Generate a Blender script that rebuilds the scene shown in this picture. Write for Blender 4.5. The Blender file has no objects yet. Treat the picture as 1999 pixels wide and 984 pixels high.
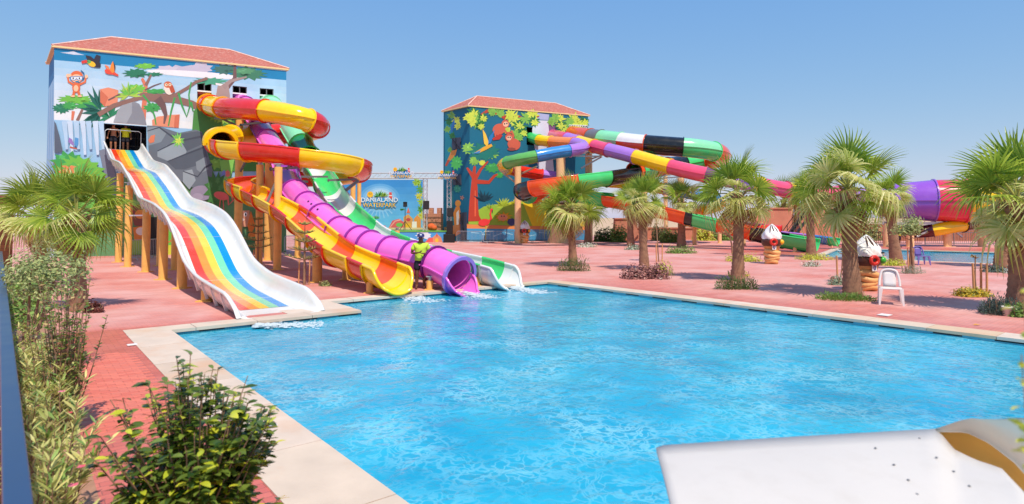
import bpy, bmesh, math, random
from mathutils import Vector, Matrix, geometry
random.seed(7)
R = math.radians
scene = bpy.context.scene

# ------------------------------------------------------------------ camera
IMW, IMH = 1999.0, 984.0
FPX, HOR, CAMH, PITCH = 1183.0, 425.0, 2.3, R(2.0)
PPX, PPY = 999.5, HOR - FPX * math.tan(PITCH)
cam_d = bpy.data.cameras.new('camera')
cam = bpy.data.objects.new('camera', cam_d)
scene.collection.objects.link(cam)
cam.location = (0, 0, CAMH)
cam.rotation_euler = (R(90) + PITCH, 0, 0)
cam_d.sensor_width = 36.0
cam_d.lens = 36.0 * FPX / IMW
cam_d.shift_x = 0.0
cam_d.shift_y = (PPY - IMH / 2) / IMW
cam_d.clip_start = 0.05
cam_d.clip_end = 6000
cam_d.dof.use_dof = True
cam_d.dof.focus_distance = 22.0
cam_d.dof.aperture_fstop = 2.4
scene.camera = cam
scene.render.resolution_x, scene.render.resolution_y = 1024, 504

# ------------------------------------------------------------------ light
SUN_EL = R(60)
SUN_AZ = Vector((0.38, -0.925))          # horizontal direction towards the sun
SUN_AZ.normalize()
world = bpy.data.worlds.new('World')
scene.world = world
world.use_nodes = True
wn = world.node_tree
sky = wn.nodes.new('ShaderNodeTexSky')
sky.sky_type = 'NISHITA'
sky.sun_disc = False
sky.sun_elevation = SUN_EL
sky.sun_rotation = math.atan2(SUN_AZ.x, SUN_AZ.y)
sky.altitude = 0
sky.air_density = 1.0
sky.dust_density = 0.4
sky.ozone_density = 2.6
bg = wn.nodes['Background']
bg.inputs['Strength'].default_value = 0.12
# the hazy coastal air of the photograph: the same grade over the whole sky, channel by channel
sep = wn.nodes.new('ShaderNodeSeparateColor')
com = wn.nodes.new('ShaderNodeCombineColor')
wn.links.new(sky.outputs[0], sep.inputs[0])
for ch, (gain, power) in enumerate(((1.12, 0.85), (2.06, 0.5), (5.35, 0.08))):
    pw = wn.nodes.new('ShaderNodeMath'); pw.operation = 'POWER'; pw.inputs[1].default_value = power
    ml = wn.nodes.new('ShaderNodeMath'); ml.operation = 'MULTIPLY'; ml.inputs[1].default_value = gain
    wn.links.new(sep.outputs[ch], pw.inputs[0]); wn.links.new(pw.outputs[0], ml.inputs[0]); wn.links.new(ml.outputs[0], com.inputs[ch])
wn.links.new(com.outputs[0], bg.inputs[0])
sun_d = bpy.data.lights.new('sun', 'SUN')
sun_d.energy = 4.3
sun_d.angle = R(0.53)
sun_d.color = (1.0, 0.91, 0.77)
sun = bpy.data.objects.new('sun', sun_d)
scene.collection.objects.link(sun)
sdir = Vector((SUN_AZ.x * math.cos(SUN_EL), SUN_AZ.y * math.cos(SUN_EL), math.sin(SUN_EL)))
sun.rotation_euler = sdir.to_track_quat('Z', 'Y').to_euler()
sun.location = (0, 0, 60)
vs = scene.view_settings
vs.view_transform = 'Standard'
vs.look = 'None'
vs.exposure = 0.1
vs.gamma = 1.0
vs.use_curve_mapping = False
scene.cycles.max_bounces = 7
scene.cycles.diffuse_bounces = 3
scene.cycles.glossy_bounces = 3
scene.cycles.transmission_bounces = 4
scene.cycles.transparent_max_bounces = 12
scene.cycles.caustics_reflective = False
scene.cycles.caustics_refractive = False
scene.cycles.sample_clamp_indirect = 6.0
scene.cycles.use_denoising = True

# ------------------------------------------------------------------ pixel helpers (photograph pixels -> rays)
CP, SP = math.cos(PITCH), math.sin(PITCH)
CAM = Vector((0, 0, CAMH))
def ray(px, py):
    u, v = (px - PPX) / FPX, (PPY - py) / FPX
    return Vector((u, CP - v * SP, SP + v * CP))
def W(px, py, d):                     # point at forward distance d
    r = ray(px, py)
    return CAM + r * (d / r.y)
def Wz(px, py, z=0.0):                # point on the level z
    r = ray(px, py)
    return CAM + r * ((z - CAMH) / r.z)
def Wpl(px, py, p0, n):               # point on a plane
    r = ray(px, py)
    return CAM + r * ((p0 - CAM).dot(n) / r.dot(n))
def px2m(px, d):
    return px * d / FPX

# ------------------------------------------------------------------ colours and materials
def lin(c):
    return tuple((x / 12.92 if x <= 0.04045 else ((x + 0.055) / 1.055) ** 2.4) for x in c)
def rgb(r, g, b):
    return lin((r / 255, g / 255, b / 255))
MATS = {}
def mat(name, col, rough=0.5, var=0.08, scale=6.0, bump=0.0, bscale=40.0, metal=0.0, spec=0.5, coat=0.0, transl=0.0, wear=None):
    """Principled paint/stone/leaf with noise-broken colour and roughness."""
    if name in MATS:
        return MATS[name]
    m = bpy.data.materials.new(name)
    m.use_nodes = True
    nt = m.node_tree
    b = nt.nodes['Principled BSDF']
    tc = nt.nodes.new('ShaderNodeTexCoord')
    nz = nt.nodes.new('ShaderNodeTexNoise')
    nz.inputs['Scale'].default_value = scale
    nz.inputs['Detail'].default_value = 5
    nt.links.new(tc.outputs['Object'], nz.inputs['Vector'])
    mx = nt.nodes.new('ShaderNodeMix')
    mx.data_type = 'RGBA'
    lo = tuple(max(0, c * (1 - var * 1.6)) for c in col)
    hi = tuple(min(1, c * (1 + var * 1.6)) for c in col)
    mx.inputs[6].default_value = (*lo, 1)
    mx.inputs[7].default_value = (*hi, 1)
    nt.links.new(nz.outputs[0], mx.inputs[0])
    out = mx.outputs[2]
    if wear:                                        # (colour, amount, scale): stains with a shape of their own
        n2 = nt.nodes.new('ShaderNodeTexNoise')
        n2.inputs['Scale'].default_value = wear[2]
        n2.inputs['Detail'].default_value = 7
        n2.inputs['Roughness'].default_value = 0.65
        nt.links.new(tc.outputs['Object'], n2.inputs['Vector'])
        rp = nt.nodes.new('ShaderNodeValToRGB')
        rp.color_ramp.elements[0].position = 0.5
        rp.color_ramp.elements[1].position = 0.72
        rp.color_ramp.elements[1].color = (wear[1],) * 3 + (1,)
        nt.links.new(n2.outputs[0], rp.inputs[0])
        m2 = nt.nodes.new('ShaderNodeMix')
        m2.data_type = 'RGBA'
        m2.inputs[7].default_value = (*wear[0], 1)
        nt.links.new(out, m2.inputs[6])
        nt.links.new(rp.outputs[0], m2.inputs[0])
        out = m2.outputs[2]
    nt.links.new(out, b.inputs['Base Color'])
    mr = nt.nodes.new('ShaderNodeMapRange')
    mr.inputs[3].default_value = max(0.02, rough - 0.08)
    mr.inputs[4].default_value = min(1, rough + 0.12)
    nt.links.new(nz.outputs[0], mr.inputs[0])
    nt.links.new(mr.outputs[0], b.inputs['Roughness'])
    b.inputs['Metallic'].default_value = metal
    b.inputs['Specular IOR Level'].default_value = spec
    b.inputs['Coat Weight'].default_value = coat
    b.inputs['Coat Roughness'].default_value = 0.08
    if bump:
        n3 = nt.nodes.new('ShaderNodeTexNoise')
        n3.inputs['Scale'].default_value = bscale
        n3.inputs['Detail'].default_value = 6
        nt.links.new(tc.outputs['Object'], n3.inputs['Vector'])
        bp = nt.nodes.new('ShaderNodeBump')
        bp.inputs['Strength'].default_value = bump
        bp.inputs['Distance'].default_value = 0.02
        nt.links.new(n3.outputs[0], bp.inputs['Height'])
        nt.links.new(bp.outputs[0], b.inputs['Normal'])
    if transl:
        tr = nt.nodes.new('ShaderNodeBsdfTranslucent')
        nt.links.new(out, tr.inputs[0])
        ms = nt.nodes.new('ShaderNodeMixShader')
        ms.inputs[0].default_value = transl
        o = nt.nodes['Material Output']
        nt.links.new(b.outputs[0], ms.inputs[1])
        nt.links.new(tr.outputs[0], ms.inputs[2])
        nt.links.new(ms.outputs[0], o.inputs[0])
    MATS[name] = m
    return m

def leafmat(name, c0, c1, rough=0.4, transl=0.3, spec=0.45):
    """Leaves: each leaf (mesh island / object) takes its own tone between c0 and c1."""
    if name in MATS:
        return MATS[name]
    m = bpy.data.materials.new(name)
    m.use_nodes = True
    nt = m.node_tree
    b = nt.nodes['Principled BSDF']
    geo = nt.nodes.new('ShaderNodeNewGeometry')
    oi = nt.nodes.new('ShaderNodeObjectInfo')
    ad = nt.nodes.new('ShaderNodeMath')
    ad.operation = 'ADD'
    nt.links.new(geo.outputs['Random Per Island'], ad.inputs[0])
    nt.links.new(oi.outputs['Random'], ad.inputs[1])
    fr = nt.nodes.new('ShaderNodeMath')
    fr.operation = 'FRACT'
    nt.links.new(ad.outputs[0], fr.inputs[0])
    mx = nt.nodes.new('ShaderNodeMix')
    mx.data_type = 'RGBA'
    mx.inputs[6].default_value = (*c0, 1)
    mx.inputs[7].default_value = (*c1, 1)
    nt.links.new(fr.outputs[0], mx.inputs[0])
    nt.links.new(mx.outputs[2], b.inputs['Base Color'])
    b.inputs['Roughness'].default_value = rough
    b.inputs['Specular IOR Level'].default_value = spec
    tr = nt.nodes.new('ShaderNodeBsdfTranslucent')
    hs = nt.nodes.new('ShaderNodeHueSaturation')
    hs.inputs['Value'].default_value = 1.25
    hs.inputs['Hue'].default_value = 0.485
    nt.links.new(mx.outputs[2], hs.inputs['Color'])
    nt.links.new(hs.outputs[0], tr.inputs[0])
    ms = nt.nodes.new('ShaderNodeMixShader')
    ms.inputs[0].default_value = transl
    nt.links.new(b.outputs[0], ms.inputs[1])
    nt.links.new(tr.outputs[0], ms.inputs[2])
    nt.links.new(ms.outputs[0], nt.nodes['Material Output'].inputs[0])
    MATS[name] = m
    return m

# ------------------------------------------------------------------ objects
def link(name, me, material=None, parent=None):
    o = bpy.data.objects.new(name, me)
    scene.collection.objects.link(o)
    if parent is not None:
        o.parent = parent
    if material is not None and me is not None:
        if len(me.materials) == 0:
            me.materials.append(material)
    return o
def tag(o, label=None, cat=None, group=None, kind=None):
    if label: o['label'] = label
    if cat: o['category'] = cat
    if group: o['group'] = group
    if kind: o['kind'] = kind
    return o
def empty(name, loc=(0, 0, 0), label=None, cat=None, group=None, rz=0.0):
    o = bpy.data.objects.new(name, None)
    scene.collection.objects.link(o)
    o.location = loc
    o.rotation_euler = (0, 0, rz)
    o.empty_display_size = 0.2
    tag(o, label, cat, group)
    return o

class MB:
    """Collects boxes, bars, tubes, lathes ... in world or local space and links them as ONE mesh."""
    def __init__(s):
        s.v, s.f, s.m, s.sm = [], [], [], []
    def add(s, vs, fs, mi=0, smooth=False):
        k = len(s.v)
        s.v += [tuple(p) for p in vs]
        s.f += [tuple(i + k for i in f) for f in fs]
        s.m += [mi] * len(fs)
        s.sm += [smooth] * len(fs)
        return s
    def box(s, c, sz, rot=None, mi=0):
        x, y, z = sz[0] / 2, sz[1] / 2, sz[2] / 2
        vs = [Vector(p) for p in ((-x,-y,-z),(x,-y,-z),(x,y,-z),(-x,y,-z),(-x,-y,z),(x,-y,z),(x,y,z),(-x,y,z))]
        if rot is not None:
            if isinstance(rot, (int, float)):
                rot = Matrix.Rotation(rot, 3, 'Z')
            vs = [rot @ p for p in vs]
        c = Vector(c)
        return s.add([p + c for p in vs], [(0,3,2,1),(4,5,6,7),(0,1,5,4),(1,2,6,5),(2,3,7,6),(3,0,4,7)], mi)
    def bar(s, a, b, w, h=None, mi=0):
        a, b = Vector(a), Vector(b)
        h = h or w
        t = (b - a)
        L = t.length
        if L < 1e-6: return s
        t /= L
        up = Vector((0, 0, 1)) if abs(t.z) < 0.95 else Vector((0, 1, 0))
        x = t.cross(up).normalized()
        y = x.cross(t)
        return s.box((a + b) / 2, (w, L, h), Matrix((x, t, y)).transposed(), mi)
    def tube(s, pts, r, n=8, mi=0, caps=True, smooth=True):
        pts = [Vector(p) for p in pts]
        rs = r if isinstance(r, (list, tuple)) else [r] * len(pts)
        rings = []
        prev = None
        for i, p in enumerate(pts):
            t = (pts[min(i + 1, len(pts) - 1)] - pts[max(i - 1, 0)]).normalized()
            up = prev if prev is not None else (Vector((0, 0, 1)) if abs(t.z) < 0.9 else Vector((1, 0, 0)))
            x = t.cross(up)
            if x.length < 1e-5:
                x = t.cross(Vector((0.3, 0.9, 0.1)))
            x.normalize()
            y = x.cross(t).normalized()
            prev = y
            rings.append([p + (x * math.cos(2 * math.pi * k / n) + y * math.sin(2 * math.pi * k / n)) * rs[i] for k in range(n)])
        vs = [p for rg in rings for p in rg]
        fs = []
        for i in range(len(pts) - 1):
            for k in range(n):
                k2 = (k + 1) % n
                fs.append((i * n + k, i * n + k2, (i + 1) * n + k2, (i + 1) * n + k))
        s.add(vs, fs, mi, smooth)
        if caps:
            s.add(rings[0], [tuple(range(n - 1, -1, -1))], mi)
            s.add(rings[-1], [tuple(range(n))], mi)
        return s
    def lathe(s, prof, c=(0, 0, 0), n=16, mi=0, smooth=True):
        c = Vector(c)
        vs, fs = [], []
        for r, z in prof:
            for k in range(n):
                a = 2 * math.pi * k / n
                vs.append(c + Vector((r * math.cos(a), r * math.sin(a), z)))
        for i in range(len(prof) - 1):
            for k in range(n):
                k2 = (k + 1) % n
                fs.append((i * n + k, i * n + k2, (i + 1) * n + k2, (i + 1) * n + k))
        return s.add(vs, fs, mi, smooth)
    def ball(s, c, r, n=10, m=7, mi=0):
        r = r if isinstance(r, (tuple, list)) else (r, r, r)
        prof = [(math.sin(math.pi * i / m), -math.cos(math.pi * i / m)) for i in range(m + 1)]
        k = len(s.v)
        s.lathe([(max(p[0], 1e-3), p[1]) for p in prof], (0, 0, 0), n, mi)
        c = Vector(c)
        s.v[k:] = [(c.x + v[0] * r[0], c.y + v[1] * r[1], c.z + v[2] * r[2]) for v in s.v[k:]]
        return s
    def poly(s, pts, mi=0):
        return s.add(pts, [tuple(range(len(pts)))], mi)
    def mesh(s, name):
        me = bpy.data.meshes.new(name)
        me.from_pydata(s.v, [], s.f)
        if any(s.m): me.polygons.foreach_set('material_index', s.m)
        me.polygons.foreach_set('use_smooth', s.sm)
        me.update()
        return me
    def build(s, name, material=None, parent=None, bevel=0.0, local=None):
        me = s.mesh(name)
        mats = material if isinstance(material, (list, tuple)) else [material]
        for m in mats:
            me.materials.append(m)
        o = link(name, me, None, parent)
        if parent is not None:                       # vertices are given in world space
            o.matrix_parent_inverse = parent_inv(parent)
        if bevel:
            md = o.modifiers.new('bevel', 'BEVEL')
            md.width = bevel
            md.segments = 2
            md.limit_method = 'ANGLE'
        return o
def world_of(o):
    m = Matrix.LocRotScale(o.location, o.rotation_euler, o.scale)
    return (world_of(o.parent) @ o.matrix_parent_inverse @ m) if o.parent else m
def parent_inv(p):
    return world_of(p).inverted()
# ================================================================== ground, deck, pools
e1 = (Vector((34 - PPX, FPX)).normalized())           # pool axis running away to the left
e2 = Vector((e1.y, -e1.x))                             # pool axis running away to the right
def ab(p): return Vector((p.x, p.y)).dot(e2), Vector((p.x, p.y)).dot(e1)
def fromab(a, b, z=0.0):
    q = e2 * a + e1 * b
    return Vector((q.x, q.y, z))
PA, PT, PC = Wz(330.5, 645.3), Wz(709, 607.5), Wz(1068.5, 550.8)
aL, bA = ab(PA)
aT = ab(PT)[0]
aR, bC = ab(PC)
bN = bA - 19.0
WATER_Z = -0.11
pool_pts = [(aL, bN), (aR, bN), (aR, bC), (aT, bC), (aT, bA), (aL, bA)]
CW = abs(ab(Wz(235, 642))[0] - aL)                     # coping width on the left
CWr, CWf = 0.62, 0.45
# the second pool, at the right
Q1, Q2, Q3, Q4 = Wz(1600, 501), Wz(2300, 529), Wz(2300, 502.5), Wz(1640, 484.5)
pool2 = [Vector((p.x, p.y)) for p in (Q1, Q2, Q3, Q4)]

M_sand = mat('sandy_earth', rgb(196, 164, 132), 0.95, 0.15, 0.8, 0.3, 8)
def sheet_with_holes(name, outer, holes, z, material):
    loops = [[Vector((p[0], p[1], 0)) for p in outer]] + [[Vector((p[0], p[1], 0)) for p in h] for h in holes]
    tris = geometry.tessellate_polygon(loops)
    vs = [Vector((p.x, p.y, z)) for lp in loops for p in lp]
    fs = []
    for t in tris:
        a, b, c = (vs[i] for i in t)
        fs.append(tuple(t) if (b - a).cross(c - a).z > 0 else (t[0], t[2], t[1]))
    me = bpy.data.meshes.new(name)
    me.from_pydata(vs, [], fs)
    me.materials.append(material)
    return link(name, me)
pool_xy = [tuple(fromab(a, b)[:2]) for a, b in pool_pts]
pool2_xy = [tuple(p) for p in pool2]
deck_outer = [(-75, -12), (60, -12), (85, 50), (75, 78), (-60, 78)]
ground = sheet_with_holes('ground', [(-2500, -900), (2500, -900), (2500, 4000), (-2500, 4000)], [deck_outer], -0.03, M_sand)
tag(ground, 'sandy open land around the water park', None, None, 'structure')

# ---- red paver deck material: brick joints, fading, wet polish near the pool
def paver_material():
    m = bpy.data.materials.new('red_pavers')
    m.use_nodes = True
    nt = m.node_tree
    L = nt.links.new
    b = nt.nodes['Principled BSDF']
    tc = nt.nodes.new('ShaderNodeTexCoord')
    mp = nt.nodes.new('ShaderNodeMapping')
    mp.inputs['Rotation'].default_value = (0, 0, -math.atan2(e2.y, e2.x))
    L(tc.outputs['Object'], mp.inputs[0])
    br = nt.nodes.new('ShaderNodeTexBrick')
    br.inputs['Scale'].default_value = 1.0
    br.inputs['Brick Width'].default_value = 0.20
    br.inputs['Row Height'].default_value = 0.10
    br.inputs['Mortar Size'].default_value = 0.005
    br.inputs['Color1'].default_value = (*rgb(212, 118, 102), 1)
    br.inputs['Color2'].default_value = (*rgb(196, 102, 90), 1)
    br.inputs['Mortar'].default_value = (*rgb(164, 92, 82), 1)
    L(mp.outputs[0], br.inputs[0])
    n1 = nt.nodes.new('ShaderNodeTexNoise')
    n1.inputs['Scale'].default_value = 0.35
    n1.inputs['Detail'].default_value = 8
    n1.inputs['Roughness'].default_value = 0.62
    L(tc.outputs['Object'], n1.inputs[0])
    rp = nt.nodes.new('ShaderNodeValToRGB')
    rp.color_ramp.elements[0].position, rp.color_ramp.elements[1].position = 0.36, 0.62
    L(n1.outputs[0], rp.inputs[0])
    # dusty, sun-bleached pavers away from the water; red where water keeps them clean
    at = nt.nodes.new('ShaderNodeAttribute')
    at.attribute_name = 'wet'
    ad = nt.nodes.new('ShaderNodeMath'); ad.operation = 'MULTIPLY_ADD'
    ad.inputs[1].default_value = -2.2
    n4 = nt.nodes.new('ShaderNodeTexNoise')
    n4.inputs['Scale'].default_value = 1.6; n4.inputs['Detail'].default_value = 6; n4.inputs['Distortion'].default_value = 0.8
    L(tc.outputs['Object'], n4.inputs[0])
    s4 = nt.nodes.new('ShaderNodeMath'); s4.operation = 'MULTIPLY_ADD'
    s4.inputs[1].default_value = 0.55; s4.inputs[2].default_value = -0.27
    L(n4.outputs[0], s4.inputs[0])
    wa = nt.nodes.new('ShaderNodeMath'); wa.operation = 'ADD'; wa.use_clamp = True
    wm = nt.nodes.new('ShaderNodeMath'); wm.operation = 'MULTIPLY'
    L(at.outputs['Fac'], wm.inputs[0])
    L(at.outputs['Fac'], wa.inputs[0]); 
    s5 = nt.nodes.new('ShaderNodeMath'); s5.operation = 'MULTIPLY'
    L(s4.outputs[0], s5.inputs[0]); s5.inputs[1].default_value = 1.6
    L(s5.outputs[0], wa.inputs[1])
    dust = nt.nodes.new('ShaderNodeMix'); dust.data_type = 'RGBA'
    dust.inputs[7].default_value = (*rgb(214, 164, 156), 1)
    L(br.outputs[0], dust.inputs[6])
    df = nt.nodes.new('ShaderNodeMath'); df.operation = 'MULTIPLY_ADD'
    df.inputs[1].default_value = 0.7; df.inputs[2].default_value = 0.22
    L(rp.outputs[0], df.inputs[0])
    L(df.outputs[0], dust.inputs[0])
    redm = nt.nodes.new('ShaderNodeMix'); redm.data_type = 'RGBA'
    L(wa.outputs[0], redm.inputs[0])
    L(dust.outputs[2], redm.inputs[6])
    b2 = nt.nodes.new('ShaderNodeMix'); b2.data_type = 'RGBA'; b2.blend_type = 'MULTIPLY'
    b2.inputs[0].default_value = 0.9
    L(br.outputs[0], b2.inputs[6]); b2.inputs[7].default_value = (1.0, 0.86, 0.82, 1)
    L(b2.outputs[2], redm.inputs[7])
    # rows of pavers from different batches, laid along the pool axis
    mp2 = nt.nodes.new('ShaderNodeMapping'); mp2.inputs['Scale'].default_value = (0.35, 3.2, 1)
    L(mp.outputs[0], mp2.inputs[0])
    nr = nt.nodes.new('ShaderNodeTexNoise'); nr.inputs['Scale'].default_value = 1.0; nr.inputs['Detail'].default_value = 5; nr.inputs['Roughness'].default_value = 0.7
    L(mp2.outputs[0], nr.inputs[0])
    rr_ = nt.nodes.new('ShaderNodeMapRange'); rr_.inputs[1].default_value, rr_.inputs[2].default_value = 0.3, 0.7; rr_.inputs[3].default_value, rr_.inputs[4].default_value = 0.91, 1.08
    L(nr.outputs[0], rr_.inputs[0])
    rowm = nt.nodes.new('ShaderNodeMix'); rowm.data_type = 'RGBA'; rowm.blend_type = 'MULTIPLY'; rowm.inputs[0].default_value = 1.0
    L(redm.outputs[2], rowm.inputs[6]); L(rr_.outputs[0], rowm.inputs[7])
    L(rowm.outputs[2], b.inputs['Base Color'])
    rr = nt.nodes.new('ShaderNodeMapRange')
    rr.inputs[3].default_value, rr.inputs[4].default_value = 0.85, 0.33
    L(wa.outputs[0], rr.inputs[0])
    L(rr.outputs[0], b.inputs['Roughness'])
    bp = nt.nodes.new('ShaderNodeBump')
    bp.inputs['Strength'].default_value = 0.5; bp.inputs['Distance'].default_value = 0.006
    inv = nt.nodes.new('ShaderNodeMath'); inv.operation = 'SUBTRACT'; inv.inputs[0].default_value = 1
    L(br.outputs['Fac'], inv.inputs[1])
    L(inv.outputs[0], bp.inputs['Height'])
    L(bp.outputs[0], b.inputs['Normal'])
    return m
M_paver = paver_material()

def dist_seg(p, a, b):
    ab_ = b - a
    t = max(0, min(1, (p - a).dot(ab_) / max(ab_.length_squared, 1e-9)))
    return (p - a - ab_ * t).length
def inside(p, poly):
    c = False
    n = len(poly)
    for i in range(n):
        x1, y1 = poly[i]; x2, y2 = poly[(i + 1) % n]
        if (y1 > p[1]) != (y2 > p[1]) and p[0] < (x2 - x1) * (p[1] - y1) / (y2 - y1) + x1:
            c = not c
    return c
# the deck: one sheet; a grid laid along the pool axes, with the pools left open
deck = sheet_with_holes('paved_deck', deck_outer, [pool_xy, pool2_xy], 0.0, M_paver)
tag(deck, 'red brick-paved deck around the pools', None, None, 'structure')
bm = bmesh.new()
bm.from_mesh(deck.data)
for _ in range(9):
    long_e = [e for e in bm.edges if e.calc_length() > max(0.8, min(6.0, (e.verts[0].co.xy + e.verts[1].co.xy).length * 0.05))]
    if not long_e: break
    bmesh.ops.subdivide_edges(bm, edges=long_e, cuts=1)
    bmesh.ops.triangulate(bm, faces=[f for f in bm.faces if len(f.verts) > 4])
lay = bm.verts.layers.float.new('wet')
pv = [Vector(p) for p in pool_xy]
pv2 = [Vector(p) for p in pool2_xy]
for v in bm.verts:
    q = v.co.xy
    d = min(dist_seg(q, pv[i], pv[(i + 1) % 6]) for i in range(6))
    d2 = min(dist_seg(q, pv2[i], pv2[(i + 1) % 4]) for i in range(4))
    a_, b_ = ab(v.co)
    w_ = max(0, 1 - d / 2.6)
    if a_ < aL and b_ < bA + 1.0: w_ = max(w_, 0.95 - max(0, d - 3.0) * 0.5)
    if b_ > bC - 1: w_ *= 0.35
    w_ = max(w_, 0.9 if q.y > pv2[2].y + 0.0 and d2 < 7 and q.x > 15 else 0)
    v[lay] = max(0, min(1, w_))
bm.to_mesh(deck.data)
bm.free()

# ---- pool shells
M_tile = mat('pool_tile', rgb(40, 160, 205), 0.25, 0.1, 3)
def shell(name, pts, depth, label):
    mb = MB()
    n = len(pts)
    for i in range(n):
        p, q = pts[i], pts[(i + 1) % n]
        mb.poly([(p[0], p[1], -depth), (q[0], q[1], -depth), (q[0], q[1], -0.002), (p[0], p[1], -0.002)])
    mb.poly([(p[0], p[1], -depth) for p in pts])
    o = mb.build(name, M_tile)
    return tag(o, label, None, None, 'structure')

def tile_band_material():
    m = bpy.data.materials.new('mosaic_band')
    m.use_nodes = True
    nt = m.node_tree
    b = nt.nodes['Principled BSDF']
    tc = nt.nodes.new('ShaderNodeTexCoord')
    mp = nt.nodes.new('ShaderNodeMapping')
    mp.inputs['Rotation'].default_value = (0, 0, -math.atan2(e2.y, e2.x))
    br = nt.nodes.new('ShaderNodeTexVoronoi')
    br.distance = 'CHEBYCHEV'; br.inputs['Randomness'].default_value = 0.0
    br.inputs['Scale'].default_value = 30
    nt.links.new(tc.outputs['Object'], mp.inputs[0])
    nt.links.new(mp.outputs[0], br.inputs['Vector'])
    rp = nt.nodes.new('ShaderNodeValToRGB')
    rp.color_ramp.elements[0].color = (*rgb(30, 110, 130), 1)
    rp.color_ramp.elements[1].color = (*rgb(120, 190, 205), 1)
    rp.color_ramp.elements[0].position, rp.color_ramp.elements[1].position = 0.42, 0.5
    nt.links.new(br.outputs['Distance'], rp.inputs[0])
    nt.links.new(rp.outputs[0], b.inputs['Base Color'])
    b.inputs['Roughness'].default_value = 0.2
    return m
M_band = tile_band_material()
basin = shell('pool_basin', pool_xy, 1.4, 'tiled shell of the big pool')
basin2 = shell('pool_basin', pool2_xy, 1.2, 'tiled shell of the far narrow pool')
M_black = mat('black_tile', rgb(16, 18, 22), 0.3, 0.2)
pavv = [Vector((p[0], p[1], 0)) for p in pool_xy]
def band(parent, p, q, inward, first=0.55, step=1.02, ln=0.5):
    """mosaic band under the coping with black overflow tiles"""
    t = (q - p); L_ = t.length; t.normalize()
    n_ = inward
    mb = MB()
    c = (p + q) / 2 + n_ * 0.004
    mb.poly([p + n_ * 0.004 + Vector((0, 0, -0.3)), q + n_ * 0.004 + Vector((0, 0, -0.3)), q + n_ * 0.004 + Vector((0, 0, -0.02)), p + n_ * 0.004 + Vector((0, 0, -0.02))])
    mb.build('mosaic_band', M_band, parent)
    s = first
    while s < L_ - ln:
        a = p + t * s + n_ * 0.008; b = p + t * (s + ln) + n_ * 0.008
        k = MB()
        k.poly([a + Vector((0, 0, -0.085)), b + Vector((0, 0, -0.085)), b + Vector((0, 0, -0.022)), a + Vector((0, 0, -0.022))])
        k.build('black_tile', M_black, parent)
        s += step
E1, E2 = Vector((e1.x, e1.y, 0)), Vector((e2.x, e2.y, 0))
band(basin, pavv[5], pavv[4], -E1)
band(basin, pavv[3], pavv[2], -E1)
band(basin, pavv[2], pavv[1], -E2)
band(basin, pavv[3], pavv[4], E2, 0.3)
band(basin, pavv[0], pavv[5], E2)

# ---- coping slabs: each its own stone
cop_mats = [mat('coping_stone_%s' % 'abcde'[i], c, 0.75, 0.10, 2.5, 0.15, 30, wear=(rgb(208, 156, 116), 0.6, 0.9)) for i, c in enumerate(
    (rgb(208, 188, 168), rgb(202, 180, 160), rgb(212, 194, 178), rgb(206, 178, 150), rgb(210, 190, 172)))]
coping = empty('pool_coping', (0, 0, 0))
tag(coping, 'pale stone coping around the big pool', None, None, 'structure')
def cope(p, q, out, width, parent=coping, ln=1.15, z=0.012, inn=0.03):
    """slabs from p to q along the pool edge; out = unit vector away from the water"""
    t = (q - p); L_ = t.length; t.normalize()
    n = max(1, round(L_ / ln))
    for i in range(n):
        s0, s1 = L_ * i / n + 0.006, L_ * (i + 1) / n - 0.006
        a, b = p + t * s0 - out * inn, p + t * s1 - out * inn
        c, d = b + out * (width + inn), a + out * (width + inn)
        zz = z + random.uniform(-0.002, 0.002)
        mb = MB()
        vs = [Vector((v.x, v.y, zz)) for v in (a, b, c, d)] + [Vector((v.x, v.y, -0.05 if k < 2 else -0.004)) for k, v in enumerate((a, b, c, d))]
        mb.add(vs, [(0, 1, 2, 3), (4, 5, 1, 0), (5, 6, 2, 1), (6, 7, 3, 2), (7, 4, 0, 3)])
        o = mb.build('coping_slab', random.choice(cop_mats), parent)
cope(fromab(aL, bN), fromab(aL, bA), -E2, CW, ln=1.6)
cope(fromab(aL - CW, bA), fromab(aT, bA), E1, 0.55, z=0.014)
cope(fromab(aT, bA + 0.55), fromab(aT, bC), -E2, 1.6, z=0.012)
cope(fromab(aT - 1.6, bC), fromab(aR + CWr, bC), E1, CWf, z=0.016)
cope(fromab(aR, bN), fromab(aR, bC), E2, CWr, z=0.013)
c2 = empty('pool_coping', (0, 0, 0))
tag(c2, 'pale stone coping around the far narrow pool', None, None, 'structure')
for i in range(4):
    p, q = Vector((*pool2[i], 0)), Vector((*pool2[(i + 1) % 4], 0))
    t = (q - p).normalized()
    out = Vector((t.y, -t.x, 0))
    cen = Vector((*(sum(pool2, Vector((0, 0))) / 4), 0))
    if out.dot(cen - p) > 0: out = -out
    cope(p, q, out, 0.4, c2, 1.5, 0.012 + 0.002 * i)
    band(basin2, p, q, -out, 0.5, 1.2, 0.55)

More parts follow.
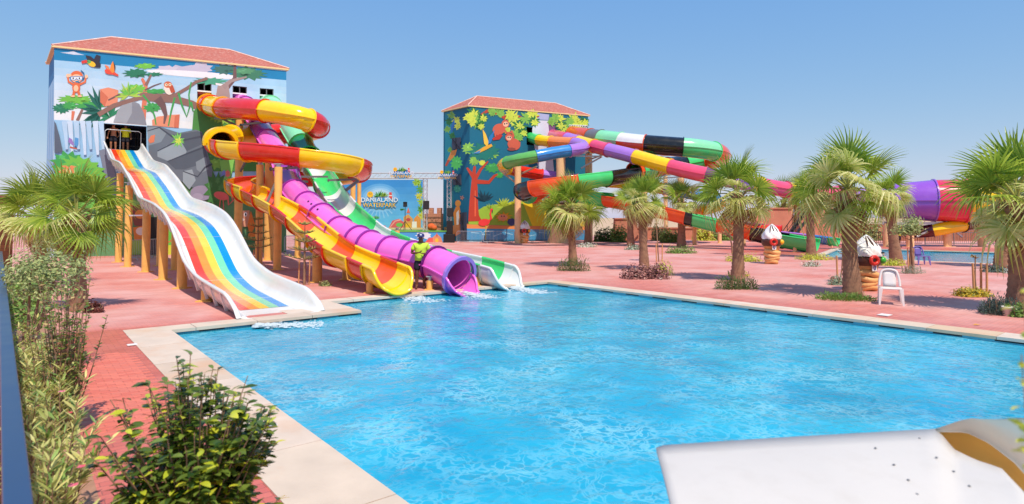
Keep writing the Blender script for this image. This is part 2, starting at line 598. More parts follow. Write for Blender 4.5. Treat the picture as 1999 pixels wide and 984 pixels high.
# ---- water
def water_material(name, c_deep, c_light):
    m = bpy.data.materials.new(name)
    m.use_nodes = True
    nt = m.node_tree
    L = nt.links.new
    b = nt.nodes['Principled BSDF']
    tc = nt.nodes.new('ShaderNodeTexCoord')
    n1 = nt.nodes.new('ShaderNodeTexNoise')
    n1.inputs['Scale'].default_value = 0.45; n1.inputs['Detail'].default_value = 4; n1.inputs['Distortion'].default_value = 1.2
    L(tc.outputs['Object'], n1.inputs[0])
    rp = nt.nodes.new('ShaderNodeValToRGB')
    rp.color_ramp.elements[0].position, rp.color_ramp.elements[1].position = 0.3, 0.7
    rp.color_ramp.elements[0].color = (*c_deep, 1)
    rp.color_ramp.elements[1].color = (*c_light, 1)
    L(n1.outputs[0], rp.inputs[0])
    # pale web painted into the water colour for caustic light and sky reflections
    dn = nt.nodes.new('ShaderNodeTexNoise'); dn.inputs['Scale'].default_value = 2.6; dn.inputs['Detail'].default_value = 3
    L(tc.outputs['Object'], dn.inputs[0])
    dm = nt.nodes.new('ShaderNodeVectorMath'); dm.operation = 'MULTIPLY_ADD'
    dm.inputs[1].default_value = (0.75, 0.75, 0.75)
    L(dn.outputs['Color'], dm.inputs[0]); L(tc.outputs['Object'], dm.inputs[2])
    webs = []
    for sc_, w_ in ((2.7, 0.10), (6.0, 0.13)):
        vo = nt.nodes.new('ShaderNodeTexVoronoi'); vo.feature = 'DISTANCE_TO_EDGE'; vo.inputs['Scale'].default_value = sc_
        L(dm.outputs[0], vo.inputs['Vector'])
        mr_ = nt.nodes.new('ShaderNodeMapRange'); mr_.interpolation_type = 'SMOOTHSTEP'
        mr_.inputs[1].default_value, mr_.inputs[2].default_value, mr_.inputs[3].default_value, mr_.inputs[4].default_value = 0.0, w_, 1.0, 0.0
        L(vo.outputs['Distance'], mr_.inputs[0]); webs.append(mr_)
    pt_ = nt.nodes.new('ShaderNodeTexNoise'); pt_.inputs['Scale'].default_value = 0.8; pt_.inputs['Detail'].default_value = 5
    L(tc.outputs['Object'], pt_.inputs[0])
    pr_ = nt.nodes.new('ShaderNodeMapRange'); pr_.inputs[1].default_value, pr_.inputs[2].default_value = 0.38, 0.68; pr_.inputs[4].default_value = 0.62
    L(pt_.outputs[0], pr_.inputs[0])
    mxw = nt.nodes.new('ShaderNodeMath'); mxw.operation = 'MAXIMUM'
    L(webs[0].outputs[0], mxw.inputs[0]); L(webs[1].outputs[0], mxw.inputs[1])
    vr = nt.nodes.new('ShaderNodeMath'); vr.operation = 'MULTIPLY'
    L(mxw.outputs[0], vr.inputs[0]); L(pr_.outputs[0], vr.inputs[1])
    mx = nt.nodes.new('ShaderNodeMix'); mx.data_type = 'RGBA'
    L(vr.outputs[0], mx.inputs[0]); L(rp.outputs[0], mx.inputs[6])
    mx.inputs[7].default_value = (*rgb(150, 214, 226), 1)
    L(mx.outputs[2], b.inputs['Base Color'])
    b.inputs['Roughness'].default_value = 0.06
    b.inputs['IOR'].default_value = 1.33
    n2 = nt.nodes.new('ShaderNodeTexNoise')
    n2.inputs['Scale'].default_value = 5.5; n2.inputs['Detail'].default_value = 4; n2.inputs['Distortion'].default_value = 0.7
    L(tc.outputs['Object'], n2.inputs[0])
    n3 = nt.nodes.new('ShaderNodeTexNoise')
    n3.inputs['Scale'].default_value = 1.7; n3.inputs['Detail'].default_value = 2
    L(tc.outputs['Object'], n3.inputs[0])
    b1 = nt.nodes.new('ShaderNodeBump'); b1.inputs['Strength'].default_value = 0.7; b1.inputs['Distance'].default_value = 0.04
    b2 = nt.nodes.new('ShaderNodeBump'); b2.inputs['Strength'].default_value = 0.35; b2.inputs['Distance'].default_value = 0.08
    L(n3.outputs[0], b2.inputs['Height'])
    L(n2.outputs[0], b1.inputs['Height'])
    L(b2.outputs[0], b1.inputs['Normal'])
    L(b1.outputs[0], b.inputs['Normal'])
    return m
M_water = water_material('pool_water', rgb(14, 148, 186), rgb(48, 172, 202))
def water(name, pts, label, chop=1.0):
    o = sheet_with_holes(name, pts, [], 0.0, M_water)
    bm = bmesh.new(); bm.from_mesh(o.data)
    for _ in range(10):
        le = [e for e in bm.edges if e.calc_length() > max(0.16, min(1.5, ((e.verts[0].co.xy + e.verts[1].co.xy).length * 0.5 - 3) * 0.02 + 0.1))]
        if not le: break
        bmesh.ops.subdivide_edges(bm, edges=le, cuts=1)
        bmesh.ops.triangulate(bm, faces=[f for f in bm.faces if len(f.verts) > 3])
    from mathutils import noise
    for v in bm.verts:
        p = v.co
        h = noise.noise((p.x * 0.55, p.y * 0.55, 1.7)) * 0.035 + noise.noise((p.x * 1.6 + 3, p.y * 1.6, 4.2)) * 0.018 + noise.noise((p.x * 3.6, p.y * 3.6 + 9, 8.1)) * 0.012
        v.co.z = WATER_Z + h * chop * 0.8
    for f in bm.faces: f.smooth = True
    bm.to_mesh(o.data); bm.free()
    return tag(o, label, None, None, 'structure')
shrink = 0.006
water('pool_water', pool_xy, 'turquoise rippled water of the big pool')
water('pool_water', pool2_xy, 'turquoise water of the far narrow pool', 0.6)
# ================================================================== painted print (murals, banners): flat coloured pieces laid on a wall
def print_material():
    m = bpy.data.materials.new('printed_colour')
    m.use_nodes = True
    nt = m.node_tree
    b = nt.nodes['Principled BSDF']
    at = nt.nodes.new('ShaderNodeAttribute'); at.attribute_name = 'paint'
    tc = nt.nodes.new('ShaderNodeTexCoord')
    nz = nt.nodes.new('ShaderNodeTexNoise'); nz.inputs['Scale'].default_value = 0.9; nz.inputs['Detail'].default_value = 6
    nt.links.new(tc.outputs['Object'], nz.inputs[0])
    mr = nt.nodes.new('ShaderNodeMapRange'); mr.inputs[3].default_value = 0.82; mr.inputs[4].default_value = 1.12
    nt.links.new(nz.outputs[0], mr.inputs[0])
    mx = nt.nodes.new('ShaderNodeMix'); mx.data_type = 'RGBA'; mx.blend_type = 'MULTIPLY'; mx.inputs[0].default_value = 1
    nt.links.new(at.outputs['Color'], mx.inputs[6]); nt.links.new(mr.outputs[0], mx.inputs[7])
    nt.links.new(mx.outputs[2], b.inputs['Base Color'])
    b.inputs['Roughness'].default_value = 0.55
    return m
M_print = print_material()

class Painter:
    def __init__(s, p0, n, parent, ox=0, oy=0, sc=1.0, clip=None):
        s.p0, s.n, s.parent = Vector(p0), Vector(n).normalized(), parent
        s.crop(ox, oy, sc)
        s.layer = 0
        s.reset()
    def crop(s, ox, oy, sc):
        s.ox, s.oy, s.sc = ox, oy, sc
        return s
    def reset(s):
        s.v, s.f, s.c = [], [], []
    def pt(s, x, y):
        return Wpl(s.ox + x / s.sc, s.oy + y / s.sc, s.p0, s.n)
    def poly(s, pts, col, same=False):
        if not same: s.layer += 1
        off = s.n * (0.004 + 0.0005 * s.layer)
        ps = [s.pt(*p) for p in pts]
        tris = geometry.tessellate_polygon([ps])
        k = len(s.v)
        s.v += [p + off for p in ps]
        for t in tris:
            a, b, c = (ps[i] for i in t)
            nn = (b - a).cross(c - a)
            t = t if nn.dot(s.n) > 0 else (t[0], t[2], t[1])
            s.f.append(tuple(i + k for i in t)); s.c.append(col)
        return s
    def ell(s, cx, cy, rx, ry, col, rot=0, n=20):
        c_, s_ = math.cos(R(rot)), math.sin(R(rot))
        return s.poly([(cx + rx * math.cos(a) * c_ - ry * math.sin(a) * s_, cy + rx * math.cos(a) * s_ + ry * math.sin(a) * c_)
                       for a in (2 * math.pi * i / n for i in range(n))], col)
    def stroke(s, pts, w0, w1, col):
        n = len(pts)
        lf, rt = [], []
        for i, p in enumerate(pts):
            a, b = pts[max(0, i - 1)], pts[min(n - 1, i + 1)]
            dx, dy = b[0] - a[0], b[1] - a[1]
            l = math.hypot(dx, dy) or 1
            w = (w0 + (w1 - w0) * i / (n - 1)) / 2
            lf.append((p[0] - dy / l * w, p[1] + dx / l * w)); rt.append((p[0] + dy / l * w, p[1] - dx / l * w))
        return s.poly(lf + rt[::-1], col)
    def leafy(s, cx, cy, rx, ry, col, k=14, amp=0.18, rot=0, seed=1):
        """foliage clump with a lobed outline"""
        rnd = random.Random(seed * 97 + int(cx))
        pts = []
        for i in range(k * 2):
            a = 2 * math.pi * i / (k * 2)
            r = (1 + (amp if i % 2 else -amp) * rnd.uniform(0.5, 1.4))
            x, y = rx * r * math.cos(a), ry * r * math.sin(a)
            pts.append((cx + x * math.cos(R(rot)) - y * math.sin(R(rot)), cy + x * math.sin(R(rot)) + y * math.cos(R(rot))))
        s.poly(pts, col)
        if max(col) < 0.62:                                 # painted light and dark leaves inside each clump
            up_, dn_ = tuple(min(1, c * 1.35 + .02) for c in col), tuple(c * .68 for c in col)
            for q in range(max(3, k // 3)):
                a = rnd.uniform(0, 6.28); f = rnd.uniform(.2, .72)
                x, y = cx + rx * f * math.cos(a), cy + ry * f * math.sin(a)
                e = rnd.uniform(.16, .3)
                s.poly([(x + rx * e * math.cos(b_) * (1 if j % 2 else .6), y + ry * e * math.sin(b_) * (1 if j % 2 else .6)) for j, b_ in enumerate(6.2832 * j / 12 for j in range(12))], up_ if math.sin(a) < .25 else dn_, same=q > 0)
        return s
    def spray(s, cx, cy, r, col, n=9, w=7, a0=0, a1=360, seed=1):
        """star of pointed leaves"""
        rnd = random.Random(seed * 31 + int(cx))
        for i in range(n):
            a = R(a0 + (a1 - a0) * i / n + rnd.uniform(-12, 12))
            l = r * rnd.uniform(0.7, 1.15)
            dx, dy = math.cos(a), math.sin(a)
            s.poly([(cx, cy), (cx + dx * l * .5 - dy * w, cy + dy * l * .5 + dx * w), (cx + dx * l, cy + dy * l), (cx + dx * l * .5 + dy * w, cy + dy * l * .5 - dx * w)], col, same=i > 0)
        return s
    def done(s, name, parent=None):
        if not s.v:
            return None
        me = bpy.data.meshes.new(name)
        me.from_pydata([tuple(v) for v in s.v], [], s.f)
        ca = me.color_attributes.new('paint', 'FLOAT_COLOR', 'CORNER')
        cols = []
        for poly, c in zip(me.polygons, s.c):
            cols += [*c, 1.0] * 3
        ca.data.foreach_set('color', cols)
        me.materials.append(M_print)
        o = link(name, me, None, parent or s.parent)
        o.matrix_parent_inverse = parent_inv(parent or s.parent)
        s.reset()
        return o

M_wall = mat('painted_render', rgb(206, 226, 240), 0.8, 0.06, 0.7, 0.1, 20)
M_roof = mat('terracotta_roof', rgb(172, 95, 82), 0.85, 0.14, 1.2, 0.3, 25, wear=(rgb(222, 190, 176), 0.45, 7.0))
M_fascia = mat('roof_edge_yellow', rgb(232, 205, 150), 0.6)
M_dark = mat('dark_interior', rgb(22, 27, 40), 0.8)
M_steelw = mat('galvanised_steel', rgb(190, 192, 196), 0.4, 0.1, 5, metal=0.6)
M_steel = mat('grey_steel', rgb(120, 120, 124), 0.45, 0.12, 5, metal=0.3)
M_whitef = mat('white_frame', rgb(232, 232, 232), 0.5)

def tower(label, corners, height, apex_px, over=0.28, ridge_in=0.30, rise=1.6, openings=()):
    """corners: footprint (xy) counted anticlockwise from the front-left; openings (front wall): s0,s1,z0,z1 holes"""
    base = sum(corners, Vector((0, 0, 0))) / len(corners)
    root = empty('slide_tower', (base.x, base.y, 0), label, 'tower')
    return root

def wall_with_holes(p, q, h, holes):
    """vertical wall from p to q; holes = list of quads of world points on that wall; returns polygons"""
    u = (q - p); L_ = u.length; u.normalize()
    def loc(w): return Vector(((w - p).dot(u), w.z, 0))
    loops = [[Vector((0, 0, 0)), Vector((L_, 0, 0)), Vector((L_, h, 0)), Vector((0, h, 0))]] + [[loc(w) for w in hq] for hq in holes]
    tris = geometry.tessellate_polygon(loops)
    vs = [p + u * c.x + Vector((0, 0, c.y)) for lp in loops for c in lp]
    return vs, tris, u

def build_tower(root, cs, h, front_holes, rise, ridge, over=0.3, wallmat=None, floor_h=None, front_edges=((0, 1),)):
    """walls, soffit and hipped roof of a slide tower; cs anticlockwise from the front-left corner"""
    mb = MB()
    n = len(cs)
    for i in range(n):
        p, q = cs[i], cs[(i + 1) % n]
        holes = front_holes if i == 0 else []
        vs, tris, u = wall_with_holes(p, q, h, holes)
        nrm = Vector((u.y, -u.x, 0))
        k = len(mb.v)
        mb.v += [tuple(v) for v in vs]
        for t in tris:
            a, b, c = (vs[j] for j in t)
            t = t if (b - a).cross(c - a).dot(nrm) > 0 else (t[0], t[2], t[1])
            mb.f.append(tuple(j + k for j in t)); mb.m.append(0); mb.sm.append(False)
    mb.build('wall', wallmat or M_wall, root)
    cen = sum(cs, Vector((0, 0, 0))) / n
    ov = []
    for c in cs:
        d = (c - cen); d.z = 0
        ov.append(c + d.normalized() * over * 0.75 + Vector((0, 0, h)))
    r0, r1 = ridge
    rb = MB()
    top = 0.10
    up = Vector((0, 0, top))
    A, B, C, D = (o + up for o in ov[:4])
    rb.add([A, B, C, D, r0, r1], [(0, 1, 5, 4), (1, 2, 5), (2, 3, 4, 5), (3, 0, 4)])
    roof = rb.build('roof', M_roof, root)
    fb = MB()
    for i in range(4):
        p, q = ov[i], ov[(i + 1) % 4]
        fb.add([p, q, q + up, p + up], [(0, 1, 2, 3)])
    fb.add(ov[:4], [(3, 2, 1, 0)])
    fb.build('eave_board', M_fascia, roof)
    hb = MB()
    for a, b in ((A, r0), (D, r0), (B, r1), (C, r1), (r0, r1)):
        pts = [a.lerp(b, t / 10) + Vector((0, 0, 0.02)) for t in range(11)]
        hb.tube(pts, 0.06, 6)
    hb.build('ridge_tiles', mat('ridge_mortar', rgb(226, 180, 165), 0.85, 0.2, 9, wear=(rgb(245, 238, 230), 0.8, 3)), roof)
    return roof

# ------------------------------------------------------------------ the near tower (left)
H1 = 12.3
T1A, T1B, T1D = Wz(110, 93, H1), Wz(558, 137, H1), Wz(98, 122, H1)
for p in (T1A, T1B, T1D): p.z = 0
back = (T1D - T1A) * 1.15
T1C = T1B + back
T1D = T1A + back
t1n = (T1B - T1A).normalized(); t1n = Vector((t1n.y, -t1n.x, 0))
tower1 = empty('slide_tower', tuple((T1A + T1C) / 2), 'tall tower with jungle mural, waterfall and snorkelling monkey, behind the rainbow slide', 'tower')
def hole1(x0, y0, x1, y1): return [Wpl(x, y, T1A, t1n) for x, y in ((x0, y0[0]), (x1, y0[1]), (x1, y1[1]), (x0, y1[0]))]
holes1 = [hole1(203, (241, 241), 286, (246, 246)), ]
holes1 = [[Wpl(x, y, T1A, t1n) for x, y in q] for q in (
    ((203, 290), (286, 296), (286, 247), (203, 241)),
    ((385, 204), (413, 206), (413, 164), (385, 161)),
    ((454, 206), (482, 208), (482, 170), (454, 167)),
    ((507, 208), (534, 210), (534, 174), (507, 172)))]
rz1 = H1 + 1.75
ridge1 = (Wz(222, 73, rz1) , Wz(400, 90, rz1))
mid1 = (T1A + T1D) / 2
c4 = (T1A + T1B + T1C + T1D) / 4
u1 = (T1B - T1A).normalized()
half = (T1B - T1A).length / 2
ridge1 = (Wpl(217, 73, c4, t1n), Wpl(448, 98, c4, t1n))
ridge1[0].z = ridge1[1].z = (ridge1[0].z + ridge1[1].z) / 2
build_tower(tower1, [T1A, T1B, T1C, T1D], H1, holes1, 1.75, ridge1)
# rooms behind the openings: floor, dark back wall and side cheeks
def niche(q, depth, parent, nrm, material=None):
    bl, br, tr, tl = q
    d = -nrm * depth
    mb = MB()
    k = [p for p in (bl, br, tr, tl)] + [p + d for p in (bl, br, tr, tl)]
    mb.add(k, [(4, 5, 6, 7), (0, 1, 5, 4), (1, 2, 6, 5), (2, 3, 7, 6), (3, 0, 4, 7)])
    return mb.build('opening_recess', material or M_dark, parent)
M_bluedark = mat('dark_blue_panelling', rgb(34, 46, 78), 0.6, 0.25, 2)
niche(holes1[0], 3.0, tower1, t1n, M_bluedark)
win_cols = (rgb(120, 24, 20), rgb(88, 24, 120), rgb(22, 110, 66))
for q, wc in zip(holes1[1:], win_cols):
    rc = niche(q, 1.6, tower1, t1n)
    bl, br, tr, tl = q
    mb = MB()
    a, b = bl.lerp(tl, 0.62), br.lerp(tr, 0.62)
    off = t1n * 0.03
    mb.bar(a + off, b + off, 0.06, 0.09)
    mb.build('window_rail', M_whitef, rc)
    k = MB()
    a2, b2 = bl.lerp(tl, 0.36) - t1n * 0.12, br.lerp(tr, 0.36) - t1n * 0.12
    k.add([a2, b2, b - t1n * 0.12, a - t1n * 0.12], [(0, 1, 2, 3)])
    k.build('infill_panel', mat('infill_%d' % win_cols.index(wc), wc, 0.5), rc)
    g = MB()
    for t in (0.02, 0.5, 0.98):
        g.bar(a.lerp(b, t) - t1n * 0.06, tl.lerp(tr, t) - t1n * 0.06, 0.05)
    g.bar(tl - t1n * 0.06, tr - t1n * 0.06, 0.06)
    g.build('window_frame', M_steel, rc)
# platform mullions behind the riders
pm = MB()
bl, br, tr, tl = holes1[0]
for t in (0.18, 0.4, 0.44, 0.6, 0.66, 0.85):
    pm.bar(bl.lerp(br, t) - t1n * 2.9, tl.lerp(tr, t) - t1n * 2.9, 0.07)
for t in (0.35, 0.7):
    pm.bar(bl.lerp(tl, t) - t1n * 2.9, br.lerp(tr, t) - t1n * 2.9, 0.05)
pm.build('window_frame', M_steel, tower1)

# ---- mural of the near tower
P = Painter(T1A, t1n, tower1, 80, 50, 2.8125)
sky_hi, sky_lo = rgb(0, 128, 184), rgb(196, 222, 242)
# sky in three tones, upper print
holes_px = None
def strips(P, xs, tops, bots, cols):
    for (c0, c1), col in zip(zip(tops, bots), cols):
        P.poly([(xs[0], c0[0]), (xs[1], c0[1]), (xs[1], c1[1]), (xs[0], c1[0])], col)
# wall base colours are painted as bands; window openings are left clear by splitting the band at the openings
def band_split(P, y_at, y_at2, cuts, col, same=False):
    """band between two slanted lines, in crop units, interrupted by rectangular cuts (x0,x1,ya,yb)"""
    x0, x1 = 72, 1347
    xs = sorted({x0, x1, *[c[0] for c in cuts], *[c[1] for c in cuts]})
    first = True
    for a, b in zip(xs[:-1], xs[1:]):
        segs = [(y_at, y_at2)]
        for c in cuts:
            if c[0] <= a and b <= c[1]:
                ns = []
                for t0, t1 in segs:
                    ya0, ya1 = (lambda x, f=c[2]: f(x)), (lambda x, f=c[3]: f(x))
                    m = (a + b) / 2
                    if ya0(m) >= t1(m) or ya1(m) <= t0(m):
                        ns.append((t0, t1)); continue
                    if ya0(m) > t0(m): ns.append((t0, ya0))
                    if ya1(m) < t1(m): ns.append((ya1, t1))
                segs = ns
        for t0, t1 in segs:
            P.poly([(a, t0(a)), (b, t0(b)), (b, t1(b)), (a, t1(a))], col, same=not first)
            first = False
def line(x0, y0, x1, y1): return lambda x: y0 + (y1 - y0) * (x - x0) / (x1 - x0)
def cut_px(q):   # opening given by photo pixels bl,br,tr,tl
    cx = lambda p: (p[0] - 80) * 2.8125
    cy = lambda p: (p[1] - 50) * 2.8125
    return (cx(q[3]), cx(q[2]), line(cx(q[3]), cy(q[3]), cx(q[2]), cy(q[2])), line(cx(q[0]), cy(q[0]), cx(q[1]), cy(q[1])))
cuts1 = [cut_px(q) for q in (
    ((203, 290), (286, 296), (286, 247), (203, 241)),
    ((385, 204), (413, 206), (413, 164), (385, 161)),
    ((454, 206), (482, 208), (482, 170), (454, 167)),
    ((507, 208), (534, 210), (534, 174), (507, 172)))]
top_l = line(85, 124, 1347, 250)
l1 = line(85, 190, 1347, 300)
seam = line(72, 517, 900, 572)
bot = line(72, 1270, 1347, 1245)
band_split(P, top_l, l1, cuts1, sky_hi)
nb = 8
for i in range(nb):
    t0, t1 = i / nb, (i + 1) / nb
    f0 = lambda x, t=t0: l1(x) * (1 - t) + seam(x) * t
    f1 = lambda x, t=t1: l1(x) * (1 - t) + seam(x) * t
    t = i / (nb - 1)
    col = tuple(a * (1 - t) + b * t for a, b in zip(rgb(160, 204, 236), rgb(226, 234, 240)))
    band_split(P, f0, f1, cuts1, col, same=i > 0)
lower = [(seam, lambda x: seam(x) * .6 + bot(x) * .4, rgb(150, 196, 232)), (lambda x: seam(x) * .6 + bot(x) * .4, bot, rgb(96, 150, 100))]
for k, (f0, f1, col) in enumerate(lower): band_split(P, f0, f1, cuts1, col, same=k > 0)
P.done('painted_sky')
G1, G2, G3, G4 = rgb(110, 190, 70), rgb(60, 160, 80), rgb(30, 120, 90), rgb(150, 205, 70)
BR1, BR2, ORG = rgb(140, 104, 96), rgb(112, 82, 84), rgb(214, 120, 92)
# clouds
P.poly([(105, 148), (150, 146), (178, 141), (205, 152), (240, 162), (180, 160)], rgb(200, 214, 236)); P.done('painted_cloud')
P.leafy(760, 245, 110, 26, rgb(190, 186, 210), 9, .2); P.leafy(880, 235, 60, 32, rgb(190, 186, 210), 8, .2)
P.leafy(690, 242, 60, 22, rgb(200, 196, 216), 7, .2)
P.ell(850, 268, 275, 17, rgb(232, 234, 242), 4); P.leafy(990, 322, 52, 9, rgb(240, 240, 244), 9, .3, 4)
P.done('painted_cloud')
# right-hand tree and pale foliage
P.leafy(1010, 240, 60, 26, rgb(60, 110, 105), 11, .2); P.leafy(1135, 262, 95, 32, rgb(58, 125, 98), 13, .2, 5); P.leafy(1120, 250, 55, 16, rgb(84, 150, 108), 9, .2)
P.stroke([(1065, 215), (1064, 290), (1020, 340)], 14, 30, BR2)
P.leafy(930, 305, 90, 18, rgb(70, 160, 130), 12, .3)
P.stroke([(990, 450), (1000, 380), (1000, 330)], 90, 60, rgb(168, 148, 144)); P.stroke([(1000, 340), (1040, 305), (1130, 282)], 30, 8, rgb(160, 140, 138))
P.done('painted_tree')
# left acacia
for cx, cy, rx, ry, c in ((115, 455, 48, 26, G3), (270, 440, 75, 26, G2), (190, 405, 88, 24, G1), (160, 440, 40, 20, G2)):
    P.leafy(cx, cy, rx, ry, c, 13, .22)
P.stroke([(172, 520), (178, 470)], 12, 18, ORG); P.stroke([(200, 522), (230, 455)], 18, 12, BR1)
P.spray(330, 470, 130, rgb(20, 100, 90), 12, 12, 100, 270); P.spray(380, 505, 90, rgb(34, 130, 90), 8, 9, 170, 330)
P.done('painted_tree')
# back tree
P.leafy(520, 262, 62, 24, G3, 11, .2); P.leafy(570, 222, 56, 15, G1, 10, .2); P.leafy(620, 268, 45, 10, G3, 10, .25)
P.stroke([(560, 520), (575, 330), (555, 290)], 30, 14, ORG); P.stroke([(575, 330), (605, 270)], 18, 10, BR1)
P.leafy(525, 345, 50, 22, G1, 10, .2); P.leafy(630, 362, 62, 14, G2, 9, .2); P.stroke([(570, 355), (620, 330), (662, 315)], 8, 4, BR2)
P.leafy(612, 450, 45, 24, G2, 10, .2)
P.done('painted_tree')
# rocks
P.poly([(325, 350), (370, 340), (425, 355), (420, 430), (350, 445), (328, 420)], rgb(226, 142, 112))
P.poly([(325, 350), (370, 395), (350, 445), (326, 420)], rgb(206, 112, 84))
P.poly([(398, 530), (420, 470), (450, 430), (500, 412), (540, 430), (565, 480), (580, 545)], rgb(158, 164, 174))
P.poly([(500, 415), (540, 430), (565, 480), (580, 545), (470, 536), (500, 480)], rgb(134, 138, 150))
P.poly([(610, 520), (640, 500), (720, 490), (762, 488), (756, 562), (612, 550)], rgb(228, 146, 116)); P.poly([(735, 495), (762, 488), (756, 562), (730, 560)], rgb(206, 112, 84))
P.done('painted_rock')
# the big branch
P.stroke([(315, 490), (400, 440), (480, 415), (560, 392), (650, 385), (740, 380), (800, 345), (850, 310), (915, 290)], 26, 14, BR1)
P.stroke([(540, 385), (640, 400), (740, 405), (830, 430), (868, 450)], 42, 34, BR1)
P.stroke([(640, 400), (670, 440), (685, 490), (676, 540)], 46, 8, BR2); P.stroke([(370, 410), (430, 380), (500, 378)], 8, 14, BR2)
P.done('painted_branch')
P.spray(480, 385, 75, rgb(170, 205, 80), 11, 7, 160, 380); P.spray(485, 380, 60, G1, 7, 6, 180, 360, 3)
for pts in ([(560, 380), (600, 430), (625, 500), (632, 545)], [(735, 395), (715, 470), (700, 552)], [(755, 370), (775, 440), (800, 500), (818, 440), (812, 380), (825, 310)], [(825, 420), (835, 470)]):
    P.stroke(pts, 11, 7, G2)
P.done('painted_vine')
# snorkelling monkey
OR, CRM = rgb(222, 108, 62), rgb(244, 196, 160)
P.stroke([(180, 325), (152, 308), (148, 282)], 12, 10, OR); P.stroke([(210, 325), (243, 310), (246, 285)], 12, 10, OR)
P.ell(148, 275, 9, 10, CRM); P.ell(250, 280, 9, 10, CRM)
P.ell(194, 340, 22, 28, OR); P.ell(193, 345, 13, 18, CRM); P.ell(196, 282, 36, 33, OR); P.ell(196, 290, 30, 22, CRM)
P.ell(160, 275, 9, 10, CRM); P.stroke([(184, 360), (178, 385)], 15, 13, OR); P.stroke([(205, 360), (213, 385)], 15, 13, OR)
P.ell(176, 388, 13, 5, CRM); P.ell(214, 388, 13, 5, CRM)
P.poly([(160, 280), (230, 278), (230, 300), (205, 302), (196, 295), (186, 303), (162, 300)], rgb(60, 130, 190)); P.poly([(166, 284), (226, 282), (225, 297), (206, 298), (196, 289), (186, 299), (167, 297)], rgb(225, 236, 246))
P.stroke([(220, 247), (236, 262), (238, 285), (230, 300)], 6, 5, rgb(20, 90, 140)); P.ell(200, 309, 12, 5, rgb(40, 130, 170))
P.ell(178, 290, 4, 5, rgb(60, 40, 40)); P.ell(212, 290, 4, 5, rgb(60, 40, 40))
P.done('painted_monkey')
# toucan and parrot
DK = rgb(42, 38, 58)
P.poly([(265, 205), (245, 163), (275, 170), (292, 185), (305, 160), (328, 168), (322, 200), (330, 215), (325, 232), (295, 230), (275, 220)], DK)
P.ell(280, 212, 22, 14, rgb(240, 190, 40), 25); P.ell(262, 200, 14, 10, rgb(90, 170, 90)); P.poly([(222, 196), (252, 188), (256, 205), (226, 210)], rgb(214, 60, 50)); P.ell(258, 197, 3, 3, DK)
P.done('painted_toucan')
RD = rgb(226, 76, 56)
P.poly([(350, 245), (365, 236), (385, 245), (426, 270), (425, 280), (395, 270), (370, 268), (355, 262)], RD); P.poly([(378, 245), (385, 215), (396, 196), (410, 225), (405, 255), (392, 262)], rgb(236, 140, 50))
P.poly([(396, 196), (410, 225), (405, 255), (402, 225)], DK); P.poly([(362, 240), (350, 215), (372, 225), (380, 245)], rgb(236, 130, 80))
P.done('painted_parrot')
# owl on the branch
P.ell(702, 345, 26, 36, rgb(240, 226, 214), -12); P.poly([(700, 312), (725, 330), (738, 365), (715, 372), (705, 345)], rgb(190, 84, 56)); P.ell(697, 325, 22, 18, rgb(206, 104, 66)); P.ell(688, 326, 8, 8, rgb(245, 220, 190)); P.ell(708, 325, 8, 8, rgb(245, 220, 190)); P.ell(689, 326, 3, 3, DK); P.ell(708, 325, 3, 3, DK)
P.done('painted_owl')
# right-hand jungle below the windows
P.poly([(830, 580), (838, 470), (870, 440), (1000, 470), (1340, 520), (1340, 800), (900, 800)], rgb(70, 140, 66))
for i in range(26):
    rr = random.Random(i); x = 860 + rr.random() * 440; y = 470 + rr.random() * 300
    P.leafy(x, y, 40, 26, (rgb(120, 180, 70), rgb(60, 130, 60), rgb(44, 104, 70), rgb(150, 196, 80))[i % 4], 9, .3, seed=i)
P.done('painted_jungle')
# grey cave rocks
RK = [rgb(104, 116, 130), rgb(84, 95, 110), rgb(132, 146, 158), rgb(150, 166, 178), rgb(66, 74, 90)]
P.poly([(582, 550), (640, 552), (760, 590), (850, 572), (885, 585), (900, 650), (945, 800), (960, 960), (600, 760), (590, 660)], RK[0])
P.poly([(582, 560), (640, 556), (690, 590), (660, 640), (590, 660)], RK[2])
P.poly([(640, 690), (690, 660), (760, 640), (810, 660), (790, 720), (700, 745), (640, 720)], RK[3])
P.poly([(720, 600), (800, 590), (860, 580), (885, 590), (890, 650), (800, 690), (760, 620)], RK[1])
P.poly([(690, 745), (800, 705), (900, 660), (915, 720), (850, 770), (790, 790), (740, 790)], RK[1])
P.poly([(780, 800), (830, 790), (850, 850), (815, 900), (780, 860)], RK[3]); P.poly([(850, 750), (905, 720), (920, 790), (880, 810), (855, 790)], RK[2])
for pts in ([(585, 580), (650, 560), (720, 610), (760, 625)], [(640, 690), (740, 640), (880, 610)], [(700, 745), (800, 705), (930, 655)], [(780, 800), (860, 830), (900, 780), (940, 760)]):
    P.stroke(pts, 5, 12, RK[4])
P.ell(880, 920, 60, 42, rgb(150, 142, 168)); P.ell(860, 940, 30, 20, rgb(166, 158, 184))
P.spray(755, 632, 46, rgb(120, 200, 90), 12, 6); P.spray(755, 634, 26, rgb(210, 226, 90), 9, 4)
P.poly([(590, 630), (605, 605), (628, 600), (622, 640), (600, 648)], rgb(222, 124, 88))
P.done('painted_rock')
# waterfall
for i, x in enumerate((130, 160, 195, 230, 262, 300, 330)):
    P.stroke([(x, 525), (x + 8, 600 + 20 * (i % 3)), (x + 14, 680 + 30 * (i % 2))], 30, 14, rgb(198, 220, 242) if i % 2 else rgb(176, 208, 236))
P.poly([(75, 525), (85, 540), (105, 610), (122, 690), (76, 700)], rgb(86, 98, 116)); P.stroke([(350, 680), (390, 860), (400, 1000)], 60, 60, rgb(120, 130, 150))
P.done('painted_waterfall')
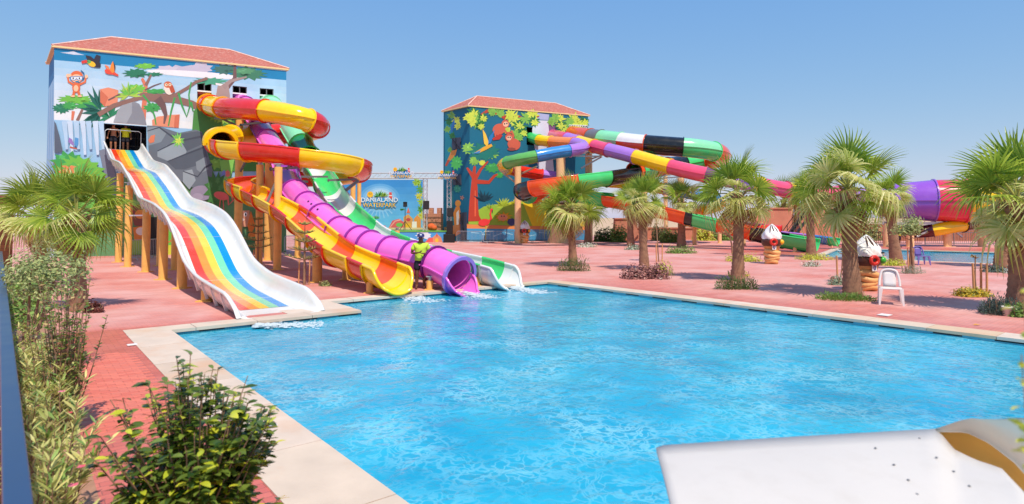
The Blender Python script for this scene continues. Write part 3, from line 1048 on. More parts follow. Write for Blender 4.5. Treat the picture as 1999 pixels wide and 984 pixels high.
# bush with giraffe and butterfly
P.leafy(150, 760, 85, 62, G2, 12, .18); P.leafy(240, 790, 120, 60, G1, 14, .16, 20); P.leafy(180, 840, 130, 80, rgb(90, 180, 80), 14, .15); P.leafy(220, 930, 170, 120, rgb(110, 190, 80), 16, .12)
P.done('painted_bush')
P.poly([(98, 800), (135, 785), (110, 770), (140, 768), (150, 776), (170, 768), (197, 775), (180, 785), (185, 815), (140, 812), (105, 812)], rgb(226, 140, 90)); P.ell(160, 786, 5, 5, DK); P.ell(112, 800, 5, 3, BR2)
P.done('painted_giraffe')
P.poly([(180, 660), (152, 640), (155, 615), (172, 625), (185, 655)], rgb(150, 120, 190)); P.poly([(185, 655), (190, 615), (208, 620), (208, 650), (200, 670)], rgb(80, 150, 210)); P.stroke([(160, 668), (200, 678)], 9, 6, rgb(190, 90, 60))
P.done('painted_butterfly')
# lower right: stalk, butterfly, flamingo, rabbit with carrot, lower left: meerkat
P.poly([(980, 740), (1062, 736), (1022, 950), (1012, 950)], rgb(130, 200, 90)); P.leafy(1005, 815, 14, 20, rgb(120, 140, 210), 6); P.leafy(1025, 815, 13, 20, rgb(220, 120, 110), 6)
P.leafy(960, 900, 55, 90, rgb(60, 120, 56), 12, .25)
P.done('painted_leaf')
FL = rgb(226, 104, 100)
P.ell(990, 935, 42, 22, FL, 15); P.stroke([(1025, 940), (1030, 985), (1055, 960), (1048, 940)], 10, 8, FL); P.stroke([(985, 955), (975, 1040)], 5, 5, FL); P.stroke([(1000, 955), (1005, 1040)], 5, 5, FL)
P.done('painted_flamingo')
P.crop(430, 370, 5.79)
P.poly([(240, 240), (330, 235), (330, 420), (240, 420)], rgb(214, 150, 120)); P.ell(285, 280, 18, 26, rgb(245, 245, 245)); P.ell(287, 282, 8, 14, DK); P.ell(250, 340, 22, 16, rgb(240, 225, 215))
P.poly([(345, 240), (395, 400), (360, 490), (325, 480), (305, 400)], rgb(238, 130, 50)); P.ell(360, 510, 45, 28, rgb(240, 140, 60)); P.poly([(370, 260), (480, 235), (420, 280)], rgb(70, 170, 80)); P.poly([(330, 540), (480, 530), (480, 580), (330, 590)], rgb(50, 150, 90))
P.done('painted_rabbit')
P.crop(230, 380, 5.468)
P.poly([(150, 120), (280, 100), (280, 340), (180, 330), (150, 220)], rgb(130, 72, 60)); P.ell(240, 210, 55, 48, rgb(226, 140, 60)); P.poly([(165, 350), (280, 330), (280, 620), (190, 610)], rgb(226, 132, 56)); P.ell(245, 390, 50, 42, rgb(240, 220, 206)); P.ell(200, 560, 55, 40, rgb(206, 110, 60)); P.poly([(130, 480), (280, 480), (280, 640), (130, 640)], rgb(150, 190, 60))
P.poly([(515, 240), (760, 200), (760, 640), (515, 640)], rgb(100, 190, 70)); P.stroke([(520, 510), (560, 500), (600, 440)], 14, 6, rgb(220, 90, 60)); P.poly([(515, 540), (760, 530), (760, 640), (515, 640)], rgb(200, 210, 60))
P.done('painted_lion')
P.poly([(348, 240), (438, 240), (425, 660), (345, 660)], rgb(10, 10, 14))
P.done('painted_doorway')
# print on the left side wall
side_n = Vector((-(T1D - T1A).y, (T1D - T1A).x, 0)).normalized()
side_n = side_n if side_n.dot(T1A - c4) > 0 else -side_n
PS = Painter(T1A, side_n, tower1)
uS = (T1D - T1A)
def side_poly(t0, t1, z0, z1, col):
    a, b = T1A + uS * t0, T1A + uS * t1
    PS.layer += 1
    off = side_n * (0.004 + 0.0005 * PS.layer)
    k = len(PS.v)
    PS.v += [p + off for p in (a + Vector((0, 0, z0)), b + Vector((0, 0, z0)), b + Vector((0, 0, z1)), a + Vector((0, 0, z1)))]
    PS.f += [(k, k + 1, k + 2), (k, k + 2, k + 3)]; PS.c += [col, col]
for i in range(10):
    t = i / 10
    side_poly(t, t + 0.1, 0.3, H1 - 1.0, (rgb(130, 190, 232), rgb(180, 216, 242), rgb(150, 204, 238))[i % 3])
side_poly(0, 1, H1 - 1.6, H1 - 0.05, rgb(20, 110, 170))
PS.done('painted_sky')

# ------------------------------------------------------------------ the far tower
T2A = Wz(917, 208, 12.8); T2L = Wz(866, 219, 12.8); T2B = Wz(1148, 227, 12.8)
for p in (T2A, T2L, T2B): p.z = 0
H2 = 12.8
T2C = T2B + (T2L - T2A)
tower2 = empty('slide_tower', tuple((T2A + T2C) / 2), 'tall teal tower with jungle tree, parrots and sloths mural, behind the barriers', 'tower')
t2u = (T2B - T2A).normalized(); t2n = Vector((t2u.y, -t2u.x, 0))
t2s = (T2L - T2A).normalized(); t2sn = Vector((-t2s.y, t2s.x, 0))
if t2sn.dot(T2A - T2C) < 0: t2sn = -t2sn
q2 = (((1028, 283), (1045, 284), (1045, 249), (1028, 248)), ((1072, 274), (1086, 275), (1086, 250), (1072, 249)), ((1110, 275), (1146, 276), (1146, 241), (1110, 240)))
holes2 = [[Wpl(x, y, T2A, t2n) for x, y in q] for q in q2]
c42 = (T2A + T2B + T2C + T2L) / 4
h2 = (T2B - T2A).length / 2
ridge2 = (Wpl(931, 188, c42, t2n), Wpl(1085, 202, c42, t2n))
ridge2[0].z = ridge2[1].z = (ridge2[0].z + ridge2[1].z) / 2
M_teal = mat('teal_render', rgb(0, 104, 134), 0.7, 0.08, 0.8, 0.1, 20)
build_tower(tower2, [T2A, T2B, T2C, T2L], H2, holes2, 1.55, ridge2, wallmat=M_teal)
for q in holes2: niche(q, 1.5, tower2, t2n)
bl, br, tr, tl = holes2[2]
mb = MB()
a, b = tl.lerp(bl, 0.12), tr.lerp(br, 0.12); c, d = tl.lerp(bl, 0.36), tr.lerp(br, 0.36)
off = t2n * 0.05
for p, q in ((a, b), (c, d)): mb.bar(p + off, q + off, 0.07)
for i in range(8):
    mb.bar(a.lerp(b, i / 8) + off, c.lerp(d, (i + .5) / 8) + off, 0.05); mb.bar(c.lerp(d, (i + .5) / 8) + off, a.lerp(b, (i + 1) / 8) + off, 0.05)
mb.build('lattice_rail', M_whitef, tower2)
P = Painter(T2A, t2n, tower2, 850, 170, 3.1727)
TL, TLd = rgb(0, 104, 134), rgb(0, 72, 100)
YG, DG, LG = rgb(206, 224, 80), rgb(40, 120, 60), rgb(130, 190, 80)
# pale waterfall stripe and purple rock
P.poly([(625, 160), (705, 170), (700, 205), (622, 200)], rgb(170, 180, 220)); P.poly([(612, 205), (702, 208), (710, 300), (735, 520), (640, 515), (600, 300), (600, 258)], rgb(214, 218, 236))
P.poly([(705, 210), (735, 205), (745, 240), (742, 280), (705, 285), (700, 240)], rgb(120, 84, 130))
P.done('painted_waterfall')
# lawn
P.poly([(205, 800), (300, 740), (420, 720), (560, 705), (700, 690), (930, 690), (930, 870), (205, 850)], rgb(150, 190, 60))
P.poly([(540, 712), (930, 690), (930, 860), (600, 860)], rgb(236, 206, 30))
P.spray(420, 740, 60, rgb(180, 206, 60), 16, 5, 180, 360); P.spray(340, 760, 40, rgb(150, 190, 60), 12, 5, 180, 360); P.spray(500, 728, 50, rgb(206, 212, 40), 16, 5, 180, 360)
P.poly([(195, 850), (500, 860), (930, 862), (930, 900), (195, 880)], rgb(226, 140, 80)); P.poly([(195, 876), (930, 886), (930, 945), (195, 945)], rgb(60, 150, 200))
for i in range(9): P.stroke([(220 + 70 * i, 900 + (i % 3) * 12), (270 + 70 * i, 905 + (i % 2) * 10)], 7, 4, rgb(150, 205, 230))
P.done('painted_lawn')
# big tree
for cx, cy, rx, ry, c in ((205, 380, 40, 34, LG), (240, 455, 30, 30, LG), (345, 415, 44, 30, LG), (355, 500, 50, 28, G2), (290, 470, 20, 18, YG), (395, 545, 26, 18, G2), (130, 470, 34, 40, G2), (300, 400, 90, 50, rgb(20, 120, 110))):
    P.leafy(cx, cy, rx, ry, c, 11, .2)
TR = rgb(186, 62, 42)
P.stroke([(238, 830), (236, 740), (240, 620), (238, 560), (195, 500)], 70, 12, TR); P.stroke([(240, 580), (280, 510), (325, 460)], 24, 9, TR); P.stroke([(240, 640), (238, 540), (243, 490)], 34, 14, TR); P.stroke([(245, 585), (330, 590), (365, 550), (385, 540)], 28, 9, TR)
P.poly([(205, 832), (232, 780), (262, 780), (288, 830)], TR); P.stroke([(246, 800), (246, 640)], 10, 5, rgb(222, 100, 66))
P.done('painted_tree')
P.spray(300, 710, 70, rgb(10, 60, 80), 8, 8, 200, 340)
P.done('painted_fern')
# overhanging foliage
P.stroke([(270, 180), (320, 148), (400, 165), (440, 195)], 12, 30, TR); P.stroke([(470, 165), (560, 200), (640, 180)], 14, 10, TR)
for i, (x, y, r) in enumerate(((235, 160, 48), (260, 210, 55), (225, 210, 40), (290, 190, 40), (400, 160, 40), (480, 200, 60), (520, 240, 55), (560, 190, 48), (600, 170, 46), (610, 215, 40), (500, 290, 40), (760, 200, 50), (790, 250, 46), (740, 190, 34), (860, 200, 44), (920, 215, 40), (830, 215, 40), (205, 185, 40), (275, 240, 36), (350, 150, 34), (460, 170, 40), (540, 280, 40), (515, 310, 34), (880, 230, 36), (770, 235, 40), (715, 215, 30), (440, 265, 26))):
    P.spray(x, y, r, (DG, LG, YG)[i % 3], 10, 8, seed=i); P.spray(x + 6, y + 5, r * .7, (YG, LG, YG)[i % 3], 8, 6, seed=i + 50)
P.done('painted_foliage')
# sloths
SL, SL2 = rgb(206, 96, 72), rgb(150, 70, 60)
P.ell(392, 262, 40, 34, SL, -25); P.ell(432, 228, 24, 25, SL); P.ell(434, 230, 17, 16, rgb(240, 190, 160)); P.stroke([(370, 280), (372, 310), (398, 295)], 16, 14, SL); P.stroke([(420, 260), (440, 285), (470, 280)], 14, 10, SL); P.poly([(352, 318), (400, 290), (415, 300), (395, 325), (355, 330)], rgb(190, 50, 40))
P.ell(427, 228, 4, 5, DK); P.ell(441, 226, 4, 5, DK)
P.done('painted_sloth')
P.ell(485, 355, 40, 36, SL, 20); P.ell(455, 312, 24, 24, SL); P.ell(455, 316, 17, 14, rgb(240, 190, 160)); P.stroke([(470, 335), (482, 300), (470, 270)], 14, 10, SL); P.stroke([(510, 370), (520, 345), (505, 335)], 14, 10, SL); P.ell(470, 385, 26, 10, SL2)
P.ell(449, 312, 4, 5, DK); P.ell(462, 312, 4, 5, DK)
P.done('painted_sloth')
# macaws and flamingo
P.poly([(290, 258), (310, 290), (330, 345), (318, 370), (300, 350)], rgb(236, 196, 70)); P.poly([(325, 350), (330, 310), (365, 265), (355, 310), (340, 350)], rgb(30, 120, 190)); P.poly([(232, 412), (300, 370), (345, 352), (352, 366), (320, 385), (262, 412)], rgb(230, 170, 50)); P.poly([(230, 412), (280, 390), (270, 412)], rgb(60, 140, 200))
P.done('painted_macaw')
P.ell(300, 838, 36, 22, rgb(232, 60, 62), -8); P.stroke([(322, 835), (345, 815), (338, 785), (346, 758)], 14, 8, rgb(232, 60, 62)); P.ell(346, 760, 9, 8, rgb(232, 60, 62)); P.stroke([(312, 858), (308, 945)], 5, 5, rgb(200, 190, 70)); P.stroke([(350, 762), (352, 778)], 6, 3, DK)
P.done('painted_flamingo')
P.leafy(420, 805, 45, 26, rgb(226, 166, 30), 10, .3); P.ell(415, 808, 30, 20, rgb(236, 150, 110)); P.ell(408, 800, 4, 4, DK); P.ell(424, 800, 4, 4, DK); P.ell(470, 835, 26, 22, rgb(60, 70, 120))
P.done('painted_lion')
# left side wall of the far tower
P2 = Painter(T2A, t2sn, tower2, 850, 170, 3.1727)
P2.poly([(58, 160), (110, 150), (100, 560), (60, 560)], rgb(20, 140, 160)); P2.poly([(85, 560), (110, 560), (112, 880), (85, 880)], rgb(40, 120, 130))
for i, (x, y, r) in enumerate(((100, 175, 30), (85, 215, 30), (130, 205, 30), (75, 260, 26), (105, 300, 26), (140, 240, 26), (90, 390, 22), (130, 330, 22))):
    P2.spray(x, y, r, (LG, DG, YG)[i % 3], 9, 6, seed=i)
P2.leafy(135, 630, 22, 22, rgb(60, 170, 140), 8); P2.spray(165, 685, 16, rgb(190, 130, 110), 5, 4)
P2.done('painted_foliage')
P2.poly([(95, 260), (105, 220), (118, 195), (120, 230), (108, 265), (100, 285)], rgb(40, 110, 180)); P2.done('painted_macaw')
P2.poly([(62, 480), (80, 440), (100, 395), (135, 385), (125, 420), (95, 455)], rgb(232, 150, 60)); P2.poly([(60, 488), (75, 450), (90, 455), (72, 490)], rgb(206, 80, 50))
P2.done('painted_macaw')
P2.ell(140, 720, 18, 20, rgb(226, 150, 60)); P2.poly([(118, 860), (112, 780), (128, 740), (150, 738), (158, 790), (150, 860)], rgb(232, 140, 50)); P2.poly([(132, 860), (130, 780), (145, 760), (148, 810), (144, 860)], rgb(245, 235, 225))
P2.done('painted_tiger')
P2.poly([(55, 868), (205, 840), (205, 880), (55, 960)], rgb(206, 130, 80)); P2.done('painted_ground')
M_dgrey = mat('dark_grey_panel', rgb(60, 66, 84), 0.6)
for q in (((108, 318), (158, 312), (160, 382), (110, 385)), ((112, 542), (160, 540), (162, 606), (114, 606)), ((160, 778), (196, 775), (198, 945), (162, 950))):
    ps = [Wpl(850 + x / 3.1727, 170 + y / 3.1727, T2A, t2sn) + t2sn * 0.12 for x, y in q]
    mb = MB(); mb.add(ps + [p - t2sn * 0.11 for p in ps], [(0, 1, 2, 3), (4, 5, 1, 0), (5, 6, 2, 1), (6, 7, 3, 2), (7, 4, 0, 3)])
    w_ = mb.build('window', M_dgrey, tower2)
    k = MB(); k.bar(ps[0].lerp(ps[1], .5) + t2sn * .02, ps[3].lerp(ps[2], .5) + t2sn * .02, 0.06); k.bar(ps[0] + t2sn * .02, ps[2] + t2sn * .02, 0.06)
    k.build('window_frame', M_dark, w_)
# ================================================================== slides
def spline(pts, step=0.3):
    """Catmull-Rom through pts, resampled to about equal steps"""
    P_ = [pts[0] * 2 - pts[1]] + list(pts) + [pts[-1] * 2 - pts[-2]]
    dense = []
    for i in range(1, len(P_) - 2):
        p0, p1, p2, p3 = P_[i - 1:i + 3]
        n = max(4, int((p2 - p1).length / 0.12))
        for k in range(n):
            t = k / n
            dense.append(0.5 * ((2 * p1) + (p2 - p0) * t + (2 * p0 - 5 * p1 + 4 * p2 - p3) * t * t + (3 * p1 - p0 - 3 * p2 + p3) * t ** 3))
    dense.append(P_[-2])
    for _ in range(30):                                   # soften kinks left by pixel readings
        dense = [dense[0]] + [(dense[i - 1] + dense[i] * 2 + dense[i + 1]) / 4 for i in range(1, len(dense) - 1)] + [dense[-1]]
    out, acc = [dense[0]], 0
    for a, b in zip(dense, dense[1:]):
        acc += (b - a).length
        if acc >= step:
            out.append(b); acc = 0
    if (out[-1] - dense[-1]).length > step * 0.4: out.append(dense[-1])
    return out
def pathpx(rows):
    return [W(*r) for r in rows]
def frames(path):
    fr = []
    for i, p in enumerate(path):
        t = (path[min(i + 1, len(path) - 1)] - path[max(i - 1, 0)]).normalized()
        x = t.cross(Vector((0, 0, 1))).normalized()       # right-hand side
        y = x.cross(t)
        fr.append((p, x, y, t))
    return fr
def ring(fr, r, a0, a1, n):
    """points of the section from angle a0 to a1 (degrees, 0 = right rim, -90 = bottom)"""
    p, x, y, t = fr
    return [p + (x * math.cos(a) + y * math.sin(a)) * r for a in (R(a0 + (a1 - a0) * k / n) for k in range(n + 1))]
FG = {}
def fibre(name, col, rough=0.16):
    return mat('fibreglass_' + name, col, rough, 0.05, 1.2, coat=0.35, wear=(tuple(min(1, c * 1.1 + 0.06) for c in col), 0.35, 2.2))
def section_mesh(frs, r, a0, a1, th=0.03, lip=0.0, n=18, rib=0.0):
    """one moulded piece: inner and outer skin, rim lips, end flanges"""
    closed = abs(a1 - a0) >= 359.9
    mb = MB()
    O = [ring(f, r * (1 + (rib if i % 2 else 0)), a0, a1, n) for i, f in enumerate(frs)]
    I = [ring(f, r - th, a0, a1, n) for f in frs]
    m = n + 1
    for ringset, flip in ((O, False), (I, True)):
        vs = [p for rg in ringset for p in rg]
        fs = []
        for i in range(len(frs) - 1):
            for k in range(n):
                q = (i * m + k, i * m + k + 1, (i + 1) * m + k + 1, (i + 1) * m + k)
                fs.append(q[::-1] if flip else q)
        mb.add(vs, fs, 1 if flip else 0, True)
    for e in (0, -1):                                     # end faces
        vs = O[e] + I[e]
        mb.add(vs, [(k, k + 1, m + k + 1, m + k) for k in range(n)])
    if not closed:
        for k, sgn in ((0, 1 if a0 > -90 else -1), (n, 1)):
            rail = []
            for i, f in enumerate(frs):
                p, x, y, t = f
                c = (O[i][k] + I[i][k]) / 2
                rail.append(c)
            if lip:
                mb.tube(rail, lip, 6, 0)
            else:
                vs = [p for i in range(len(frs)) for p in (O[i][k], I[i][k])]
                mb.add(vs, [(2 * i, 2 * i + 1, 2 * i + 3, 2 * i + 2) for i in range(len(frs) - 1)])
    return mb
def flange_mesh(fr, r, a0, a1, h=0.07, w=0.07, n=22):
    p, x, y, t = fr
    mb = MB()
    A = ring((p - t * w / 2, x, y, t), r - 0.01, a0, a1, n); B = ring((p - t * w / 2, x, y, t), r + h, a0, a1, n)
    C = ring((p + t * w / 2, x, y, t), r + h, a0, a1, n); D = ring((p + t * w / 2, x, y, t), r - 0.01, a0, a1, n)
    m = n + 1
    mb.add(A + B + C + D, [f for k in range(n) for f in ((k, k + 1, m + k + 1, m + k), (m + k, m + k + 1, 2 * m + k + 1, 2 * m + k), (2 * m + k, 2 * m + k + 1, 3 * m + k + 1, 3 * m + k))])
    return mb
def frac(path, ctrl, k):
    i = min(int(k), len(ctrl) - 2); p = ctrl[i].lerp(ctrl[i + 1], k - i)
    n = len(path) - 1
    if k >= len(ctrl) - 1: return 1.0
    lo, hi = max(0, int(n * (k - 5) / len(ctrl))), n
    L_ = [0]
    for a, b in zip(ctrl, ctrl[1:]): L_.append(L_[-1] + (b - a).length)
    guess = (L_[i] + (L_[i + 1] - L_[i]) * (k - i)) / L_[-1]
    w = max(6, n // 12)
    c = round(guess * n)
    return min(range(max(0, c - w), min(n, c + w) + 1), key=lambda j: (path[j] - p).length) / n
def by_index(path, ctrl, pieces):
    return [(frac(path, ctrl, pc[0]),) + tuple(pc[1:]) for pc in pieces]
def skins(mats_, key, inner):
    return [mats_[key], inner.get(key, mats_[key]) if inner else mats_[key]]
def make_flume(root, path, r, pieces, kind_at, mats_, step=0.3, flange_mat=None, rib_from=None, lip=0.05, seam=True, names=('tube_section', 'flume_section'), inner=None):
    """pieces: list of (end fraction, material key). kind_at(f): 'tube' or (a0,a1)"""
    frs = frames(path)
    N = len(frs)
    f0 = 0.0
    for j, pc in enumerate(pieces):
        f1, key = pc[0], pc[1]
        i0, i1 = round(f0 * (N - 1)), round(f1 * (N - 1))
        f0 = f1
        if i1 <= i0: continue
        k = kind_at((i0 + i1) / 2 / (N - 1))
        sub = frs[i0:i1 + 1]
        rib = pc[2] if len(pc) > 2 else 0.0
        if k == 'tube':
            if isinstance(key, tuple):                    # upper / lower shells of different colour
                o = section_mesh(sub, r, 0, 180, n=14).build(names[0], skins(mats_, key[0], inner), root)
                section_mesh(sub, r, 180, 360, n=14).build('lower_shell', skins(mats_, key[1], inner), o)
            else:
                o = section_mesh(sub, r, 0, 360, n=26, rib=rib).build(names[0], skins(mats_, key, inner), root)
            if seam:
                for a in (0, 180):
                    mb = MB()
                    for q0, q1 in zip(sub, sub[1:]):
                        pts = []
                        for f in (q0, q1):
                            p, x, y, t = f
                            s_ = 1 if a == 0 else -1
                            pts += [p + x * s_ * (r - .01) + y * .02, p + x * s_ * (r + .06) + y * .02, p + x * s_ * (r + .06) - y * .02, p + x * s_ * (r - .01) - y * .02]
                        mb.add(pts, [(0, 1, 5, 4), (1, 2, 6, 5), (2, 3, 7, 6)])
                    mb.build('seam_flange', mats_[key[0] if isinstance(key, tuple) else key], o)
        else:
            o = section_mesh(sub, r, k[0], k[1], n=18, lip=lip).build(names[1], skins(mats_, key, inner), root)
        a0, a1 = (0, 360) if k == 'tube' else k
        fm = flange_mat or mats_[key[1] if isinstance(key, tuple) else key]
        flange_mesh(frs[i1 if j < len(pieces) - 1 else i0], r, a0, a1).build('flange', fm, o)
    return frs
def scoop(root, fr, r, m_, length, a_from, a_to, name='exit_lip', rim=.05):
    """flared end of a flume: the side walls sweep down to a rounded lip"""
    p, x, y, t = fr
    t = Vector((t.x, t.y, t.z * .4)).normalized()
    mb = MB(); rows = []; n = 10; th = .03
    for i in range(n + 1):
        u = i / n; e = u * u * (3 - 2 * u)
        a = a_from + (a_to - a_from) * e
        f = (p + t * length * (u ** .9), x, y, t)
        rows.append(ring(f, r * (1 + .05 * e), -180 - a, a, 22))
    m = 23
    out = [[q + (q - (p + t * length * ((i / n) ** .9))).normalized() * th for q in rg] for i, rg in enumerate(rows)]
    for rws, fl in ((rows, True), (out, False)):
        vs = [q for rg in rws for q in rg]
        fs = [(i * m + k, i * m + k + 1, (i + 1) * m + k + 1, (i + 1) * m + k) for i in range(n) for k in range(22)]
        mb.add(vs, [f[::-1] for f in fs] if fl else fs, 0, True)
    edge = [rg[0] for rg in rows] + rows[-1][1:-1] + [rg[-1] for rg in rows][::-1]
    mb.tube(edge, rim, 7)
    return mb.build(name, m_, root)
M_post = mat('tan_post', rgb(240, 186, 100), 0.5, 0.08, 3, wear=(rgb(190, 140, 84), 0.4, 4))
M_post2 = mat('peach_post', rgb(240, 196, 146), 0.55, 0.08, 3, wear=(rgb(196, 150, 110), 0.4, 4))
def post(root, base, top, r=0.16, material=None, cap=True):
    mb = MB()
    mb.tube([base, Vector((base.x, base.y, top))], r, 14)
    mb.box((base.x, base.y, 0.015), (r * 2.8, r * 2.8, 0.03))
    o = mb.build('support_post', material or M_post, root)
    if cap:
        c = MB(); c.tube([Vector((base.x, base.y, top)), Vector((base.x, base.y, top + 0.12))], r * 0.6, 10); c.box((base.x, base.y, top + 0.13), (r * 1.9, r * 1.9, 0.03))
        c.build('post_cap', M_steelw, o)
    return o
def brace(root, a, b, w=0.09, material=None):
    mb = MB(); mb.bar(a, b, w, w)
    mb.tube([a, a.lerp(b, 0.02)], w * 0.9, 8)
    return mb.build('brace', material or M_steel, root)
def nearest(path, p):
    return min(path, key=lambda q: (q.xy - p.xy).length)

Y_, RD_, OR_ = fibre('yellow', rgb(252, 206, 14)), fibre('red', rgb(216, 40, 24)), fibre('orange', rgb(238, 92, 14))
PK_, PU_ = fibre('pink', rgb(238, 108, 206)), fibre('purple', rgb(150, 44, 156))
GR_, MT_, WH_ = fibre('green', rgb(72, 206, 116)), fibre('mint', rgb(136, 218, 168)), fibre('white', rgb(222, 222, 221))
BK_, LV_, BL_, PR_ = fibre('black', rgb(24, 24, 26)), fibre('lavender', rgb(172, 122, 212)), fibre('blue', rgb(58, 136, 206)), fibre('rose', rgb(226, 80, 116))
LG_ = fibre('leaf_green', rgb(96, 172, 84)); OB_ = fibre('burnt_orange', rgb(228, 84, 24)); DKG = fibre('deep_green', rgb(26, 132, 60)); GY_ = fibre('grey', rgb(110, 108, 110))

# ---------------------------------------------------------------- rainbow slide
ax0, ax1 = Wz(240, 520, 0), None
bot_c = Wz(552, 626, 0)                                      # under the lip, over the water
dirS = Vector((-e1.x, -e1.y, 0))                             # down the slide
sideS = Vector((e2.x, e2.y, 0))                              # to the right of a viewer facing it
WS = 1.86
rim_px = [(205, 275), (220, 308), (238, 316), (255, 344), (274, 383), (305, 396), (324, 412), (336, 433), (347, 462), (363, 508), (388, 537), (430, 562), (467, 583)]
Lorg = Wz(470, 634, WATER_Z)                                 # left end of the lip
rimz = []
for x, y in rim_px:
    p = Wpl(x, y, Lorg, sideS)
    rimz.append(((p - Lorg).dot(-dirS), p.z))
rimz.sort()
def lerp_tab(tab, s):
    if s <= tab[0][0]: return tab[0][1]
    for (s0, z0), (s1, z1) in zip(tab, tab[1:]):
        if s <= s1:
            t = (s - s0) / (s1 - s0); t = t * t * (3 - 2 * t) if False else t
            return z0 + (z1 - z0) * t
    return tab[-1][1]
S_top = rimz[-1][0]
raw = [(s, lerp_tab(rimz, s)) for s in [S_top * i / 240 for i in range(241)]]
zs = [z for s, z in raw]
for _ in range(22): zs = [zs[0]] + [(zs[i - 1] + 2 * zs[i] + zs[i + 1]) / 4 for i in range(1, 240)] + [zs[-1]]
prof = [(s, z) for (s, _), z in zip(raw, zs)]
def rim_z(s): return lerp_tab(prof, s)
def floor_z(s):
    d = 0.48
    return max(rim_z(s) - d, -0.06 + s * 0.06)
rainbow = empty('rainbow_slide', tuple(Wz(300, 545, 0)), 'wide white wavy slide with red, orange, yellow, mint and blue stripes', 'slide')
def SP_(s, u, z): return Lorg - dirS * s + sideS * u + Vector((0, 0, z - Lorg.z))
st_cols = [('white_a', None), ('red', rgb(226, 62, 24)), ('orange', rgb(240, 142, 36)), ('yellow', rgb(246, 196, 52)), ('mint', rgb(118, 206, 160)), ('blue', rgb(0, 136, 206)), ('white_b', None)]
us = [0.24, 0.30, 0.535, 0.77, 1.005, 1.24, 1.475, WS - 0.24]
n_s = 120
ss = [S_top * i / n_s for i in range(n_s + 1)]
M_swhite = mat('gelcoat_white', rgb(226, 224, 220), 0.22, 0.04, 1.5, coat=0.3, wear=(rgb(206, 204, 200), 0.5, 1.2))
for j, (nm, col) in enumerate(st_cols):
    m_ = M_swhite if col is None else mat('stripe_' + nm, col, 0.25, 0.05, 1.5, coat=0.3, wear=(tuple(min(1, c * 1.05 + .08) for c in col), 0.5, 1.0))
    lim = 0.0 if col is None else 1.15
    sub = [s for s in ss if s >= lim]
    mb = MB()
    vs = [SP_(s, u, floor_z(s) + (0.0 if col is None else 0.003)) for s in sub for u in (us[j], us[j + 1])]
    mb.add(vs, [(2 * i, 2 * i + 1, 2 * i + 3, 2 * i + 2) for i in range(len(sub) - 1)], 0, True)
    mb.build('stripe' if col else 'floor', m_, rainbow)
mb = MB(); sub = [s for s in ss if s <= 1.3]
vs = [SP_(s, u, floor_z(s) - 0.002) for s in sub for u in (us[1], us[6])]
mb.add(vs, [(2 * i, 2 * i + 1, 2 * i + 3, 2 * i + 2) for i in range(len(sub) - 1)], 0, True)
mb.build('run_out', M_swhite, rainbow)
for sgn in (0, 1):                                           # side walls with rolled rims
    prof_w = [(0.24, 0), (0.15, 0.04), (0.08, 0.14), (0.04, 0.30), (0.01, 0.47), (-0.03, 0.52), (-0.09, 0.50), (-0.10, 0.45), (-0.07, 0.43), (-0.04, 0.42), (0.0, 0.26), (0.05, 0.09), (0.13, -0.03), (0.24, -0.07)]
    mb = MB(); vs = []
    m = len(prof_w)
    for s in ss:
        fz, rz_ = floor_z(s), rim_z(s)
        if s < 1.1: rz_ = fz + (rz_ - fz) * (0.12 + 0.88 * (s / 1.1) ** 0.6)
        k = (rz_ - fz) / 0.52
        for du, dz in prof_w:
            u = du if sgn == 0 else WS - du
            vs.append(SP_(s, u, fz + dz * (k if dz > 0 else 1)))
    fs = [(i * m + q, i * m + q + 1, (i + 1) * m + q + 1, (i + 1) * m + q) for i in range(len(ss) - 1) for q in range(m - 1)]
    if sgn: fs = [f[::-1] for f in fs]
    mb.add(vs, fs, 0, True)
    mb.build('side_wall', M_swhite, rainbow)
ub = MB()                                                    # underside shell
vs = [SP_(s, u, floor_z(s) - 0.075) for s in ss for u in (0.22, WS - 0.22)]
ub.add(vs, [(2 * i + 1, 2 * i, 2 * i + 2, 2 * i + 3) for i in range(len(ss) - 1)], 0, True)
ub.build('underside', mat('raw_fibreglass', rgb(214, 200, 190), 0.6, 0.08, 2), rainbow)
lipb = MB()
lipb.tube([SP_(0.02, 0.02, floor_z(0) + .06), SP_(0, 0.15, floor_z(0)), SP_(-0.03, 0.35, floor_z(0) - .02), SP_(-0.03, WS - 0.35, floor_z(0) - .02), SP_(0, WS - 0.15, floor_z(0)), SP_(0.02, WS - 0.02, floor_z(0) + .06)], 0.05, 8)
lipb.build('lip', M_swhite, rainbow)
for i in range(26):                                          # stiffening ribs under the left flank
    s = 1.6 + i * (S_top - 2) / 26
    for sgn in (0, 1):
        u0 = 0.02 if sgn == 0 else WS - 0.02
        mb = MB()
        fz = floor_z(s)
        o_ = sideS * (-1 if sgn == 0 else 1)
        a, b, c, d = SP_(s, u0, fz + 0.40) + o_ * .10, SP_(s, u0, fz - 0.12) - o_ * .06, SP_(s, u0, fz - 0.10) - o_ * .13, SP_(s, u0, fz + 0.3) + o_ * .035
        q = dirS * 0.035
        mb.add([a + q, b + q, c + q, d + q, a - q, b - q, c - q, d - q], [(0, 1, 2, 3), (7, 6, 5, 4), (0, 4, 5, 1), (1, 5, 6, 2)])
        mb.build('rib', M_swhite, rainbow)
for s in [2.6, 5.2, 8.0, 11, 14, 17, 20, 23]:                 # moulding joints
    mb = MB(); mb.bar(SP_(s, 0.26, floor_z(s) + 0.006), SP_(s, WS - 0.26, floor_z(s) + 0.006), 0.012, 0.006)
    mb.build('joint', M_swhite, rainbow)
def slide_s(p): return (p - Lorg).dot(-dirS)
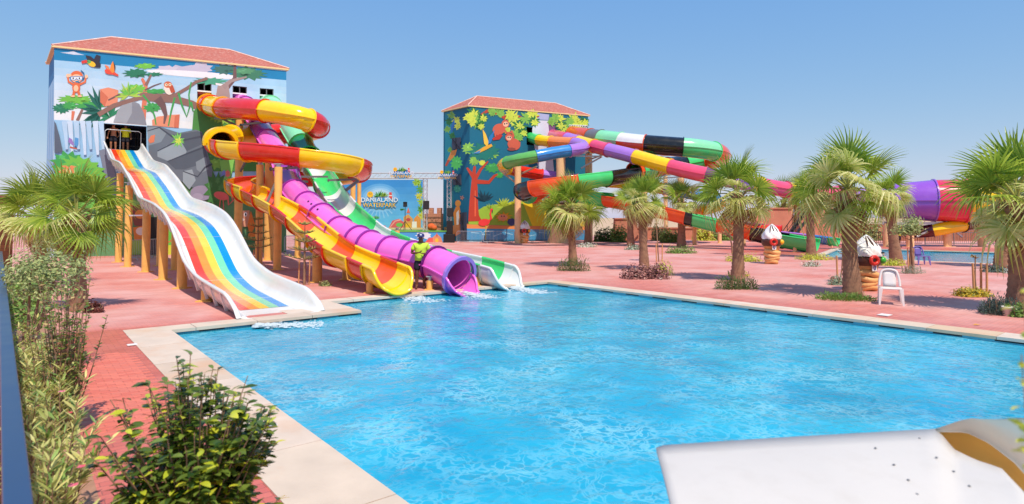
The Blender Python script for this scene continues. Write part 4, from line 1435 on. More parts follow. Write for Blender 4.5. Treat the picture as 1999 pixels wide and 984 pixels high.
for px, py in ((249, 521), (284, 531), (318, 546), (355, 563), (312, 519), (341, 527), (231, 512), (404, 588)):
    b = Wz(px, py, 0); s = slide_s(b)
    post(rainbow, b, max(0.3, floor_z(s) - 0.22), 0.155)
a_, b_ = Wz(249, 521, 0), Wz(284, 531, 0)
rb_ = MB(); rb_.bar(a_ + Vector((0, 0, 2.4)), b_ + Vector((0, 0, 2.4)), .06); rb_.build('brace', M_whitef, rainbow)
# rail at the start
rr = MB()
s0 = S_top + 0.15
zt = rim_z(S_top)
rr.tube([SP_(s0, 0.0, zt - 0.3), SP_(s0, 0.0, zt + 0.62), SP_(s0, 0.12, zt + 0.72), SP_(s0, WS - 0.12, zt + 0.72), SP_(s0, WS, zt + 0.62), SP_(s0, WS, zt - .3)], 0.022, 8)
rr.tube([SP_(s0, WS * .42, zt - 0.5), SP_(s0, WS * .42, zt + 0.72)], 0.018, 6)
rr.build('start_rail', M_steelw, rainbow)

# ---------------------------------------------------------------- red and yellow spiral
spiral = empty('spiral_slide', tuple(Wz(524, 508, 0)), 'red and yellow spiral slide winding down from the jungle mural to the pool', 'slide')
yp = pathpx([(402, 200, 39.6), (412, 206, 38), (440, 211, 36), (480, 213, 34.5), (530, 218, 33.5), (580, 228, 32.8), (612, 238, 33.4), (622, 248, 35), (600, 257, 36.4), (540, 262, 36.8), (480, 265, 35.6), (438, 268, 33.4), (424, 275, 31), (438, 283, 29.3),
             (475, 288, 28.4), (530, 293, 28), (600, 302, 28), (660, 311, 28.5), (698, 322, 30), (700, 333, 32), (660, 341, 34), (600, 344, 35), (540, 348, 34.8), (490, 352, 33), (466, 358, 30.6), (476, 367, 28.6), (506, 378, 27), (571, 413, 24.5), (645, 474, 21.4), (690, 497, 20.2), (728, 513, 19.2), (762, 527, 18.35)])
yc_ = yp
yp = spline(yc_)
YM = {'y': Y_, 'r': RD_, 'o': OR_}
seq = by_index(yp, yc_, [(.6, 'y'), (1.1, 'r'), (1.9, 'y'), (3.7, 'r'), (5.8, 'y'), (7.0, 'r'), (8.6, 'y'), (9.6, 'r'), (10.6, 'y'), (11.9, 'y'), (12.4, 'r'), (12.8, 'y'), (13.3, 'r'), (14.25, 'y'), (15.8, 'r'), (17.5, 'y'), (18.9, 'r'), (20.2, 'y'), (21, 'r'), (22.2, 'y'), (23.3, 'r'), (24.3, 'y'), (25.3, 'r'), (25.8, 'y'), (26.2, 'r'), (26.8, 'y'), (27.3, 'r'), (27.85, 'y'), (28.5, 'r'), (29.6, 'y'), (30.5, 'r'), (31, 'y')])
f_open, f_run = frac(yp, yc_, 12.6), frac(yp, yc_, 25.5)
def ykind(f): return 'tube' if f < f_open else (-196, 16) if f < f_run else (-185, 5)
make_flume(spiral, yp, 0.62, seq, ykind, YM, lip=0.055, inner={'r': OR_})
frY = frames(yp)
scoop(spiral, frY[-1], .62, Y_, .62, 5, -52)
arch = frames(yp)[round(f_open * (len(yp) - 1))]
mb = flange_mesh(arch, 0.62, -10, 190, h=0.2, w=0.3); mb.build('arch_collar', Y_, spiral)
for px, py, ht in ((464, 498, None), (524, 508, None), (541, 527, None), (581, 503, None), (619, 551, None), (637, 503, None), (677, 546, None), (505, 520, 2.2)):
    b = Wz(px, py, 0)
    q = nearest(yp, b)
    above = [p for p in yp if (p.xy - b.xy).length < 1.6]
    ztop = (max(p.z for p in above) - 0.9) if above else q.z
    if px in (464, 524, 637): ztop = W(px, 235 if px == 464 else 308 if px == 524 else 372, b.y).z
    post(spiral, b, max(0.4, ztop), 0.24 if px in (464, 524) else 0.17)
    if px in (464, 524, 541, 637):
        for zz in (ztop - 0.4, ztop * 0.6):
            near_p = min(yp, key=lambda p: (p - Vector((b.x, b.y, zz))).length)
            brace(spiral, Vector((b.x, b.y, zz)), near_p - Vector((0, 0, 0.66)), 0.1)
brace(spiral, W(455, 232, 36.5), W(420, 231, 37.6), .12); brace(spiral, W(470, 244, 35), W(520, 238, 34), .1)
brace(spiral, W(528, 330, 28.5), W(585, 327, 28), .11); brace(spiral, W(560, 329, 28.2), W(582, 312, 28), .1)
brace(spiral, W(675, 372, 30), W(700, 352, 30), .14); brace(spiral, W(640, 352, 30), W(696, 350, 30), .1)
b = Wz(722, 572, 0); post(spiral, b, 0.34, 0.11, M_post)

# ---------------------------------------------------------------- pink and purple tube
pinkt = empty('tube_slide', tuple(Wz(800, 556, 0)), 'pink tube slide with purple joints ending in an open round mouth', 'slide')
pc_ = pathpx([(471, 200, 40), (480, 205, 38.9), (502, 238, 36.5), (515, 260, 35), (537, 292, 32.8), (556, 323, 30.8), (564, 356, 29.2), (584, 385, 27.5), (609, 407, 26), (653, 445, 24), (691, 467, 22.8), (725, 483, 22), (782, 500, 21), (830, 509, 20.3), (861, 519, 19.8), (897, 539, 19.15)])
pp = spline(pc_)
PM = {'k': PK_, 'p': PU_}
pcut = by_index(pp, pc_, [(1, 'k'), (2.5, 'k'), (3.4, 'p'), (4.4, 'k'), (5.45, 'k'), (6.6, 'p'), (7.6, 'k'), (8.5, 'k'), (9.3, 'k'), (10.1, 'k'), (10.9, 'k'), (11.6, 'k'), (12.5, 'k'), (13.5, 'k'), (14.7, 'k')])
fr_p = make_flume(pinkt, pp, 0.56, pcut, lambda f: 'tube', PM, flange_mat=PU_)
scoop(pinkt, (fr_p[-1][0] - fr_p[-1][3] * .1, *fr_p[-1][1:]), .56, PK_, .72, 0, -50, 'mouth_lip', .04)
frt = [fr_p[-2], fr_p[-1]]
flange_mesh(frt[1], 0.56, 0, 360, 0.10, 0.10).build('mouth_collar', LV_, pinkt)
mbh = MB()
for f in (.62, .655, .69):
    p, x, y, t = fr_p[int(f * (len(fr_p) - 1))]
for i in range(5):
    p, x, y, t = fr_p[int((.67 + i * .011) * (len(fr_p) - 1))]
    c = p + (x * .62 + y * .785) * 0.562
    mbh = MB(); mbh.ball(c, (.05, .05, .05), 8, 6); mbh.build('port_hole', mat('port_dark', rgb(70, 20, 90), .5), pinkt)
for px, py in ((745, 553), (839, 566), (690, 535)):
    b = Wz(px, py, 0); q = min(pp, key=lambda p: (p.xy - b.xy).length)
    post(pinkt, b, max(.3, q.z - .75), .11, M_post)
for a, b in (((575, 372, 28.5), (640, 395, 28.5)), ((560, 350, 29.5), (600, 355, 31)), ((598, 372, 28), (650, 415, 28)), ((565, 345, 30), (640, 345, 31))):
    brace(pinkt, W(*a), W(*b), .1)

# ---------------------------------------------------------------- green and white flume
greens = empty('flume_slide', tuple(Wz(860, 545, 0)), 'green and white open flume beside the pink tube slide', 'slide')
gc_ = pathpx([(523, 204, 40.6), (532, 209, 39.4), (559, 237, 37.5), (577, 265, 36), (597, 297, 34.4), (612, 322, 33), (628, 340, 32), (647, 372, 30), (672, 404, 28), (697, 426, 26.8), (722, 448, 25.8), (766, 468, 24.5), (830, 490, 23), (893, 504, 22), (940, 515, 21.2), (978, 526, 20.65)])
gp = spline(gc_)
GM = {'g': GR_, 'm': MT_, 'w': WH_, 'd': DKG}
gcut = by_index(gp, gc_, [(.8, 'm'), (1.6, 'm'), (3.6, 'm'), (4.5, 'd'), (5.2, 'w'), (6.7, 'g'), (7.8, 'w'), (9.4, 'g'), (10.3, 'w'), (11.2, 'g'), (11.9, 'w'), (12.6, 'g'), (13.4, 'w'), (14.6, 'g'), (15, 'w')])
g_open = frac(gp, gc_, 4.5)
make_flume(greens, gp, 0.66, gcut, lambda f: 'tube' if f < g_open else (-188, 8), GM, lip=0.05)
scoop(greens, frames(gp)[-1], .66, WH_, .7, 8, -50)
for px, py in ((775, 520), (930, 558), (865, 540), (700, 500)):
    b = Wz(px, py, 0); q = min(gp, key=lambda p: (p.xy - b.xy).length)
    post(greens, b, max(.3, q.z - .85), .12, M_post)
b = Wz(688, 492, 0); post(greens, b, W(688, 350, b.y).z, .17, M_post)
post(greens, Wz(640, 497, 0), W(640, 372, Wz(640, 497, 0).y).z, .18, M_post)

# ---------------------------------------------------------------- far slides at the teal tower
big = empty('tube_slide', tuple(Wz(1095, 474, 0)), 'wide green, orange and black tube slide looping out from the teal tower', 'slide')
bc_ = pathpx([(1118, 262, 60.5), (1150, 268, 57), (1190, 273, 54.5), (1240, 280, 52.5), (1300, 285, 51.5), (1360, 290, 51), (1398, 297, 52), (1408, 306, 54.5), (1388, 314, 56.8), (1340, 320, 57), (1290, 327, 55), (1245, 335, 52), (1200, 342, 50), (1150, 348, 48.5), (1090, 356, 48), (1045, 363, 48.5), (1022, 371, 50.5), (1034, 379, 53), (1070, 381, 54), (1120, 382, 53), (1170, 384, 51), (1220, 391, 49), (1280, 404, 47), (1340, 418, 46), (1390, 430, 45), (1440, 441, 44), (1490, 453, 43), (1540, 463, 41.5), (1592, 471, 40.2)])
bp_ = spline(bc_, 0.5)
BMt = {'o': OB_, 'b': BK_, 'g': GR_, 'w': WH_, 'm': MT_, 'y': GY_}
bc = by_index(bp_, bc_, [(1, 'o'), (1.55, 'y'), (2.4, 'm'), (3.4, ('w', 'o')), (4.55, 'b'), (5.9, ('m', 'g')), (7.3, 'o'), (8.3, 'o'), (9, 'g'), (9.7, 'b'), (10.4, 'o'), (11, 'g'), (11.25, 'o'), (12.3, 'b'), (13.4, 'g'), (14.9, 'o'), (16, 'b'), (17, 'g'), (18, 'o'), (19.3, 'b'), (20.4, 'g'), (21.5, 'o'), (22.1, 'b'), (22.9, 'o'), (23.3, 'b'), (24.4, 'g'), (25.5, 'o'), (26.7, 'b'), (28, 'g')])  # mint upper shell over green paints in the sunlit top of that piece
b_open, b_run = frac(bp_, bc_, 11.2), frac(bp_, bc_, 20)
make_flume(big, bp_, 0.82, bc, lambda f: 'tube' if f < b_open else (-205, 25) if f < b_run else (-188, 8), BMt, lip=0.06)
def tower2_posts(root, rows, path=None):
    for px, py, top, r in rows:
        b = Wz(px, py, 0)
        post(root, b, W(px, top, b.y).z, r, M_post2)
tower2_posts(big, ((1011, 475, 318, .30), (1095, 474, 303, .42), (1150, 472, 300, .34), (1258, 470, 372, .30), (1330, 463, 300, .40), (1356, 478, 444, .17), (1405, 475, 448, .17), (1453, 480, 452, .12), (1500, 484, 468, .12), (1552, 492, 478, .12)))
cone = MB(); b = Wz(1090, 474, 0); cone.lathe([(1.1, 0), (.85, .6), (.5, 2.2), (.42, 3)], b, 16); cone.build('post_footing', M_post2, big)
for a, b in (((1011, 342, 56), (1048, 325, 51)), ((1011, 360, 56), (985, 340, 54)), ((1150, 312, 56), (1178, 302, 54)), ((1135, 328, 55), (1175, 306, 54)), ((1095, 305, 57), (1170, 305, 54)), ((1330, 318, 58), (1275, 312, 54)), ((1330, 345, 58), (1270, 350, 54)), ((1265, 348, 54), (1320, 340, 55)), ((1330, 300, 58), (1290, 305, 56)), ((1055, 398, 52), (1110, 392, 50)), ((1060, 390, 52), (1080, 375, 50))):
    brace(big, W(*a), W(*b), .12, M_steelw)
thin = empty('tube_slide', tuple(Wz(1258, 468, 0)), 'narrow pink, purple and yellow tube slide running straight from the teal tower', 'slide')
tcc = pathpx([(1078, 264, 61), (1100, 269, 58), (1140, 280, 55), (1180, 291, 52.5), (1240, 306, 50), (1310, 326, 47.5), (1370, 340, 46), (1420, 350, 45.5), (1480, 361, 46), (1540, 371, 47), (1600, 376, 48), (1660, 380, 49.5), (1720, 386, 51)])
tp = spline(tcc, 0.45)
TM = {'k': PR_, 'l': LV_, 'y': Y_, 'm': fibre('plum', rgb(110, 70, 100))}
tc_ = by_index(tp, tcc, [(1.15, 'k'), (1.7, 'l'), (2.5, 'y'), (3.2, 'k'), (4, 'l'), (4.96, 'y'), (6.05, 'k'), (6.7, 'm'), (7.6, 'l'), (8.05, 'y'), (8.9, 'k'), (9.5, 'y'), (10.5, 'k'), (11.3, 'l'), (12, 'y')])
make_flume(thin, tp, 0.60, tc_, lambda f: 'tube', TM)
tower2_posts(thin, ((1300, 462, 340, .25), (1545, 470, 385, .25)))
coil = empty('tube_slide', tuple(Wz(1045, 470, 0)), 'ribbed green, blue, lavender and orange tube slide coiling under the others', 'slide')
ccc = pathpx([(1034, 268, 60.3), (1060, 275, 58), (1095, 278, 56), (1125, 280, 54.5), (1140, 286, 53), (1128, 292, 51.6), (1085, 298, 51), (1040, 307, 50.5), (1000, 315, 51), (982, 323, 53), (994, 331, 55.5), (1030, 337, 57), (1075, 344, 57.6), (1130, 351, 57.3), (1190, 355, 56), (1250, 361, 54.5), (1310, 371, 53), (1360, 380, 52), (1398, 390, 52.8), (1402, 401, 55), (1370, 410, 57), (1335, 419, 55.4), (1340, 429, 52.6), (1380, 437, 50), (1440, 445, 48.5), (1520, 453, 47), (1580, 460, 46), (1640, 468, 44.5)])
cp = spline(ccc, 0.4)
CMt = {'g': GR_, 'y': Y_, 'o': OR_, 'l': LV_, 'b': BL_, 'e': LG_, 'r': RD_, 'p': fibre('peach', rgb(240, 140, 70))}
cc = by_index(cp, ccc, [(.7, 'g'), (1.4, 'y', .05), (2.9, 'p'), (5.3, 'l', .05), (6.85, 'b', .03), (8.4, 'e', .05), (9.7, 'y', .05), (11.6, 'r', .05), (12.2, 'l'), (13, 'l'), (13.9, 'g'), (14.9, 'y', .05), (15.35, 'o'), (15.8, 'r'), (16.4, 'l'), (17.9, 'b'), (20, 'y', .05), (22, 'o'), (23.5, 'y', .05), (24.4, 'o', .05), (25, 'r'), (26, 'l'), (26.6, 'b'), (27, 'g')])
make_flume(coil, cp, 0.52, cc, lambda f: 'tube' if f < .93 else (-185, 5), CMt, seam=True)
tower2_posts(coil, ((1385, 470, 442, .14), (1580, 488, 470, .12)))
# ---- the big funnel at the right
fun = empty('funnel_slide', tuple(Wz(1850, 475, 0)), 'huge purple, rose and yellow horizontal funnel standing on posts beyond the far pool', 'slide')
fd = 47.0
f_a, f_b = W(1715, 392, fd + 3), W(1960, 392, fd)
fpts = [f_a.lerp(f_b, t) for t in [i / 20 for i in range(21)]]
frf = frames(fpts)
def funnel_piece(i0, i1, r0, r1, m_):
    mb = MB(); rows_o, rows_i = [], []
    for i in range(i0, i1 + 1):
        r = r0 + (r1 - r0) * (i - i0) / (i1 - i0)
        rows_o.append(ring(frf[i], r, 0, 360, 36)); rows_i.append(ring(frf[i], r - .04, 0, 360, 36))
    for rws, fl in ((rows_o, 0), (rows_i, 1)):
        vs = [p for rg in rws for p in rg]
        fs = [(i * 37 + k, i * 37 + k + 1, (i + 1) * 37 + k + 1, (i + 1) * 37 + k) for i in range(i1 - i0) for k in range(36)]
        mb.add(vs, [f[::-1] for f in fs] if fl else fs, 0, True)
    o = mb.build('funnel_ring', m_, fun)
    flange_mesh(frf[i1], r1, 0, 360, .09, .1, 36).build('flange', m_, o)
    for s_ in (1, -1):
        k = MB()
        for i in range(i0, i1):
            for q in (i,):
                ra, rb2 = r0 + (r1 - r0) * (i - i0) / (i1 - i0), r0 + (r1 - r0) * (i + 1 - i0) / (i1 - i0)
                p, x, y, t = frf[i]; p2, x2, y2, t2 = frf[i + 1]
                k.add([p + x * s_ * (ra - .01) + y * .03, p + x * s_ * (ra + .07) + y * .03, p2 + x2 * s_ * (rb2 + .07) + y2 * .03, p2 + x2 * s_ * (rb2 - .01) + y2 * .03], [(0, 1, 2, 3)])
                k.add([p + x * s_ * (ra - .01) - y * .03, p + x * s_ * (ra + .07) - y * .03, p2 + x2 * s_ * (rb2 + .07) - y2 * .03, p2 + x2 * s_ * (rb2 - .01) - y2 * .03], [(3, 2, 1, 0)])
                k.add([p + x * s_ * (ra + .07) - y * .03, p + x * s_ * (ra + .07) + y * .03, p2 + x2 * s_ * (rb2 + .07) + y2 * .03, p2 + x2 * s_ * (rb2 + .07) - y2 * .03], [(0, 1, 2, 3)])
        k.build('seam_flange', m_, o)
funnel_piece(0, 9, 1.3, 1.68, fibre('violet', rgb(146, 84, 196))); funnel_piece(9, 14, 1.68, 1.70, fibre('crimson', rgb(222, 40, 84))); funnel_piece(14, 20, 1.70, 1.5, Y_)
for px in (1730, 1775, 1848, 1915):
    b = Wz(px, 473, 0); b.y = fd + 1.2; b.x = (px - PPX) / FPX * b.y; b.z = 0
    post(fun, b, W(px, 436, b.y).z, .28, M_post2)
bm_ = MB(); bm_.bar(W(1722, 436, fd + 1.2), W(1935, 436, fd + 1.2), .16, .2); bm_.build('beam', M_steelw, fun)
for a, b in (((1818, 440), (1848, 462)), ((1878, 462), (1848, 440)), ((1790, 462), (1830, 440))): brace(fun, W(*a, fd + 1.2), W(*b, fd + 1.2), .11, M_steelw)
ut = spline([W(1770, 452, 50), W(1810, 452, 48.5), W(1840, 446, 48), W(1880, 440, 48.2), W(1910, 436, 49)], .4)
make_flume(fun, ut, .5, [(.3, 'r'), (.7, 'y'), (1, 'r')], lambda f: 'tube', {'r': fibre('maroon', rgb(90, 20, 36)), 'y': Y_})
# ================================================================== plants
M_trunk = mat('palm_bark', rgb(150, 112, 88), 0.95, 0.25, 4, 0.9, 14, wear=(rgb(96, 68, 54), 0.7, 5))
M_bark = mat('sapling_bark', rgb(150, 116, 92), 0.9, 0.2, 8, 0.4, 30)
M_stake = mat('wooden_stake', rgb(206, 150, 104), 0.8, 0.15, 6, 0.3, 25)
M_frond = leafmat('fan_leaf', rgb(104, 140, 40), rgb(172, 196, 76), 0.34, 0.42)
M_frond2 = leafmat('fan_leaf_pale', rgb(158, 176, 78), rgb(224, 224, 156), 0.38, 0.42)
M_dead = leafmat('dry_fan_leaf', rgb(140, 108, 74), rgb(196, 164, 118), 0.7, 0.25)
M_pet = mat('leaf_stalk', rgb(164, 166, 84), 0.5, 0.15, 5)
def frond_mesh(seed, droop, span=125, nb=28, lp=0.72, lb=0.95, matl=None):
    rnd = random.Random(seed)
    mb = MB()
    mb.tube([(0, 0, 0), (0, lp * .5, .05), (0, lp, 0.03)], [0.028, 0.02, 0.013], 5, 0)
    for k in range(nb):
        a = R(-span + 2 * span * k / (nb - 1) + rnd.uniform(-2, 2))
        l = lb * (1 - 0.28 * (abs(a) / R(span)) ** 2) * rnd.uniform(0.88, 1.06)
        dx, dy = math.sin(a), math.cos(a)
        w = 0.027 * rnd.uniform(.85, 1.15)
        fold = 0.10 * abs(math.sin(a))                     # the fan folds up at its sides
        dr = droop * rnd.uniform(0.6, 1.5)
        pts = []
        for t, ww in ((0.02, .25), (0.35, 1.0), (0.58, .8), (0.82, .38), (1.0, .05)):
            z = 0.03 + fold * t * l - dr * max(0, t - 0.45) ** 1.8 * l * 1.6
            sh = l * t * (1 - 0.25 * dr * max(0, t - .5))
            c = Vector((dx * sh, lp + dy * sh, z))
            s_ = Vector((dy, -dx, 0)) * w * ww
            pts.append((c - s_, c + Vector((0, 0, -.012 * ww)), c + s_))
        vs = [p for tr in pts for p in tr]
        fs = []
        for i in range(4):
            fs += [(3 * i, 3 * i + 1, 3 * i + 4, 3 * i + 3), (3 * i + 1, 3 * i + 2, 3 * i + 5, 3 * i + 4)]
        mb.add(vs, fs, 1)
    me = mb.mesh('frond')
    me.materials.append(M_pet if matl is not M_dead else M_dead); me.materials.append(matl)
    return me
FR_UP = [frond_mesh(i, 0.25, 112, matl=M_frond) for i in range(3)]
FR_MID = [frond_mesh(10 + i, .75, 120, matl=M_frond2 if i == 0 else M_frond) for i in range(4)]
FR_LOW = [frond_mesh(20 + i, 1.4, 125, matl=M_frond if i == 0 else M_frond2) for i in range(3)]
FR_DEAD = [frond_mesh(30 + i, 1.6, 95, nb=22, matl=M_dead) for i in range(2)]
def palm(base, crown, rad, label, trunk_r=0.2, n=30, seed=0, dead=6, group='fan palms on the deck'):
    """base on the deck, crown = point the leaves spring from, rad = reach of the leaves in metres"""
    rnd = random.Random(seed + 5)
    root = empty('fan_palm', tuple(base), label, 'palm tree', group)
    mb = MB()
    h = crown.z - base.z
    pts, rs = [], []
    nn = max(8, int(h / 0.07))
    for i in range(nn + 1):
        t = i / nn
        p = base.lerp(crown, t) + Vector((math.sin(t * 3 + seed) * .03 * h * .3, math.cos(t * 2 + seed) * .02 * h * .3, 0))
        r = trunk_r * .9 * (1.22 - 0.30 * min(1, t * 3) - .08 * t) * (1 + (0.055 if i % 2 else -0.03)) * rnd.uniform(.97, 1.03)
        if t > 0.78: r *= 1 + (t - .78) * 1.3
        pts.append(p); rs.append(r)
    pts[0] = base - Vector((0, 0, .03))
    mb.tube(pts, rs, 14)
    tr = mb.build('trunk', M_trunk, root)
    bb = MB()                                             # old leaf bases under the crown
    for k in range(26):
        a = rnd.uniform(0, 6.28); z = crown.z - rnd.uniform(.0, .55) * min(1, h / 3)
        d = Vector((math.cos(a), math.sin(a), 0))
        c = Vector((crown.x, crown.y, z)) + d * trunk_r * .9
        bb.bar(c, c + d * .13 + Vector((0, 0, .13)), .06, .03)
    bb.build('leaf_bases', M_dead, tr)['kind'] = 'stuff'
    s = rad / 1.5
    n = int(n * .7)
    for k in range(n):
        u = (k + .5) / n
        el = 86 - 132 * u ** 0.95 + rnd.uniform(-16, 16)
        az = k * 137.5 + rnd.uniform(-14, 14)
        bank = FR_UP if u < .3 else FR_MID if u < .72 else FR_LOW
        me = bank[rnd.randrange(len(bank))]
        o = link('frond', me, None, root)
        sc = s * rnd.uniform(.72, 1.2)
        mw = Matrix.Translation(crown + Vector((0, 0, .12 * s * (1 - u)))) @ Matrix.Rotation(R(az), 4, 'Z') @ Matrix.Rotation(R(el), 4, 'X') @ Matrix.Rotation(R(rnd.uniform(-55, 55)), 4, 'Y') @ Matrix.Scale(sc, 4)
        o.matrix_parent_inverse = parent_inv(root)
        o.matrix_basis = mw
    for k in range(dead):
        o = link('dry_frond', FR_DEAD[k % 2], None, root)
        az = k * 360 / max(1, dead) + rnd.uniform(-20, 20)
        mw = Matrix.Translation(crown - Vector((0, 0, .1))) @ Matrix.Rotation(R(az), 4, 'Z') @ Matrix.Rotation(R(rnd.uniform(-75, -50)), 4, 'X') @ Matrix.Scale(s * rnd.uniform(.6, .85), 4)
        o.matrix_parent_inverse = parent_inv(root)
        o.matrix_basis = mw
    return root
def palm_px(bx, by, cx, cy, rpx, label, tr=0.2, n=30, seed=0, dead=6, **k):
    b = Wz(bx, by, 0)
    palm(b, W(cx, cy, b.y), px2m(rpx, b.y), label, tr, n, seed, dead, **k)
palm_px(1118, 519, 1113, 412, 68, 'fan palm rising from a rounded dark green shrub at the pool corner', .22, 34, 1)
palm_px(1147, 477, 1147, 405, 40, 'far fan palm in a pale flowered bed behind the dark green shrub palm', .32, 24, 2)
palm_px(1258, 527, 1254, 397, 60, 'slim fan palm growing out of burgundy plants', .22, 28, 3)
palm_px(1232, 481, 1230, 395, 42, 'fan palm in a silvery grey-green bed behind the burgundy plants', .30, 24, 4)
palm_px(1331, 483, 1331, 394, 46, 'fan palm with a flared trunk foot in a low green bed', .34, 26, 5)
palm_px(1441, 548, 1440, 382, 84, 'fan palm with a straight trunk in clipped green clumps', .235, 34, 6)
palm_px(1527, 466, 1530, 390, 42, 'small fan palm in front of the dark metal stairs', .30, 24, 7)
palm_px(1583, 503, 1580, 380, 52, 'fan palm in a yellow-green bed beside the green slide end', .28, 26, 8)
palm_px(1663, 578, 1655, 372, 105, 'large fan palm in front of an ice-cream sculpture, beside the white chair', .25, 40, 9, 9)
palm_px(1750, 510, 1736, 388, 54, 'leaning fan palm beside the person in a yellow shirt', .30, 28, 10)
palm_px(1957, 522, 1958, 402, 66, 'fan palm at the edge of the far pool, in flowering plants', .32, 30, 11)
palm_px(1992, 607, 1984, 395, 118, 'tall fan palm over a dusky shrub and a small white pot', .26, 40, 12, 9)
palm_px(152, 606, 150, 424, 104, 'broad fan palm in front of the waterfall mural', .2, 34, 13, 5)
palm_px(80, 560, 78, 428, 90, 'fan palm crowding the dark railing, behind the rounded little tree', .22, 30, 14, 4)

# ---------------------------------------------------------------- leaf clumps
def leaf_quad(c, nrm, l, w, rnd):
    up = Vector((rnd.uniform(-1, 1), rnd.uniform(-1, 1), rnd.uniform(-.2, 1)))
    t = up - nrm * up.dot(nrm)
    if t.length < 1e-3: t = Vector((1, 0, 0))
    t.normalize()
    s = nrm.cross(t)
    return [c - t * l * .5, c - s * w * .5 + nrm * w * .12, c + t * l * .5 - nrm * l * .12, c + s * w * .5 + nrm * w * .12]
def clump_mesh(mb, cen, rx, ry, rz, n, l, w, rnd, fill=0.35, spiky=False, mi=0):
    for _ in range(n):
        d = Vector((rnd.gauss(0, 1), rnd.gauss(0, 1), abs(rnd.gauss(0, 1)) * .9 - .1)).normalized()
        k = 1 - fill * rnd.random() ** 1.6 + 0.10 * rnd.gauss(0, 1)
        lump = 1 + .14 * math.sin(d.x * 7 + cen.x * 3) * math.cos(d.y * 6 + cen.y)
        p = cen + Vector((d.x * rx, d.y * ry, d.z * rz)) * k * lump
        if p.z < 0.02: p.z = 0.02 + rnd.random() * .04
        nn = (d + Vector((rnd.uniform(-.7, .7), rnd.uniform(-.7, .7), rnd.uniform(-.3, .8)))).normalized()
        ll = l * rnd.uniform(.7, 1.3)
        if spiky:
            t = (d + Vector((rnd.uniform(-.5, .5), rnd.uniform(-.5, .5), rnd.uniform(.1, .9)))).normalized()
            s = t.cross(Vector((rnd.uniform(-1, 1), rnd.uniform(-1, 1), .3))).normalized()
            q = [p - t * ll * .5, p - s * w * .5, p + t * ll * .5, p + s * w * .5]
        else:
            q = leaf_quad(p, nn, ll, w * rnd.uniform(.8, 1.2), rnd)
        mb.add(q, [(0, 1, 2, 3)], mi)
LM = {
    'dark': leafmat('shrub_dark', rgb(50, 79, 44), rgb(109, 144, 73), .4, .2),
    'green': leafmat('shrub_green', rgb(88, 122, 55), rgb(149, 182, 88), .45, .25),
    'lime': leafmat('shrub_lime', rgb(158, 174, 59), rgb(225, 225, 95), .5, .3),
    'grey': leafmat('shrub_grey', rgb(122, 144, 122), rgb(189, 205, 180), .6, .2),
    'wine': leafmat('shrub_wine', rgb(79, 39, 44), rgb(196, 142, 131), .35, .15),
    'maroon': leafmat('shrub_maroon', rgb(73, 35, 35), rgb(129, 73, 62), .4, .15),
    'blue': leafmat('shrub_dusky', rgb(53, 73, 70), rgb(113, 135, 122), .5, .2),
    'white': leafmat('shrub_whitish', rgb(140, 162, 118), rgb(240, 240, 236), .5, .2),
    'flower': leafmat('flowering', rgb(113, 138, 64), rgb(240, 205, 50), .5, .3),
    'olive': leafmat('olive_leaf', rgb(100, 122, 73), rgb(194, 203, 135), .45, .3),
    'yellow': leafmat('yellow_leaf', rgb(174, 185, 50), rgb(240, 236, 62), .5, .4),
    'rosy': leafmat('rosy_leaf', rgb(129, 149, 79), rgb(236, 174, 135), .5, .3),
    'needle': leafmat('needle_leaf', rgb(113, 131, 73), rgb(209, 212, 129), .5, .25),
    'ficus': leafmat('ficus_leaf', rgb(40, 72, 26), rgb(126, 146, 60), .22, .28, .6),
    'ficus_y': leafmat('ficus_leaf_young', rgb(174, 189, 46), rgb(225, 225, 73), .25, .35, .6),
    'oleander': leafmat('oleander_leaf', rgb(149, 160, 77), rgb(236, 230, 149), .45, .35),
    'dry': leafmat('dry_twig_leaf', rgb(140, 113, 73), rgb(196, 174, 118), .7, .2),
    'petal': leafmat('petal', rgb(230, 73, 106), rgb(240, 151, 174), .5, .3),
}
def bed(px, py, wpx, hpx, kind, label, n=None, clumps=3, leaf=None, seed=0, spiky=False, aspect=0.55, name='shrub', cat='plants'):
    b = Wz(px, py, 0)
    rx = px2m(wpx, b.y) / 2; h = px2m(hpx, b.y) * 1.12
    b = b + Vector((0, rx * aspect * .6, 0))
    rnd = random.Random(seed * 13 + int(px))
    root = empty(name, tuple(b), label, cat)
    n = n or int(260 + wpx * 9)
    l = leaf or max(0.06, 3.3 * b.y / FPX)
    for k in range(clumps):
        mb = MB()
        f = (k + .5) / clumps * 2 - 1
        cr = rx / clumps * (1.5 if clumps > 1 else 1)
        c = b + Vector((f * (rx - cr * .75) if clumps > 1 else 0, rnd.uniform(-.2, .2) * rx * aspect, 0.0))
        clump_mesh(mb, c, cr, rx * aspect * rnd.uniform(.8, 1.1), h * rnd.uniform(.8, 1.05), n // clumps, l, l * (.22 if spiky else .5), rnd, .5, spiky)
        o = mb.build('foliage', LM[kind], root)
        o['kind'] = 'stuff'
    st = MB()
    for k in range(14):
        p = b + Vector((rnd.uniform(-.8, .8) * rx, rnd.uniform(-.6, .6) * rx * aspect, 0))
        st.tube([p, p + Vector((rnd.uniform(-.1, .1), rnd.uniform(-.1, .1), h * .7))], .012, 4)
    so = st.build('stems', M_bark, root); so['kind'] = 'stuff'
    return root
bed(1121, 530, 70, 25, 'dark', 'rounded dark green shrub around a palm at the pool corner', 1700, 3, .09, spiky=True)
bed(1262, 545, 104, 27, 'wine', 'burgundy leafy plants around the slim palm', 1300, 4, .13)
bed(1296, 538, 44, 26, 'lime', 'yellow-green flowering clump beside the burgundy plants', 600, 2, .08)
bed(1145, 483, 48, 8, 'white', 'low pale flowering bed under a far palm', 400, 3)
bed(1237, 488, 36, 11, 'grey', 'low silvery grey-green bed under a palm', 400, 2)
